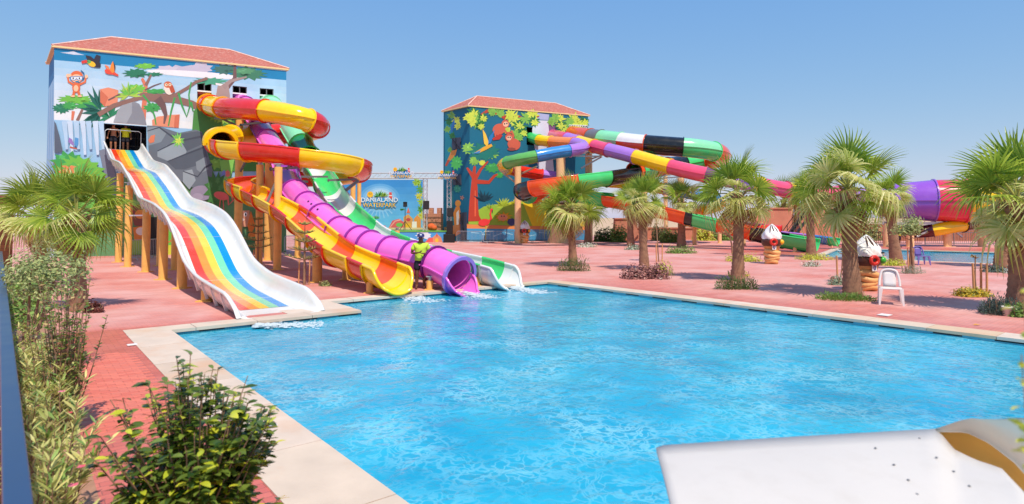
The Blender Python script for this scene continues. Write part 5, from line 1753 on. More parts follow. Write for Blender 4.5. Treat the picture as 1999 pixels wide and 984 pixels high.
bed(1332, 495, 68, 14, 'green', 'low green bed around the palm with the flared foot', 800, 3, .12)
bed(1455, 511, 78, 14, 'lime', 'low yellow-green bed beside the pinkish young tree', 800, 3, .1)
bed(1442, 566, 94, 24, 'dark', 'row of clipped green clumps around a palm', 2200, 4, .08, spiky=True, aspect=.35)
bed(1443, 540, 46, 14, 'lime', 'small yellow-green clump behind the clipped green clumps', 400, 2, .08)
bed(1596, 508, 84, 13, 'lime', 'yellow-green bed under the palm beside the green slide end', 800, 3, .1)
bed(1588, 521, 44, 12, 'white', 'white flowering clump inside a thin metal frame', 500, 2, .07)
bed(1660, 588, 112, 14, 'green', 'bright green low bed around the large palm', 1800, 4, .09, spiky=True)
bed(1637, 557, 36, 20, 'grey', 'rounded grey-green clump with a staked sapling', 900, 2, .06)
bed(1745, 519, 62, 13, 'lime', 'yellow-green bed around the leaning palm', 700, 3, .1)
bed(1786, 535, 46, 18, 'grey', 'rounded grey-green clump under the staked round tree', 1000, 2, .06, spiky=True)
bed(1908, 580, 76, 17, 'flower', 'green mound with orange flowers around a staked sapling', 1500, 3, .07)
bed(1948, 532, 52, 16, 'blue', 'dark flowering plants under the palm by the far pool', 600, 2, .1)
bed(1978, 534, 34, 13, 'white', 'white flowering plants beside the far pool', 400, 2, .08)
bed(1964, 616, 80, 34, 'blue', 'dusky blue-green shrub at the foot of the tall palm', 2400, 3, .08, spiky=True)
bed(1999, 620, 40, 26, 'green', 'pale green clump against the dusky shrub', 700, 2, .08)
bed(178, 611, 40, 20, 'maroon', 'low maroon plants at the foot of the broad palm', 500, 2, .1)
bed(634, 559, 26, 12, 'olive', 'small olive tuft at the foot of the young pine', 250, 1, .06)
for i, (px, py, w_, h_, kd, lb) in enumerate(((1208, 473, 40, 32, 'green', 'leafy bush against the pinkish wall stub'), (1180, 472, 46, 26, 'dark', 'dark bush under the lowest loop of the wide slide'), (1290, 470, 40, 30, 'olive', 'olive bush behind the slim sapling'), (1312, 474, 50, 22, 'green', 'low green bush left of the flared palm foot'), (1375, 470, 46, 24, 'lime', 'lime bush under the orange and yellow tube'), (1415, 470, 50, 26, 'green', 'green bush under the green flume piece'), (1610, 470, 60, 52, 'olive', 'tall olive bush behind the green slide end'), (1705, 470, 60, 46, 'olive', 'tall olive bush beside the dark railing'), (1640, 468, 44, 60, 'lime', 'tall lime bush behind the ice-cream sculpture and large palm'))):
    bed(px, py, w_, h_, kd, lb, 900, 3, .26, seed=i, aspect=.5, name='bush', cat='bush')

# ---------------------------------------------------------------- young trees with stakes
def young_tree(px, py, cx, cy, rpx, kind, label, stakes=2, n=700, leaf=.08, tr=.03, stems=1, seed=0, flat=1.0, name='young_tree', parts=3):
    b = Wz(px, py, 0)
    c = W(cx, cy, b.y)
    r = px2m(rpx, b.y)
    rnd = random.Random(seed + int(px))
    root = empty(name, tuple(b), label, 'tree')
    mb = MB()
    for k in range(stems):
        o_ = Vector((rnd.uniform(-.12, .12), rnd.uniform(-.1, .1), 0)) if stems > 1 else Vector((0, 0, 0))
        mb.tube([b + o_, b.lerp(c, .45) + o_ * .6 + Vector((rnd.uniform(-.04, .04), 0, 0)), c - Vector((0, 0, r * .3)), c + Vector((0, 0, r * .4))], [tr * 1.2, tr, tr * .8, tr * .3], 7)
    for k in range(9):
        a = rnd.uniform(0, 6.28); e = rnd.uniform(-.2, .9)
        d = Vector((math.cos(a), math.sin(a), e)).normalized()
        p0 = c - Vector((0, 0, r * rnd.uniform(.1, .6)))
        mb.tube([p0, p0 + d * r * .5, p0 + d * r * .85 + Vector((0, 0, .1 * r))], [tr * .5, tr * .3, tr * .12], 5)
    mb.build('trunk', M_bark, root)
    cr = MB()
    for k in range(parts * 2):
        d = Vector((rnd.uniform(-1, 1), rnd.uniform(-1, 1), rnd.uniform(-.7, .8))) * r * .5
        clump_mesh(cr, c + d, r * .55, r * .55, r * .5 * flat, n // (parts * 2), leaf, leaf * .5, rnd, .8)
        for v in range(1): pass
    cr.build('crown', LM[kind], root)['kind'] = 'stuff'
    for k in range(stakes):
        s_ = -1 if k == 0 else 1
        p = b + Vector((s_ * (.14 + .05 * k), -.1 + .16 * (k % 2), 0))
        sm = MB(); sm.tube([p, p + Vector((s_ * .02, 0, .95))], [.035, .03], 7)
        so = sm.build('stake', M_stake, root)
        t = MB(); t.bar(p + Vector((0, 0, .8)), Vector((b.x, b.y, .8)), .015); t.build('tie', M_dark, so)
    return root
young_tree(1286, 511, 1280, 408, 22, 'yellow', 'slim sapling with a loose yellow crown and two stakes', 2, 260, .14, .03)
young_tree(1430, 497, 1424, 452, 24, 'rosy', 'young tree with a pinkish-green crown and slender stem', 0, 520, .12, .05)
young_tree(1777, 526, 1778, 447, 36, 'olive', 'small round-headed olive-green tree held by stakes', 2, 1300, .11, .05, 3)
young_tree(1906, 576, 1904, 500, 8, 'dry', 'almost leafless sapling held between stakes in an orange-flowered mound', 3, 30, .08, .022, parts=1)
young_tree(1640, 551, 1645, 490, 12, 'dry', 'bare sapling with stakes in a grey-green clump', 2, 60, .1, .022, parts=1)
def pine(px, py, top, label, scale=1.0):
    b = Wz(px, py, 0); t = W(px, top, b.y); h = t.z
    root = empty('young_pine', tuple(b), label, 'tree')
    rnd = random.Random(int(px))
    mb = MB(); mb.tube([b, b + Vector((0, 0, h * .5)), b + Vector((0, 0, h))], [.05, .035, .012], 7); mb.build('trunk', M_bark, root)
    for lv in range(5):
        z = h * (.40 + .14 * lv); rr = (1.0 - lv * .17) * scale * .62
        for k in range(6):
            a = k * 1.05 + lv * .5 + rnd.uniform(-.2, .2)
            d = Vector((math.cos(a), math.sin(a), .22))
            p0 = b + Vector((0, 0, z)); p1 = p0 + d * rr
            nb_ = MB(); nb_.tube([p0, p0.lerp(p1, .5) - Vector((0, 0, .02)), p1], [.016, .011, .004], 5, 0)
            for q in range(46):
                f = rnd.uniform(.2, 1.05); c = p0.lerp(p1, f)
                tt = (d + Vector((rnd.uniform(-.9, .9), rnd.uniform(-.9, .9), rnd.uniform(0, .5)))).normalized()
                s_ = tt.cross(Vector((0, 0, 1))).normalized() * .012
                l = .15 * scale * rnd.uniform(.6, 1.2)
                nb_.add([c - s_, c + tt * l, c + s_], [(0, 1, 2)], 1)
            nb_.build('bough', [M_bark, LM['needle']], root)
    for s_ in (-1, 1):
        p = b + Vector((.18 * s_, -.05, 0)); sm = MB(); sm.tube([p, p + Vector((.02, 0, .85))], .025, 6); sm.build('stake', M_stake, root)
pine(594, 556, 434, 'young pine with tiered boughs held by stakes beside the yellow flume', 1.0)
pine(503, 524, 425, 'young pine half hidden behind the rainbow slide', 1.15)

# ---------------------------------------------------------------- planting strip along the railing
def strip_pt(d, off=0.0):
    """point on the strip: d metres ahead, off metres to the right of its middle"""
    base = Wz(128, 800, 0)
    t = (d - base.y) / e1.y
    return Vector((base.x + e1.x * t, base.y + e1.y * t, 0)) + Vector((e2.x, e2.y, 0)) * (off - .35)
M_soil = mat('dry_soil', rgb(168, 124, 100), .95, .2, 5, .6, 20)
sb = MB()
a, b, c, d = strip_pt(-3, -.7), strip_pt(-3, .42), strip_pt(24, .42), strip_pt(24, -.7)
for p in (a, b, c, d): p.z = .006
sb.add([a, b, c, d], [(0, 1, 2, 3)])
tag(sb.build('soil_strip', M_soil), 'dry soil strip between railing and deck', None, None, 'structure')
OLE = bpy.data.meshes.new('leaf')
def leaf_mesh(l, w, seg=4, curl=.25, fold=.18):
    vs, fs = [], []
    for i in range(seg + 1):
        t = i / seg
        ww = w * math.sin(math.pi * min(.98, t * .93 + .04)) ** .8
        z = -curl * l * t * t
        vs += [(-ww, l * t, z + fold * ww), (0, l * t, z), (ww, l * t, z + fold * ww)]
    for i in range(seg):
        k = 3 * i
        fs += [(k, k + 1, k + 4, k + 3), (k + 1, k + 2, k + 5, k + 4)]
    return vs, fs
def leaf_obj_mesh(name, l, w, m_, curl=.25):
    vs, fs = leaf_mesh(l, w, 4, curl)
    me = bpy.data.meshes.new(name); me.from_pydata(vs, [], fs); me.materials.append(m_)
    me.polygons.foreach_set('use_smooth', [True] * len(fs))
    return me
def orient(p, dirv, rnd, sc=1.0):
    y = dirv.normalized()
    up = Vector((rnd.uniform(-.5, .5), rnd.uniform(-.5, .5), 1))
    x = y.cross(up).normalized(); z = x.cross(y)
    m = Matrix((x, y, z)).transposed().to_4x4()
    return Matrix.Translation(p) @ m @ Matrix.Scale(sc, 4)
def add_leaf_geo(mb, M4, vs, fs, mi=0):
    mb.add([M4 @ Vector(v) for v in vs], fs, mi, True)
def leafy_plant(name, label, root_pt, stems, leaf_l, leaf_w, kinds, per, nobj, cat, rnd, tilt=.5, stem_r=.012, curl=.25, group=None, bare=0.25):
    """stems: list of (top point, start offset). Leaves ring each stem; the first nobj are objects, the rest one joined part"""
    root = empty(name, tuple(root_pt), label, cat, group)
    sm = MB(); spots = []
    for top, off in stems:
        p0 = root_pt + off
        mid = p0.lerp(top, .5) + Vector((rnd.uniform(-.05, .05), rnd.uniform(-.05, .05), 0))
        sm.tube([p0, mid, top], [stem_r, stem_r * .7, stem_r * .3], 5)
        for k in range(per):
            f = bare + (1 - bare) * rnd.random()
            p = (p0.lerp(mid, f * 2) if f < .5 else mid.lerp(top, f * 2 - 1))
            a = rnd.uniform(0, 6.283)
            d = (top - p0).normalized() * tilt + Vector((math.cos(a), math.sin(a), rnd.uniform(-.2, .4)))
            spots.append((p, d, rnd.uniform(.7, 1.2)))
    sm.build('stems', M_bark, root)['kind'] = 'stuff'
    rnd.shuffle(spots)
    spots.sort(key=lambda s_: (s_[0] - CAM).length)
    metas = [leaf_obj_mesh('leaf', leaf_l, leaf_w, LM[k], curl) for k in kinds]
    inv = parent_inv(root)
    for i, (p, d, s_) in enumerate(spots[:nobj]):
        o = bpy.data.objects.new('leaf', metas[rnd.randrange(len(metas))]); scene.collection.objects.link(o)
        o.parent = root; o.matrix_parent_inverse = inv; o.matrix_basis = orient(p, d, rnd, s_)
    rest = spots[nobj:]
    if rest:
        vs, fs = leaf_mesh(leaf_l, leaf_w, 3, curl)
        mb = MB()
        for p, d, s_ in rest: add_leaf_geo(mb, orient(p, d, rnd, s_), vs, fs, rnd.randrange(len(kinds)))
        mb.build('foliage', [LM[k] for k in kinds], root)['kind'] = 'stuff'
    return root
rnd = random.Random(3)
# oleanders, thick along the strip
ole = [(2.3, -.12, 1.0), (3.0, -.08, 1.0), (3.7, -.05, 1.0), (4.5, .1, 1.0), (5.4, .05, .95), (6.4, .05, .95), (7.5, .0, .9), (8.6, .0, .9)]
ole_lab = ['oleander with pale narrow leaves, first along the dark railing', 'second oleander along the dark railing', 'third oleander along the dark railing, with a few pink flowers', 'fourth oleander along the dark railing', 'fifth oleander along the dark railing, with pink flowers', 'sixth oleander along the dark railing', 'seventh oleander along the dark railing', 'last oleander along the dark railing, under the rounded little tree']
for i, (d, off, h) in enumerate(ole):
    b = strip_pt(d, off)
    stems = []
    for k in range(24):
        o_ = Vector((rnd.uniform(-.12, .12), rnd.uniform(-.12, .12), 0))
        stems.append((b + Vector((rnd.uniform(-.24, .26), rnd.uniform(-.35, .35), h * rnd.uniform(.5, 1))), o_))
    pl = leafy_plant('oleander', ole_lab[i], b, stems, .105, .0095, ['oleander', 'oleander', 'oleander', 'green'], 46, 280 if i < 4 else 120, 'shrub', rnd, .9, .008, .12, 'oleanders along the railing', .1)
    if i in (2, 4):
        for k in range(5):
            fl = MB(); c = b + Vector((rnd.uniform(-.2, .25), rnd.uniform(-.2, .2), h * rnd.uniform(.5, .9)))
            for q in range(5):
                a = q * 1.257; u_ = Vector((math.cos(a), math.sin(a), .3)) * .03; v_ = Vector((-math.sin(a), math.cos(a), 0)) * .014
                fl.add([c, c + u_ * .6 - v_, c + u_, c + u_ * .6 + v_], [(0, 1, 2, 3)])
            fl.build('flower', LM['petal'], pl)
# rounded little tree and the thin, half-bare shrub
b = strip_pt(9.2, .05)
young = empty('round_shrub', tuple(b), 'rounded little leafy tree on thin stems beside the dark railing', 'tree')
mb = MB(); c = W(86, 528, b.y)
for o_ in (-.1, 0, .1): mb.tube([b + Vector((o_, 0, 0)), b + Vector((o_ * .5, 0, .5)), c + Vector((o_ * 2, 0, 0))], [.03, .025, .012], 6)
mb.build('trunk', M_bark, young)
mb = MB(); clump_mesh(mb, c - Vector((0, 0, .1)), .55, .55, .45, 1500, .07, .03, rnd, .7); clump_mesh(mb, c - Vector((0, 0, .35)), .5, .5, .3, 500, .07, .03, rnd, .8)
mb.build('crown', LM['olive'], young)['kind'] = 'stuff'
b = strip_pt(6.6, .28)
stems = []
for k in range(46):
    a = rnd.uniform(0, 6.28); q = rnd.uniform(.05, .40)
    stems.append((b + Vector((math.cos(a) * q, math.sin(a) * q, rnd.uniform(.8, 1.72))), Vector((math.cos(a) * .06, math.sin(a) * .06, 0))))
leafy_plant('twiggy_shrub', 'tall thin twiggy shrub with sparse leaves, half bare', b, stems, .055, .016, ['dry', 'olive', 'green', 'green'], 34, 0, 'shrub', rnd, .6, .009, .2, None, .2)
b = strip_pt(11.5, .1)
for i, (dd, lab) in enumerate(((11.5, 'leafy shrub in the strip just behind the rounded little tree'), (13.5, 'leafy shrub in the strip under the palm that crowds the railing'), (16.5, 'far leafy shrub at the end of the railing strip'))):
    b = strip_pt(dd, .0)
    root = empty('shrub', tuple(b), lab, 'shrub'); mb = MB()
    clump_mesh(mb, b + Vector((0, 0, .3)), .6, .6, .9, 900, .09, .04, rnd, .7); mb.build('foliage', LM['green'], root)['kind'] = 'stuff'
    st = MB(); st.tube([b, b + Vector((0, 0, .8))], .03, 6); st.build('stem', M_bark, root)

# ---------------------------------------------------------------- the foreground ficus
fb = Vector((W(385, 900, 3.45).x, 3.45, 0))
stems = []
fc = W(372, 850, 3.45)
for k in range(200):
    while True:
        q = Vector((rnd.uniform(-1, 1), rnd.uniform(-1, 1), rnd.uniform(-.9, 1)))
        if .35 < q.length < 1: break
    lump_ = 1 + .10 * math.sin(q.x * 5 + 1) * math.cos(q.z * 4)
    tp_ = fc + Vector((q.x * .49, q.y * .49, q.z * .46 - .10)) * lump_ - fc * 0 if False else fc + Vector((q.x * .49 * lump_, q.y * .49, q.z * .47 * lump_ - .05))
    if q.z > .5: tp_.x = fc.x + (tp_.x - fc.x) * .8
    stems.append((tp_, Vector((rnd.uniform(-.05, .05), rnd.uniform(-.05, .05), .35))))
for x, y in ((372, 690), (345, 700), (530, 815), (505, 820), (545, 975), (215, 780), (470, 790)):
    stems.append((W(x, y, 3.4 + rnd.uniform(-.1, .1)), Vector((0, 0, .4))))
leafy_plant('ficus_bush', 'glossy dark green leafy bush standing on the red deck beside the coping', fb, stems, .066, .0165, ['ficus', 'ficus', 'ficus', 'ficus', 'ficus_y'], 25, 300, 'bush', rnd, .3, .008, .35, None, .5)
# a sprig reaching in at the right edge
sp = W(2030, 700, 1.3); b = Vector((sp.x + .12, sp.y, 0))
leafy_plant('leafy_shrub', 'sprig of yellow-green leaves at the edge of the near deck', b, [(W(1994, 692, 1.3), Vector((0, 0, 0))), (W(1993, 562, 1.3), Vector((0, 0, 0))), (W(2080, 600, 1.3), Vector((0, 0, 0)))], .04, .0085, ['ficus_y', 'ficus_y'], 30, 40, 'shrub', rnd, .3, .004, .3, None, .8)
# ================================================================== text
def text_mesh(s, size, bold=0.0, extr=0.0):
    cu = bpy.data.curves.new('lettering', 'FONT')
    cu.body = s; cu.size = size; cu.align_x = 'CENTER'; cu.align_y = 'CENTER'
    cu.offset = bold; cu.extrude = extr; cu.resolution_u = 3
    o = bpy.data.objects.new('lettering', cu); scene.collection.objects.link(o)
    dg = bpy.context.evaluated_depsgraph_get()
    me = bpy.data.meshes.new_from_object(o.evaluated_get(dg))
    bpy.data.objects.remove(o); bpy.data.curves.remove(cu)
    return me
def put_text(s, centre, right, up, size, m_, parent, bold=0.0, off=0.02, sx=1.0):
    me = text_mesh(s, size, bold)
    n = right.cross(up).normalized()
    me.transform(Matrix.Diagonal((sx, 1, 1, 1)))
    me.transform(Matrix.Translation(centre + n * off) @ Matrix((right.normalized(), up.normalized(), n)).transposed().to_4x4())
    me.materials.clear(); me.materials.append(m_)
    o = link('lettering', me, None, parent); o.matrix_parent_inverse = parent_inv(parent)
    return o
M_txtw, M_txty, M_txtb = mat('print_white', rgb(235, 245, 250), .5), mat('print_yellow', rgb(246, 196, 30), .5), mat('print_blue', rgb(20, 110, 190), .5)
M_blackp = mat('black_plastic', rgb(22, 22, 25), .5, .1, 8, .1, 60)

# ================================================================== stage
SD = 57.2
stage = empty('stage', (W(780, 472, SD).x, SD, 0), 'low stage with green floor and printed skirt in front of the beach backdrop', 'stage')
sx0, sx1 = W(640, 472, SD).x, W(871, 472, SD).x
sh = 1.0
mb = MB(); mb.box(((sx0 + sx1) / 2, SD + 2.6, sh / 2 - .03), (sx1 - sx0, 5.2, sh - .06)); mb.build('platform', M_blackp, stage)
mb = MB(); mb.box(((sx0 + sx1) / 2, SD + 2.58, sh + .0), (sx1 - sx0 + .1, 5.3, .1)); mb.build('floor', mat('artificial_turf', rgb(104, 168, 74), .95, .2, 20, .5, 200), stage)
P = Painter((0, SD - .03, 0), (0, -1, 0), stage, 680, 310, 5.4667)
P.poly([(-215, 785), (1042, 770), (1042, 885), (-215, 890)], rgb(76, 160, 222)); P.leafy(800, 820, 80, 40, rgb(226, 236, 246), 9, .2); P.leafy(500, 840, 120, 30, rgb(206, 226, 244), 9, .2); P.leafy(100, 830, 120, 30, rgb(206, 226, 244), 9, .2)
P.poly([(820, 890), (860, 845), (910, 840), (915, 890)], rgb(226, 96, 90)); P.poly([(905, 890), (900, 840), (945, 800), (990, 840), (1005, 890)], rgb(226, 150, 110)); P.ell(945, 870, 18, 22, rgb(245, 200, 60)); P.poly([(935, 830), (945, 780), (955, 830)], rgb(206, 84, 80))
P.done('skirt_print')
BD = SD + 4.6
back = empty('stage_backdrop', (W(764, 445, BD).x, BD, 0), 'blue beach-scene backdrop with the water park logo and a sun glow', 'backdrop')
c0, c1, c2, c3 = W(640, 449, BD), W(827, 449, BD), W(827, 351, BD), W(640, 351, BD)
mb = MB(); dv = Vector((0, .12, 0)); mb.add([c0, c1, c2, c3, c0 + dv, c1 + dv, c2 + dv, c3 + dv], [(0, 1, 2, 3), (7, 6, 5, 4), (1, 5, 6, 2), (0, 3, 7, 4), (3, 2, 6, 7)]); mb.build('panel', mat('banner_edge', rgb(60, 130, 190), .6), back)
for x in (c0.x + .2, c1.x - .2, (c0.x + c1.x) / 2):
    k = MB(); k.bar((x, BD + .2, 0), (x, BD + .2, c2.z - .1), .1); k.build('strut', M_steel, back)
P = Painter(c0, (0, -1, 0), back, 680, 310, 5.4667)
n_ = 7
for i in range(n_):
    t = i / (n_ - 1); y0, y1 = 228 + (755 - 228) * i / n_, 228 + (755 - 228) * (i + 1) / n_
    P.poly([(-212, y0), (800, y0), (800, y1), (-212, y1)], tuple(a * (1 - t) + b * t for a, b in zip(rgb(56, 146, 214), rgb(110, 190, 236))), same=i > 0)
for k, (rx, ry, c) in enumerate(((215, 165, rgb(96, 172, 226)), (185, 140, rgb(122, 186, 232)), (160, 120, rgb(150, 202, 238)), (140, 102, rgb(180, 216, 242)))): P.ell(335, 430, rx, ry, c, n=28)
for k in range(9):
    a = R(30 + 15 * k); P.poly([(335, 450), (335 + 190 * math.cos(a - .04), 450 + 190 * math.sin(a - .04)), (335 + 190 * math.cos(a + .04), 450 + 190 * math.sin(a + .04))], rgb(140, 196, 236), same=k > 0)
P.done('sky_print')
for k, (x, y) in enumerate(((740, 260), (770, 330), (755, 400), (780, 470), (775, 540), (785, 610), (720, 250))): P.spray(x, y, 55, (rgb(160, 200, 60), rgb(90, 160, 60), rgb(206, 206, 70))[k % 3], 9, 9, seed=k)
P.done('palm_print')
P.leafy(60, 480, 18, 60, rgb(190, 220, 240), 7, .3); P.poly([(430, 738), (470, 660), (540, 640), (600, 680), (605, 738)], rgb(226, 96, 96)); P.stroke([(440, 735), (500, 665), (560, 650)], 10, 18, rgb(245, 160, 150)); P.ell(545, 705, 36, 22, rgb(110, 190, 90)); P.poly([(590, 735), (590, 620), (640, 590), (690, 640), (690, 735)], rgb(226, 160, 90)); P.poly([(700, 735), (700, 640), (735, 600), (775, 640), (775, 735)], rgb(232, 150, 70)); P.ell(640, 650, 24, 18, rgb(206, 70, 70)); P.poly([(610, 735), (610, 690), (665, 690), (665, 735)], rgb(240, 180, 40)); P.poly([(680, 735), (680, 670), (730, 670), (730, 735)], rgb(245, 235, 225)); P.poly([(620, 580), (640, 520), (660, 580)], rgb(226, 110, 90)); P.poly([(290, 735), (330, 700), (400, 715), (400, 740)], rgb(226, 90, 50)); P.ell(240, 630, 40, 18, rgb(226, 110, 60)); P.spray(300, 640, 40, rgb(80, 160, 90), 8, 5, 180, 360); P.spray(575, 550, 30, rgb(80, 160, 90), 8, 5, 180, 360)
P.poly([(-212, 700), (-100, 690), (200, 730), (420, 735), (800, 735), (800, 756), (-212, 756)], rgb(226, 196, 150))
P.done('slides_print')
def logo(parent, cpx, cpy, d, hpx, plane=False):
    """sun, palm leaves and the park's name on a blue cloud shape"""
    c = W(cpx, cpy, d); u = hpx * d / FPX / 100.0              # one unit = 1 % of the logo height
    PL = Painter(c - Vector((0, .05, 0)), (0, -1, 0), parent, cpx, cpy, 1.0)
    k = hpx / 100.0
    PL.layer = 60
    PL.leafy(0, 22 * k, 88 * k, 34 * k, rgb(30, 150, 210), 12, .1); PL.ell(-62 * k, -36 * k, 20 * k, 20 * k, rgb(248, 190, 40)); PL.ell(-68 * k, -39 * k, 3 * k, 4 * k, DK); PL.ell(-56 * k, -39 * k, 3 * k, 4 * k, DK)
    PL.spray(-5 * k, -22 * k, 42 * k, rgb(80, 160, 60), 9, 4 * k, 180, 360); PL.spray(28 * k, -22 * k, 36 * k, rgb(140, 180, 60), 8, 4 * k, 180, 360, 2); PL.poly([(62 * k, -50 * k), (78 * k, -50 * k), (82 * k, -10 * k), (60 * k, -10 * k)], rgb(226, 80, 70)); PL.stroke([(60 * k, -30 * k), (80 * k, -28 * k)], 6 * k, 6 * k, rgb(240, 230, 225))
    PL.done('logo_print', parent)
    R_, U_ = Vector((1, 0, 0)), Vector((0, 0, 1))
    for s, zz, m_, sx in (('DANIALAND', 0, M_txtw, 1.05), ('WATERPARK', -34, M_txty, .92)):
        cc = c + U_ * (zz * u)
        put_text(s, cc, R_, U_, 40 * u, M_txtb, parent, .030 * 36 * u, .10, sx)
        put_text(s, cc, R_, U_, 40 * u, m_, parent, .008 * 36 * u, .13, sx)
logo(back, 680 + 335 / 5.4667, 310 + 440 / 5.4667, BD, 30)
# gantry truss
M_alu = mat('aluminium_truss', rgb(214, 214, 218), .35, .08, 6, metal=.5)
def truss(parent, a, b, w=.34, name='truss_beam', ax=None):
    a, b = Vector(a), Vector(b); t = (b - a).normalized()
    ax = ax or (Vector((0, 0, 1)) if abs(t.z) < .7 else Vector((1, 0, 0)))
    s = t.cross(ax).normalized(); q = s.cross(t).normalized()
    mb = MB()
    cs = [s * i * w / 2 + q * j * w / 2 for i, j in ((1, 1), (1, -1), (-1, -1), (-1, 1))]
    for c in cs: mb.tube([a + c, b + c], .035, 5)
    n = max(3, int((b - a).length / (w * 1.1)))
    for i in range(n):
        for k in range(4):
            c1_, c2_ = (cs[k], cs[(k + 1) % 4]) if i % 2 else (cs[(k + 1) % 4], cs[k])
            mb.tube([a.lerp(b, i / n) + c1_, a.lerp(b, (i + 1) / n) + c2_], .018, 4)
    return mb.build(name, M_alu, parent)
GD = SD + 1.0
gan = empty('truss_gantry', (W(760, 445, GD).x, GD, 0), 'silver lattice gantry spanning the stage with two small logo signs on top', 'gantry')
zt = W(760, 343, GD).z
truss(gan, W(645, 343, GD + .0), W(884, 343, GD), .5)
truss(gan, Vector((W(830, 400, GD).x, GD, sh + .05)), Vector((W(830, 400, GD).x, GD, zt - .3)), .36, 'truss_post')
truss(gan, Vector((W(876, 400, GD - 1).x, GD - .6, .0)), Vector((W(876, 400, GD - 1).x, GD - .6, zt - .0)), .36, 'truss_post')
truss(gan, Vector((W(650, 400, GD).x, GD, sh + .05)), Vector((W(650, 400, GD).x, GD, zt - .3)), .36, 'truss_post')
for px, py, hp in ((784, 338, 20), (873, 342, 17)):
    d_ = GD - .9
    sg = MB(); c = W(px, py, d_); w_, h_ = px2m(hp * 1.75, d_), px2m(hp, d_)
    sg.box(c, (w_ * .9, .06, h_ * .62)); sg = sg.build('logo_sign', M_txtb, gan)
    logo(sg, px, py, d_, hp)
    kk = MB(); kk.bar(c - Vector((0, 0, h_ * .3)), Vector((c.x, GD - .25, zt)), .05); kk.build('bracket', M_steel, sg)
def speaker(label, px, y0, y1, wpx, d, dpt=.5, stand=None, base_z=None):
    w_ = px2m(wpx, d); z1, z0 = W(px, y0, d).z, W(px, y1, d).z
    x = W(px, y0, d).x
    root = empty('loudspeaker', (x, d, z0 if base_z is None else base_z), label, 'speaker')
    mb = MB(); mb.box((x, d, (z0 + z1) / 2), (w_, dpt, z1 - z0)); mb.build('cabinet', M_blackp, root, .02)
    g = MB(); g.box((x, d - dpt / 2 - .012, (z0 + z1) / 2), (w_ * .86, .02, (z1 - z0) * .9)); g.build('grille', mat('speaker_grille', rgb(36, 36, 40), .7, .2, 60, .6, 300), root)
    if stand:
        s = MB(); s.tube([(x, d, base_z), (x, d, z0)], .03, 8)
        for k in range(3):
            a = k * 2.094 + .5; s.tube([(x, d, base_z + .9), (x + .7 * math.cos(a), d + .7 * math.sin(a), base_z)], .025, 6)
        s.build('tripod', M_blackp, root)
    return root
speaker('black loudspeaker on a tripod in front of the beach backdrop', 791, 394, 404, 7, SD + 2.2, .35, True, sh + .06)
speaker('black loudspeaker on a tripod half hidden by the green flume', 697, 394, 403, 8, SD + 2.2, .35, True, sh + .06)
speaker('grey monitor speaker on the stage behind the green flume', 702, 438, 447, 9, SD + 1.6, .4, None, None)
speaker('black loudspeaker hung on the middle truss post', 832, 392, 409, 11, GD - .45, .4)
speaker('black loudspeaker strapped high on the end truss post', 879, 406, 423, 12, GD - 1.1, .4)
spx = W(877, 460, GD - 1.9)
st = empty('subwoofer_stack', (spx.x, spx.y, 0), 'tall black loudspeaker tower standing on a wide black box by the stage', 'speaker')
mb = MB(); zz = W(877, 457, spx.y).z; mb.box((spx.x, spx.y, zz / 2), (1.0, .9, zz)); mb.build('base_box', M_blackp, st, .02)
mb = MB(); z2 = W(877, 431, spx.y).z; mb.box((spx.x + .05, spx.y, (zz + z2) / 2 + .002), (.52, .6, z2 - zz)); mb.build('column', M_blackp, st, .02)
# crumpled bags / cushions beside the middle truss
cu_ = empty('cushion', (W(842, 446, SD + 2).x, SD + 2, sh + .05), 'orange and red cushion heap at the foot of the middle truss post', 'cushion')
mb = MB(); mb.ball((cu_.location.x, SD + 2, sh + .4), (.4, .35, .36), 12, 8); mb.ball((cu_.location.x + .3, SD + 1.8, sh + .3), (.3, .3, .26), 10, 7); mb.build('cover', mat('orange_cloth', rgb(226, 96, 40), .8, .3, 4, .3, 20), cu_)

# ================================================================== walls in the background
def brickmat(name, c1, c2, mo, sc=1.0):
    m = bpy.data.materials.new(name); m.use_nodes = True; nt = m.node_tree; b = nt.nodes['Principled BSDF']
    tc = nt.nodes.new('ShaderNodeTexCoord'); mp = nt.nodes.new('ShaderNodeMapping'); mp.inputs['Rotation'].default_value = (R(90), 0, 0)
    br = nt.nodes.new('ShaderNodeTexBrick'); br.inputs['Scale'].default_value = sc
    br.inputs['Brick Width'].default_value = .42; br.inputs['Row Height'].default_value = .2; br.inputs['Mortar Size'].default_value = .012
    for k, c in (('Color1', c1), ('Color2', c2), ('Mortar', mo)): br.inputs[k].default_value = (*c, 1)
    nt.links.new(tc.outputs['Object'], mp.inputs[0]); nt.links.new(mp.outputs[0], br.inputs[0]); nt.links.new(br.outputs[0], b.inputs['Base Color']); b.inputs['Roughness'].default_value = .9
    bp = nt.nodes.new('ShaderNodeBump'); bp.inputs['Strength'].default_value = .6; bp.invert = True; nt.links.new(br.outputs['Fac'], bp.inputs['Height']); nt.links.new(bp.outputs[0], b.inputs['Normal'])
    return m
M_cbrick = brickmat('castle_block', rgb(206, 140, 110), rgb(190, 124, 98), rgb(160, 104, 84))
CD = 61.0
cw = empty('castle_wall', (W(850, 440, CD).x, CD, 0), 'terracotta block wall with battlements between backdrop and teal tower', 'wall')
x0, x1 = W(829.5, 430, CD).x, W(867, 430, CD).x
zt_, zm_ = W(850, 417, CD).z, W(850, 406, CD).z
mb = MB(); mb.box(((x0 + x1) / 2, CD, zt_ / 2), (x1 - x0, .5, zt_)); mb.build('wall', M_cbrick, cw)
k = 0; x = x1 - .45
while x > x0 + .3:
    mb = MB(); mb.box((x, CD, (zt_ + zm_) / 2 + .001), (.5, .5, zm_ - zt_)); mb.build('merlon', M_cbrick, cw); x -= .86
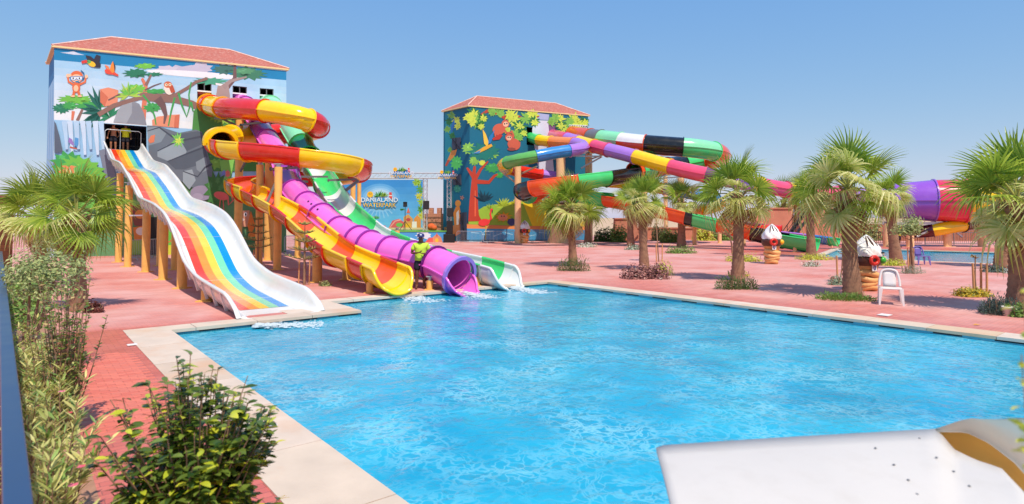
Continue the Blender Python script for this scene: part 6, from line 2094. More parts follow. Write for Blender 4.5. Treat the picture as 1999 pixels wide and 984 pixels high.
M_pink = mat('terracotta_render', rgb(196, 128, 104), .9, .12, 1.2, .3, 15, wear=(rgb(166, 104, 84), .5, 1.5))
def stub(label, px0, px1, top, d, taper=.0):
    a, b = W(px0, 440, d).x, W(px1, 440, d).x; z = W(px0, top, d).z
    root = empty('wall_stub', ((a + b) / 2, d, 0), label, 'wall')
    mb = MB(); w_ = (b - a) / 2; c = (a + b) / 2
    pts = [Vector((c + s * w_ * (1 + taper * (1 - t)), d + q, z * t)) for t in (0, 1) for s, q in ((-1, -.6), (1, -.6), (1, .6), (-1, .6))]
    mb.add(pts, [(0, 1, 5, 4), (1, 2, 6, 5), (2, 3, 7, 6), (3, 0, 4, 7), (4, 5, 6, 7)]); mb.build('wall', M_pink, root)
    c_ = MB(); c_.box((c, d, z + .06), (w_ * 2 + .2, 1.4, .12)); c_.build('coping', M_pink, root)
stub('pinkish wall stub behind the leafy bush', 1200, 1240, 428, 61, .2)
stub('long low terracotta wall behind the slide posts', 1240, 1470, 446, 64)
stub('brown terracotta wall block behind the stairs', 1470, 1540, 408, 58)
stub('tall terracotta wall block beside the stairs', 1556, 1660, 402, 60)
stub('low terracotta wall behind the tall olive bush', 1655, 1790, 440, 62)
fl_ = Wz(6, 470, 0)
# slatted wooden fence and dark railing past the far pool
M_wood = mat('brown_fence_wood', rgb(164, 104, 80), .85, .2, 4, .4, 20)
FD = 60.0
fe = empty('wooden_fence', (W(1890, 470, FD).x, FD, 0), 'brown upright-plank fence under the huge funnel', 'fence')
zf = W(1880, 441, FD).z
pl_ = MB(); pl_.box((0, 0, zf / 2), (.25, .05, zf)); pme = pl_.mesh('plank'); pme.materials.append(M_wood)
x = W(1760, 470, FD).x
inv = parent_inv(fe)
while x < W(2040, 470, FD).x:
    o = bpy.data.objects.new('plank', pme); scene.collection.objects.link(o); o.parent = fe; o.matrix_parent_inverse = inv
    o.location = (x, FD + random.uniform(-.015, .015), random.uniform(-.04, .0)); x += .28
mb = MB()
for z in (.4, zf - .3): mb.bar((W(1755, 470, FD).x, FD + .06, z), (W(2045, 470, FD).x, FD + .06, z), .06, .1)
mb.build('rail', M_wood, fe)
def railing(label, px0, px1, py0, py1, d0, d1, m_, step=.14, name='metal_railing', h=None):
    a, b = Wz(px0, py0, 0), Wz(px1, py1, 0)
    h = h or 1.05
    root = empty(name, tuple((a + b) / 2), label, 'railing')
    up = Vector((0, 0, h))
    r = MB(); r.bar(a + up, b + up, .06); r.bar(a + up * .1, b + up * .1, .05); r.build('rail', m_, root)
    L_ = (b - a).length; n = int(L_ / step)
    k = MB(); k.bar((0, 0, h * .1), (0, 0, h), .02); kme = k.mesh('baluster'); kme.materials.append(m_)
    inv = parent_inv(root)
    for i in range(n + 1):
        p = a.lerp(b, i / n)
        if i % 14 == 0:
            q = MB(); q.bar(p, p + up, .06); q.build('post', m_, root)
        else:
            o = bpy.data.objects.new('baluster', kme); scene.collection.objects.link(o); o.parent = root; o.matrix_parent_inverse = inv; o.location = p
    return root
M_dmetal = mat('dark_metal', rgb(40, 38, 42), .5, .15, 6)
railing('dark railing between the olive bushes and the far pool', 1695, 1800, 476.5, 477.2, 0, 0, M_dmetal, .16)
railing('grey railing in front of the plank fence', 1806, 1990, 477.4, 478.5, 0, 0, M_steel, .16)
# stairs
sd = 47.0
stair = empty('metal_stairs', tuple(W(1552, 460, sd)), 'dark open metal stairs climbing beside the terracotta block', 'stairs')
stair.location.z = 0
a0, a1 = W(1536, 463, sd), W(1590, 408, sd)
a0.z = .05
for off in (0, 1.1):
    o_ = Vector((0, off, 0)); mb = MB(); mb.bar(a0 + o_, a1 + o_, .06, .2); mb.build('stringer', M_dmetal, stair)
    mb = MB(); mb.tube([a0 + o_ + Vector((0, 0, .95)), a1 + o_ + Vector((0, 0, .95))], .03, 6); mb.tube([a0 + o_ + Vector((0, 0, .5)), a1 + o_ + Vector((0, 0, .5))], .02, 6)
    for i in range(5):
        p = a0.lerp(a1, i / 4) + o_; mb.tube([p, p + Vector((0, 0, .95))], .025, 6)
    mb.build('handrail', M_dmetal, stair)
nst = 12
for i in range(nst):
    p = a0.lerp(a1, (i + .5) / nst); mb = MB(); mb.box((p.x, p.y + .55, p.z), (.26, 1.05, .03)); mb.build('tread', M_steel, stair)
mb = MB(); lp = a1 + Vector((.9, .55, -.02)); mb.box(lp, (1.7, 1.3, .06)); mb.build('landing', M_steel, stair)
for dx in (.15, 1.6):
    k = MB(); k.bar((a1.x + dx, a1.y + .55, 0), (a1.x + dx, a1.y + .55, a1.z - .05), .1); k.build('post', M_post2, stair)

# ================================================================== crowd barriers
def barrier(ax, ay, bx, by, label):
    a, b = Wz(ax, ay, 0), Wz(bx, by, 0)
    root = empty('crowd_barrier', tuple((a + b) / 2), label, 'barrier', 'crowd barriers')
    t = (b - a).normalized(); up = Vector((0, 0, 1)); s = t.cross(up)
    mb = MB(); mb.tube([a + up * .18, a + up * 1.0, a + up * 1.1 + t * .1, b + up * 1.1 - t * .1, b + up * 1.0, b + up * .18, b + up * .18 - t * .01, a + up * .18], .022, 6); mb.build('frame', M_steelw, root)
    n = int((b - a).length / .13)
    k = MB(); k.tube([(0, 0, .18), (0, 0, 1.1)], .009, 5); kme = k.mesh('bar'); kme.materials.append(M_steelw)
    inv = parent_inv(root)
    for i in range(1, n):
        o = bpy.data.objects.new('bar', kme); scene.collection.objects.link(o); o.parent = root; o.matrix_parent_inverse = inv; o.location = a.lerp(b, i / n)
    for p in (a + t * .25, b - t * .25):
        f = MB(); f.tube([p + s * .32 + up * .02, p + s * .2 + up * .16, p + up * .18, p - s * .2 + up * .16, p - s * .32 + up * .02], .022, 6); f.build('foot', M_steelw, root)
for i, (q, lb) in enumerate((((892, 475, 941, 476), 'steel crowd barrier nearest the black loudspeaker tower'), ((944, 476, 1004, 475), 'steel crowd barrier between two others by the painted flamingo'), ((1034, 474.5, 1080, 474), 'steel crowd barrier right of the small ice-cream sculpture'), ((252, 510, 312, 504), 'steel crowd barrier behind the rainbow slide posts'), ((398, 500, 455, 494), 'steel crowd barrier under the jungle mural, behind the rainbow slide'), ((555, 494, 600, 490), 'steel crowd barrier behind the spiral slide posts'), ((602, 490, 640, 487), 'steel crowd barrier behind the young pine and yellow flume'))):
    barrier(*q, lb)

# ================================================================== ice-cream sculptures
M_waf = mat('waffle_tan', rgb(214, 150, 84), .6, .15, 8, .4, 30); M_choc = mat('chocolate', rgb(84, 44, 30), .4); M_cream = mat('cream_white', rgb(238, 236, 234), .4)
M_dough = mat('dough', rgb(230, 172, 108), .5, .1, 5)
def icecream(px, base_y, top_y, label, face=0.0, wide=1.0):
    b = Wz(px, base_y, 0); h = W(px, top_y, b.y).z
    root = empty('ice_cream_sculpture', tuple(b), label, 'sculpture', 'ice-cream sculptures', face)
    inv = parent_inv(root)
    Rz = Matrix.Rotation(face, 3, 'Z')
    def L(x, y, z): return b + Rz @ Vector((x * h * wide, y * h * wide, z * h))
    mb = MB(); mb.lathe([(.11 * h, 0), (.12 * h, .1 * h), (.13 * h, .25 * h), (.18 * h, .40 * h), (.21 * h, .48 * h), (.0, .49 * h)], b, 18); mb.build('cone', M_waf, root)
    for k in range(4):
        z = .05 + .085 * k
        t = MB(); rr = .125 + .010 * k; a0 = k * .9 + face
        pts = [L(rr * math.cos(a0 + q * .42), rr * math.sin(a0 + q * .42), z + .03 * math.sin(q * .8)) for q in range(14)]
        t.tube(pts, [.03 * h] + [.058 * h] * 12 + [.03 * h], 8); t.build('dough_roll', M_dough, root)
    mb = MB(); mb.lathe([(.20 * h, .45 * h), (.235 * h, .48 * h), (.24 * h, .58 * h), (.22 * h, .63 * h), (0, .64 * h)], b, 20); mb.build('chocolate_band', M_choc, root)
    ringp = [L(-.07 + .075 * math.cos(q * .3927), -.225, .555 + .065 * math.sin(q * .3927)) for q in range(17)]
    mb = MB(); mb.tube(ringp, .032 * h, 8); mb.build('ring_biscuit', mat('red_glaze', rgb(206, 44, 30), .3), root)
    mb = MB(); mb.ball(L(.16, -.17, .55), .065 * h, 12, 8); mb.build('ball', mat('yellow_ball', rgb(240, 176, 20), .3) if wide < 1.05 else mat('green_ball', rgb(60, 170, 50), .3), root)
    sw = MB(); n, m = 24, 14; vs = []
    for i in range(m + 1):
        t = i / m; r0 = (.222 + .025 * math.sin(t * 3.1)) * (1 - t ** 1.5) ** .8 + .003; z = .62 + .38 * t
        for k in range(n):
            a = 2 * math.pi * k / n
            r = r0 * (1 + .09 * math.cos(6 * (a + t * 2.0)))
            vs.append(L(r * math.cos(a) + .015 * t, r * math.sin(a), z))
    sw.add(vs, [(i * n + k, i * n + (k + 1) % n, (i + 1) * n + (k + 1) % n, (i + 1) * n + k) for i in range(m) for k in range(n)], 0, True)
    sw.build('cream_swirl', M_cream, root)
    for k in range(3):
        a = -1.57 + (k - 1) * .5
        s = MB(); pts = []
        for i in range(5):
            t = .5 + .11 * i; r = ((.222 + .025 * math.sin(t * 3.1)) * (1 - t ** 1.5) ** .8) * 1.07
            pts.append(L(r * math.cos(a - t * .3), r * math.sin(a - t * .3), .62 + .38 * t))
        s.tube(pts, [.006 * h, .014 * h, .014 * h, .01 * h, .005 * h], 6); s.build('sauce_streak', M_choc, root)
    pl = MB(); c = L(-.05, -.205, .42); pl.box(c, (.10 * h, .02, .11 * h), face); pl = pl.build('tag_plate', M_whitef, root)
    put_text('0', c + Rz @ Vector((0, -.012, 0)), Rz @ Vector((1, 0, 0)), Vector((0, 0, 1)), .12 * h, mat('tag_purple', rgb(80, 50, 130), .5), pl, .004 * h, .004)
icecream(1024, 475, 430, 'small ice-cream cone sculpture next to the peach slide post by the barriers', .2)
icecream(1507, 515, 437, 'ice-cream cone sculpture standing in front of the black flume', .1)
icecream(1692, 567, 458, 'ice-cream cone sculpture partly hidden by the large palm trunk', .3, 1.06)

# ================================================================== chairs
def chair(bx, by, label, m_, heading, h=.86):
    b = Wz(bx, by, 0); b.z = .0
    root = empty('plastic_chair', tuple(b), label, 'chair', None, heading)
    Rz = Matrix.Rotation(heading, 3, 'Z')
    def L(x, y, z): return b + Rz @ Vector((x, y, z))
    w, d, sz = .25, .24, .44                                  # facing -y
    sm = MB(); vs = [L(x, y, sz - .025 * (1 - (x / w) ** 2) * (1 - (y / d) ** 2)) for y in [d - i * d / 3 for i in range(7)] for x in [-w + j * w / 3 for j in range(7)]]
    fs = [(i * 7 + j, i * 7 + j + 1, (i + 1) * 7 + j + 1, (i + 1) * 7 + j) for i in range(6) for j in range(6)]
    sm.add(vs, [f[::-1] for f in fs], 0, True); seat = sm.build('seat', m_, root)
    md = seat.modifiers.new('thick', 'SOLIDIFY'); md.thickness = .025; md.offset = -1
    for sx in (-1, 1):
        for sy in (-1, 1):
            lg = MB(); t, q = L(sx * w * .92, sy * d * .9, sz), L(sx * w * 1.08, sy * d * 1.12, 0)
            lg.add([t + Rz @ Vector((-.045, -.03, 0)), t + Rz @ Vector((.045, -.03, 0)), t + Rz @ Vector((.045, .03, 0)), t + Rz @ Vector((-.045, .03, 0)), q + Rz @ Vector((-.02, -.014, 0)), q + Rz @ Vector((.02, -.014, 0)), q + Rz @ Vector((.02, .014, 0)), q + Rz @ Vector((-.02, .014, 0))], [(0, 1, 5, 4), (1, 2, 6, 5), (2, 3, 7, 6), (3, 0, 4, 7), (7, 6, 5, 4)])
            lg.build('leg', m_, root)
    fr = MB(); pts = []
    for q in range(13):
        a = math.pi * q / 12
        x, z = -w * .95 * math.cos(a), sz + .02 + (h - sz - .02) * min(1, math.sin(a) * 1.25 if abs(math.cos(a)) > .6 else 1 - (1 - math.sin(a)) * .35)
        pts.append(L(x, d + .02 + (z - sz) * .22, z))
    fr.tube(pts, .03, 7); bk = fr.build('back_frame', m_, root)
    sp_ = MB()
    vs = []
    for i in range(5):
        z = sz + (h - sz - .03) * i / 4
        for x in (-.15, -.07, 0, .07, .15): vs.append(L(x * (1 + .1 * i / 4), d + .035 + (z - sz) * .22 + .25 * x * x, z))
    sp_.add(vs, [(i * 5 + j, i * 5 + j + 1, (i + 1) * 5 + j + 1, (i + 1) * 5 + j) for i in range(4) for j in range(4)], 0, True)
    s_ = sp_.build('back_splat', m_, root); md = s_.modifiers.new('thick', 'SOLIDIFY'); md.thickness = .012
    return root
M_chw = mat('white_plastic', rgb(236, 228, 226), .4, .05, 4, transl=.12)
chair(1739, 594, 'white plastic chair standing alone on the deck by the large palm', M_chw, R(-28), .9)
chair(1799, 517, 'purple plastic chair at the edge of the far pool', mat('purple_plastic', rgb(112, 96, 170), .4, .05, 4), R(-8), .88)
chair(1970, 489, 'red plastic chair beyond the far pool', mat('red_plastic', rgb(200, 30, 30), .4, .05, 4), R(30), .88)

# ================================================================== small things on the deck
pot = empty('flower_pot', tuple(Wz(1967, 617, 0)), 'small white pot with a tiny plant beside the dusky shrub', 'pot')
pc = pot.location.copy(); mb = MB(); mb.lathe([(.0, .005), (.085, .0), (.115, .2), (.125, .2), (.125, .225), (.105, .225), (.1, .19), (0, .185)], pc, 16); mb.build('pot', M_chw, pot)
mb = MB(); clump_mesh(mb, pc + Vector((0, 0, .2)), .07, .07, .12, 60, .06, .02, random.Random(2), .6, True); mb.build('foliage', LM['green'], pot)['kind'] = 'stuff'
def cover(px, py, s, label, rz):
    b = Wz(px, py, 0); root = empty('skimmer_lid', (b.x, b.y, .0), label, 'lid')
    mb = MB(); mb.box((b.x, b.y, .016), (s, s * .8, .012), rz); mb.build('lid', M_chw, root)
    k = MB(); k.box((b.x, b.y, .0225), (s * .86, s * .66, .003), rz); k.build('raised_face', M_whitef, root)
rza = math.atan2(e2.y, e2.x)
cover(515, 833, .24, 'white square lid set in the wide pool coping', rza)
cover(258, 674.5, .16, 'tiny white lid on the red pavers outside the coping', rza)
cover(1727, 616, .3, 'thin white lid on the right-hand pool coping', rza)
lf = empty('fallen_leaf', tuple(Wz(1907, 635, .0)), 'orange fallen leaf lying on the deck by the right-hand coping', 'leaf')
mb = MB(); p = lf.location; mb.add([p + Vector((-.09, 0, .012)), p + Vector((0, -.04, .02)), p + Vector((.1, 0, .015)), p + Vector((0, .05, .024))], [(0, 1, 2, 3)]); mb.build('blade', mat('dry_orange_leaf', rgb(226, 160, 40), .7), lf)

# ================================================================== railing at the left edge
M_rail = mat('blue_grey_rail', rgb(52, 78, 112), .3, .15, 3, metal=.3)
M_rb = mat('rail_brown', rgb(88, 60, 56), .6, .15, 5)
rz_ = 1.30
ra = Wz(66, 984, rz_)
d3 = Vector((-3 - PPX, FPX, 0)).normalized(); s3 = Vector((d3.y, -d3.x, 0))
rl = empty('guard_railing', (ra.x, ra.y, 0), 'dark railing with a broad blue-grey top rail along the planting strip', 'railing')
aw = ra - s3 * .042
far_l = 21.0
mb = MB(); mb.bar(aw - d3 * 4 - Vector((0, 0, .03)), aw + d3 * far_l - Vector((0, 0, .03)), .084, .06); mb.build('top_rail', M_rail, rl, .006)
mb = MB(); mb.bar(aw - d3 * 4 - Vector((0, 0, 1.14)), aw + d3 * far_l - Vector((0, 0, 1.14)), .05, .05); mb.build('bottom_rail', M_rb, rl)
k = MB(); k.bar((0, 0, .16), (0, 0, rz_ - .05), .02); kme = k.mesh('baluster'); kme.materials.append(M_rb)
inv = parent_inv(rl); i = 0
s_ = -4.0
while s_ < far_l:
    p = aw + d3 * s_
    if i % 14 == 0:
        q = MB(); q.bar(Vector((p.x, p.y, 0)), Vector((p.x, p.y, rz_ - .05)), .05); q.build('post', M_rb, rl)
    else:
        o = bpy.data.objects.new('baluster', kme); scene.collection.objects.link(o); o.parent = rl; o.matrix_parent_inverse = inv; o.location = (p.x, p.y, 0)
    s_ += .12; i += 1
M_pbrick = brickmat('pillar_brick', rgb(150, 92, 66), rgb(132, 80, 58), rgb(110, 70, 56), 1.6)
pd = 21.0
pil = empty('brick_pillar', (W(-6, 440, pd).x, pd, 0), 'brown brick pillar at the end of the dark railing', 'pillar')
mb = MB(); zp = W(0, 386, pd).z; xr = W(12, 440, pd).x; mb.box((xr - .3, pd, zp / 2), (.6, .6, zp)); mb.build('shaft', M_pbrick, pil)
mb = MB(); mb.box((xr - .3, pd, zp + .04), (.66, .66, .08)); mb.build('cap', M_pink, pil)

# ================================================================== white sheet at the lower right
sht = empty('white_awning', (W(1650, 984, 2.4).x, 2.4, 0), 'white sheet with small dark dots and a curled tan-lined edge, over the near pool corner', 'awning')
M_sheet = mat('white_sheet', rgb(222, 214, 206), .5, .03, 2, .08, 14, transl=.15, wear=(rgb(200, 190, 178), .25, 5.0))
M_tan = mat('tan_lining', rgb(255, 190, 96), .7, .06, 2, transl=.3)
M_flap = mat('thin_white_flap', rgb(226, 218, 208), .6, .04, 2, .1, 14, transl=.8)
def sheet_grid(rowsA, m_, name, th=.02):
    """rows of points, lofted"""
    mb = MB(); n = len(rowsA[0])
    mb.add([p for r in rowsA for p in r], [(i * n + j, i * n + j + 1, (i + 1) * n + j + 1, (i + 1) * n + j) for i in range(len(rowsA) - 1) for j in range(n - 1)], 0, True)
    o = mb.build(name, m_, sht); md = o.modifiers.new('thick', 'SOLIDIFY'); md.thickness = th; md.offset = 0
    return o
def resamp(pts, n):
    L_ = [0]
    for a, b in zip(pts, pts[1:]): L_.append(L_[-1] + (b - a).length)
    out = []
    for i in range(n):
        s = L_[-1] * i / (n - 1); k = max(j for j in range(len(L_)) if L_[j] <= s + 1e-9); k = min(k, len(pts) - 2)
        out.append(pts[k].lerp(pts[k + 1], (s - L_[k]) / max(1e-9, L_[k + 1] - L_[k])))
    return out
top = resamp([W(1281, 878, 2.9), W(1284, 874, 2.92), W(1400, 866, 2.95), W(1540, 857, 3.0), W(1700, 848, 3.05), W(1800, 842, 3.08), W(1828, 841, 3.08), W(1860, 880, 2.95), W(1905, 902, 2.8), W(1955, 918, 2.7), W(1980, 945, 2.55), W(2005, 975, 2.45), W(2060, 1010, 2.35)], 44)
low = resamp([W(1330, 1080, 2.0), W(2080, 1080, 2.15)], 44)
sheet_grid([[t.lerp(l, k / 6) + Vector((0, 0, .02 * math.sin(k / 6 * 3.14))) for t, l in zip(top, low)] for k in range(7)], M_sheet, 'sheet')
fl1 = resamp([W(1824, 839, 3.10), W(1880, 826, 3.2), W(1940, 820, 3.25), W(2000, 817, 3.25), W(2090, 815, 3.25)], 20)
fl2 = resamp([W(1828, 842, 3.06), W(1885, 843, 2.98), W(1930, 864, 2.85), W(1980, 902, 2.7), W(2010, 935, 2.6), W(2070, 990, 2.5)], 20)
sheet_grid([[a.lerp(b, k / 5) + Vector((0, 0, .05 * math.sin(k / 5 * 3.14) * min(1, j / 6))) for j, (a, b) in enumerate(zip(fl1, fl2))] for k in range(6)], M_flap, 'curled_flap', .008)
in1 = resamp([W(1826, 841, 3.13), W(1885, 840, 3.1), W(1935, 858, 3.0), W(1985, 895, 2.85), W(2070, 980, 2.7)], 16)
in2 = resamp([W(1830, 846, 3.11), W(1862, 886, 3.0), W(1915, 912, 2.85), W(1965, 930, 2.75), W(2060, 1020, 2.5)], 16)
sheet_grid([[a.lerp(b, k / 4) - Vector((0, 0, .06 * math.sin(k / 4 * 3.14))) for a, b in zip(in1, in2)] for k in range(5)], M_tan, 'tan_lining', .01)
for x, y in ((1709, 880), (1745, 913), (1773, 943), (1790, 971), (1826, 898), (1859, 925), (1893, 955), (1795, 861)):
    # the dots sit on the sheet: find the nearest loft cell along the ray
    best = None
    for k in range(6):
        for j in range(43):
            q = [top[j].lerp(low[j], k / 6), top[j + 1].lerp(low[j + 1], k / 6), top[j + 1].lerp(low[j + 1], (k + 1) / 6)]
            cen = (q[0] + q[2]) / 2 + Vector((0, 0, .02 * math.sin((k + .5) / 6 * 3.14)))
            r_ = ray(x, y).normalized(); dd = ((cen - CAM) - r_ * (cen - CAM).dot(r_)).length
            if best is None or dd < best[0]:
                nn = (q[1] - q[0]).cross(q[2] - q[1]).normalized(); best = (dd, cen, nn if nn.z > 0 else -nn)
    p = Wpl(x, y, best[1], best[2]) + best[2] * .0135
    mb = MB(); mb.ball(p, (.006, .006, .003), 8, 5); mb.build('dot', M_steel, sht)
for x in (1400, 2040):
    p = W(x, 1060, 2.15); mb = MB(); mb.bar((p.x, p.y, -.1 if x > 1500 else 0), (p.x, p.y, p.z), .05); mb.build('post', M_steelw, sht)

# ================================================================== single pavers near the viewer
rndp = random.Random(5)
pm_ = [mat('paver_%s' % 'abcd'[i], c, .6, .12, 9, .3, 60) for i, c in enumerate((rgb(214, 112, 92), rgb(208, 106, 88), rgb(218, 118, 98), rgb(210, 114, 96)))]
pmes = []
for m_ in pm_:
    k = MB(); k.add([(-.0975, -.0475, 0), (.0975, -.0475, 0), (.0975, .0475, 0), (-.0975, .0475, 0), (-.094, -.044, .003), (.094, -.044, .003), (.094, .044, .003), (-.094, .044, .003)], [(4, 5, 6, 7), (0, 1, 5, 4), (1, 2, 6, 5), (2, 3, 7, 6), (3, 0, 4, 7)])
    me = k.mesh('paver'); me.materials.append(m_); pmes.append(me)
cnt = 0
c_a, c_b = ab(Wz(205, 790, 0))
rowsp = []
for i in range(-60, 60):
    for j in range(-30, 30):
        a = (math.floor(c_b / .1) + i) * .1; b_ = (math.floor(c_a / .2) + j + (.5 if i % 2 else 0)) * .2
        p = fromab(b_, a)
        if b_ > aL - CW - .12: continue
        v = p - CAM
        yc = v.y * CP + v.z * SP; zc = -v.y * SP + v.z * CP
        if yc < .5: continue
        x_, y_ = PPX + FPX * v.x / yc, PPY - FPX * zc / yc
        if 150 < x_ < 330 and 690 < y_ < 850 and x_ > 150 + (y_ - 690) * .2: rowsp.append((abs(y_ - 770), p))
rowsp.sort(key=lambda r_: r_[0])
for _, p in rowsp[:290]:
    o = bpy.data.objects.new('paver', rndp.choice(pmes)); scene.collection.objects.link(o); o.parent = deck
    o.location = (p.x, p.y, .001); o.rotation_euler = (rndp.uniform(-.006, .006), rndp.uniform(-.006, .006), rza)

# ================================================================== churned water at the slide ends
M_foam = mat('foam', rgb(226, 236, 240), .6, .05, 8)
_nt = M_foam.node_tree; _t = _nt.nodes.new('ShaderNodeBsdfTransparent'); _m = _nt.nodes.new('ShaderNodeMixShader'); _m.inputs[0].default_value = .5
_nt.links.new(_nt.nodes['Principled BSDF'].outputs[0], _m.inputs[1]); _nt.links.new(_t.outputs[0], _m.inputs[2]); _nt.links.new(_m.outputs[0], _nt.nodes['Material Output'].inputs[0])
def foam(px0, py0, px1, py1, wid, n, label, seed):
    a, b = Wz(px0, py0, WATER_Z), Wz(px1, py1, WATER_Z); wid *= 1.35
    rnd = random.Random(seed); mb = MB(); t = (b - a); s = Vector((-t.y, t.x, 0)).normalized()
    for _ in range(n):
        f = rnd.random() ** 1.5; w = wid * (.35 + .9 * f)
        p = a + t * f + s * rnd.gauss(0, .33) * w
        r = rnd.uniform(.008, .035) * (1.2 - .6 * f)
        p.z = WATER_Z + .02 + rnd.uniform(0, .07) * (1 - f) ** 2
        k = len(mb.v); mb.ball(p, (r * rnd.uniform(.8, 3.0), r * rnd.uniform(.8, 1.8), r * .45), 5, 4)
    o = mb.build('foam', M_foam); tag(o, label, 'foam', None, 'stuff')
foam(788, 578, 840, 592, 0.52, 780, 'white churned water below the yellow flume mouth', 1)
foam(905, 572, 960, 584, 0.45499999999999996, 780, 'white churned water below the pink tube mouth', 2)
foam(1000, 563, 1065, 574, 0.52, 780, 'white churned water below the white flume mouth', 3)
foam(500, 640, 630, 634, 0.45499999999999996, 720, 'white churned water along the lip of the rainbow slide', 4)
foam(1630, 490, 1690, 493, 0.78, 480, 'white churned water at the far green slide end', 5)
# ================================================================== people
def skin_tone(name, c): return mat('skin_' + name, c, .5, .06, 20)
def person(label, loc, heading, joints, skin, clothes=(), hat=None, hair=None, scale=1.0, group=None, cut=None, lean=0.0):
    """joints: overrides of the standing pose (x right, y forward, z up); one continuous skinned body"""
    J = {'pelvis': (0, 0, .95), 'waist': (0, -.01, 1.08), 'chest': (0, 0, 1.28), 'upper': (0, -.01, 1.40), 'neck': (0, .0, 1.49), 'jaw': (0, .035, 1.57), 'skull': (0, .02, 1.655), 'crown': (0, .01, 1.72), 'nose': (0, .125, 1.60)}
    for s, n in ((-1, 'l'), (1, 'r')):
        J.update({'hip' + n: (.095 * s, 0, .90), 'knee' + n: (.11 * s, .02, .50), 'shin' + n: (.11 * s, -.01, .36), 'ankle' + n: (.11 * s, -.02, .09), 'ball' + n: (.125 * s, .12, .035), 'toe' + n: (.13 * s, .19, .03),
                  'sh' + n: (.17 * s, -.01, 1.41), 'elbow' + n: (.25 * s, -.03, 1.13), 'wrist' + n: (.27 * s, .08, .90), 'palm' + n: (.27 * s, .11, .83)})
    J.update(joints)
    rad = {'pelvis': (.15, .11), 'waist': (.135, .10), 'chest': (.155, .115), 'upper': (.13, .095), 'neck': (.055, .058), 'jaw': (.062, .072), 'skull': (.078, .094), 'crown': (.05, .06), 'nose': (.014, .014),
           'hip': (.09, .095), 'knee': (.058, .062), 'shin': (.055, .06), 'ankle': (.036, .042), 'ball': (.042, .03), 'toe': (.03, .02), 'sh': (.062, .062), 'elbow': (.042, .042), 'wrist': (.03, .026), 'palm': (.036, .018)}
    ed = [('pelvis', 'waist'), ('waist', 'chest'), ('chest', 'upper'), ('upper', 'neck'), ('neck', 'jaw'), ('jaw', 'skull'), ('skull', 'crown'), ('jaw', 'nose')]
    for n in 'lr': ed += [('pelvis', 'hip' + n), ('hip' + n, 'knee' + n), ('knee' + n, 'shin' + n), ('shin' + n, 'ankle' + n), ('ankle' + n, 'ball' + n), ('ball' + n, 'toe' + n), ('upper', 'sh' + n), ('sh' + n, 'elbow' + n), ('elbow' + n, 'wrist' + n), ('wrist' + n, 'palm' + n)]
    fingers = []
    for s, n in ((-1, 'l'), (1, 'r')):                        # five unequal, bent fingers on each hand
        w_, p_ = Vector(J['wrist' + n]), Vector(J['palm' + n])
        d = (p_ - w_).normalized(); side = d.cross(Vector((0, 0, 1)) if abs(d.z) < .8 else Vector((0, 1, 0))).normalized(); curl = side.cross(d).normalized()
        for q, (o_, l) in enumerate(((-.027, .07), (-.009, .085), (.009, .08), (.027, .062))):
            a = p_ + side * o_ + d * .03; m1 = a + d * l * .5 + curl * .008; m2 = m1 + d * l * .35 + curl * .03
            for k, v in enumerate((a, m1, m2)): J['f%s%d%d' % (n, q, k)] = tuple(v); rad['f%s%d%d' % (n, q, k)] = (.0095 - .001 * k,) * 2
            ed += [('palm' + n, 'f%s%d0' % (n, q)), ('f%s%d0' % (n, q), 'f%s%d1' % (n, q)), ('f%s%d1' % (n, q), 'f%s%d2' % (n, q))]
        th = w_.lerp(p_, .35) + side * .035; t2 = th + side * .03 + d * .035 + curl * .01
        J['t%s0' % n], J['t%s1' % n] = tuple(th), tuple(t2); rad['t%s0' % n] = (.012, .012); rad['t%s1' % n] = (.009, .009)
        ed += [('wrist' + n, 't%s0' % n), ('t%s0' % n, 't%s1' % n)]
    root = empty('person', tuple(loc), label, 'person', group, heading)
    root.scale = (scale * 1.1, scale * 1.06, scale)
    def grow(name, names, edges, f=1.0, add=0.0, m_=None, sub=2, radius=None):
        keys = [k for k in names]
        idx = {k: i for i, k in enumerate(keys)}
        me = bpy.data.meshes.new(name)
        me.from_pydata([J[k] for k in keys], [(idx[a], idx[b]) for a, b in edges if a in idx and b in idx], [])
        o = link(name, me, m_, root)
        md = o.modifiers.new('skin', 'SKIN'); md.use_smooth_shade = True
        sv = me.skin_vertices[0].data
        for k in keys:
            base = (radius or {}).get(k) or rad.get(k) or rad[k[:-1]]
            sv[idx[k]].radius = (base[0] * f + add, base[1] * f + add)
            sv[idx[k]].use_root = (k == keys[0])
        sb = o.modifiers.new('sub', 'SUBSURF'); sb.levels = sb.render_levels = sub
        return o
    hide = set(cut or ())
    grow('body', [k for k in J if k not in hide], ed, m_=skin, sub=2)
    for cn, m_ in clothes:
        if cn == 'shirt':
            for n in 'lr':
                s_, e_ = Vector(J['sh' + n]), Vector(J['elbow' + n]); J['slv' + n] = tuple(s_.lerp(e_, .72)); rad['slv' + n] = (.072, .072)
            J['hem'] = tuple(Vector(J['pelvis']) + Vector((0, 0, -.07))); rad['hem'] = (.178, .135)
            J['collar'] = tuple(Vector(J['neck']) + Vector((0, 0, -.025)))
            grow('shirt', ['waist', 'hem', 'chest', 'upper', 'collar', 'shl', 'shr', 'slvl', 'slvr'], [('hem', 'waist'), ('waist', 'chest'), ('chest', 'upper'), ('upper', 'collar'), ('upper', 'shl'), ('upper', 'shr'), ('shl', 'slvl'), ('shr', 'slvr')], 1.06, .014, m_, 2,
                 {'collar': (.062, .066), 'waist': (.165, .125), 'chest': (.168, .125), 'sh': (.075, .075)})
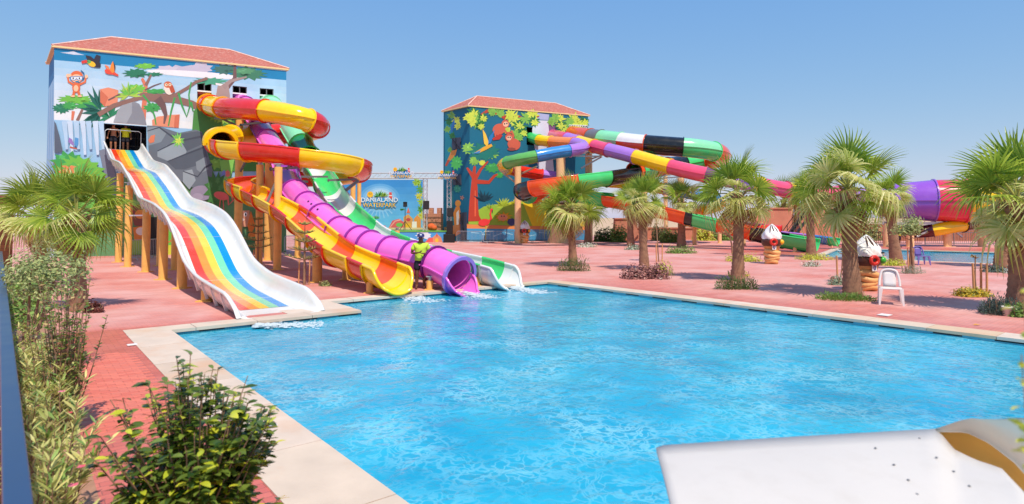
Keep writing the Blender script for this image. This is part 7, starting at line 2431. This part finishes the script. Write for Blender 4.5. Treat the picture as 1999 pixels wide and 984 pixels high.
        if cn == 'shorts':
            for n in 'lr':
                h_, k_ = Vector(J['hip' + n]), Vector(J['knee' + n]); J['leg' + n] = tuple(h_.lerp(k_, .85)); rad['leg' + n] = (.085, .09)
                J['thi' + n] = tuple(h_.lerp(k_, .4)); rad['thi' + n] = (.095, .1)
            J['belt'] = tuple(Vector(J['pelvis']).lerp(Vector(J['waist']), .55))
            rad['belt'] = (.15, .11)
            grow('shorts', ['pelvis', 'belt', 'hipl', 'hipr', 'thil', 'thir', 'legl', 'legr'], [('belt', 'pelvis'), ('pelvis', 'hipl'), ('pelvis', 'hipr'), ('hipl', 'thil'), ('thil', 'legl'), ('hipr', 'thir'), ('thir', 'legr')], 1.05, .012, m_, 2)
    sk = Vector(J['skull'])
    for s in (-1, 1):
        e = MB(); e.ball(sk + Vector((s * .032, .088, .0)), (.013, .009, .009), 8, 6); ob = e.build('eye', mat('eye_dark', rgb(40, 28, 24), .3)); ob.parent = root
        e = MB(); e.ball(sk + Vector((s * .082, .0, -.02)), (.012, .024, .034), 8, 6); ob = e.build('ear', skin); ob.parent = root
    mth = MB(); mth.ball(sk + Vector((0, .095, -.085)), (.026, .008, .007), 8, 5); ob = mth.build('mouth', mat('lips', rgb(140, 70, 62), .5)); ob.parent = root
    if hair:
        hb = MB(); n, m = 14, 7
        for i in range(m + 1):
            for k in range(n):
                a = 2 * math.pi * k / n; t = i / m * 1.75
                hb.v.append(tuple(sk + Vector((.094 * math.sin(t) * math.cos(a), .112 * math.sin(t) * math.sin(a) - .012, .005 + .098 * math.cos(t) + (.045 if math.sin(a) > .2 and t > 1.1 else 0)))))
        hb.f = [(i * n + k, i * n + (k + 1) % n, (i + 1) * n + (k + 1) % n, (i + 1) * n + k) for i in range(m) for k in range(n)]; hb.m = [0] * len(hb.f); hb.sm = [True] * len(hb.f)
        ob = hb.build('hair', hair); ob.parent = root
    if hat:
        cb = MB(); cb.lathe([(.104, .0), (.106, .05), (.085, .095), (.04, .112), (.001, .115)], sk + Vector((0, -.005, .028)), 16)
        ob = cb.build('cap', hat); ob.parent = root
        bb = MB(); vs = []
        for i in range(9):
            a = R(20 + 140 * i / 8); vs += [sk + Vector((.103 * math.cos(a), .103 * math.sin(a), .035)), sk + Vector((.11 * math.cos(a), .103 * math.sin(a) + .075 * math.sin(a), .02))]
        bb.add(vs, [(2 * i, 2 * i + 1, 2 * i + 3, 2 * i + 2) for i in range(8)], 0, True); br = bb.build('cap_brim', hat); br.parent = root
        bd = MB(); bd.ball(sk + Vector((0, .098, .085)), (.03, .012, .028), 10, 6); ob2 = bd.build('cap_badge', M_whitef); ob2.parent = root
    return root
SK1, SK2, SK3 = skin_tone('dark', rgb(112, 74, 54)), skin_tone('tan', rgb(186, 124, 90)), skin_tone('light', rgb(214, 160, 130))
M_hiv = mat('lime_shirt', rgb(196, 226, 70), .75, .08, 6, .2, 30); M_yel = mat('yellow_shirt', rgb(222, 220, 30), .75, .08, 6, .2, 30); M_navy = mat('dark_shorts', rgb(26, 26, 40), .8, .1, 6, .2, 30); M_capb = mat('navy_cap', rgb(44, 52, 110), .7); M_hair = mat('black_hair', rgb(20, 15, 13), .6, .1, 20, .4, 80)
fp = Wz(821, 564, 0)
fp.z = .014
person('person in a lime shirt, dark shorts and navy cap, hands joined, between the flumes', fp, R(180 + 8), {
    'elbowl': (-.27, -.05, 1.14), 'wristl': (-.10, .20, 1.13), 'palml': (-.03, .24, 1.15), 'elbowr': (.27, -.03, 1.14), 'wristr': (.10, .22, 1.16), 'palmr': (.04, .26, 1.18),
    'jaw': (0, .055, 1.56), 'skull': (0, .05, 1.645), 'nose': (0, .145, 1.575), 'crown': (0, .045, 1.71), 'anklel': (-.10, -.04, .09), 'balll': (-.12, .09, .035), 'toel': (-.13, .16, .03)}, SK1, (('shirt', M_hiv), ('shorts', M_navy)), M_capb)
# a lanyard-like phone in the hands of the person would be too small to read; the hands simply meet
fz = floor_z(S_top)
base_f = SP_(S_top + .55, WS * .28, fz - .02)
ps = MB(); q0 = holes1[0]
pf = MB(); pf.add([q0[0], q0[1], q0[1] - t1n * 3, q0[0] - t1n * 3], [(0, 1, 2, 3)])
def on_platform(px, back=.55):
    p = Wpl(px, 286, q0[0] - t1n * back, t1n); p.z = fz - .02
    return p
pfz = MB(); A_, B_ = q0[0].copy(), q0[1].copy(); A_.z = B_.z = fz - .03
pfz.add([A_ + t1n * .02, B_ + t1n * .02, B_ - t1n * 2.95, A_ - t1n * 2.95, A_ + t1n * .02 - Vector((0, 0, .12)), B_ + t1n * .02 - Vector((0, 0, .12))], [(0, 1, 2, 3), (4, 5, 1, 0)])
pfz.build('platform', M_steel, tower1)
hd = math.atan2(-t1n.x, t1n.y)
person('bare-chested person in black shorts waiting at the top of the rainbow slide', on_platform(221), hd, {'elbowl': (-.29, -.06, 1.15), 'wristl': (-.24, -.05, .95), 'palml': (-.2, .0, .9)}, SK2, (('shorts', M_navy),), None, M_hair, .98)
person('person in a yellow shirt and dark shorts at the top of the rainbow slide', on_platform(245), hd, {'elbowr': (.3, -.06, 1.15), 'wristr': (.3, .1, .98), 'palmr': (.3, .16, .95)}, SK1, (('shirt', M_yel), ('shorts', M_navy)), None, M_hair, .98)
wp = Wz(1752, 487, 0); wp = Wz(1753, 486, 0)
person('person in a yellow and blue shirt standing behind the leaning palm trunk', Wz(1754, 483.0, 0), R(200), {}, SK1, (('shirt', M_yel), ('shorts', M_navy)), None, M_hair, 1.0)
for px, lb, sk, sc in ((1731, 'dark-haired swimmer with head above the far pool, left of the leaning palm trunk', SK3, 1.0), (1758, 'dark-haired swimmer with bare shoulders in the far pool, right of the leaning palm trunk', SK3, 1.0)):
    b = Wz(px, 503, WATER_Z); b.y += .4; b.z = WATER_Z - 1.42
    person(lb, b, R(170 if px < 1740 else 120), {'elbowl': (-.32, .1, 1.22), 'wristl': (-.3, .32, 1.3), 'palml': (-.28, .38, 1.3)}, sk, (('shorts', M_navy),), None, M_hair, 1.0, 'swimmers in the far pool')
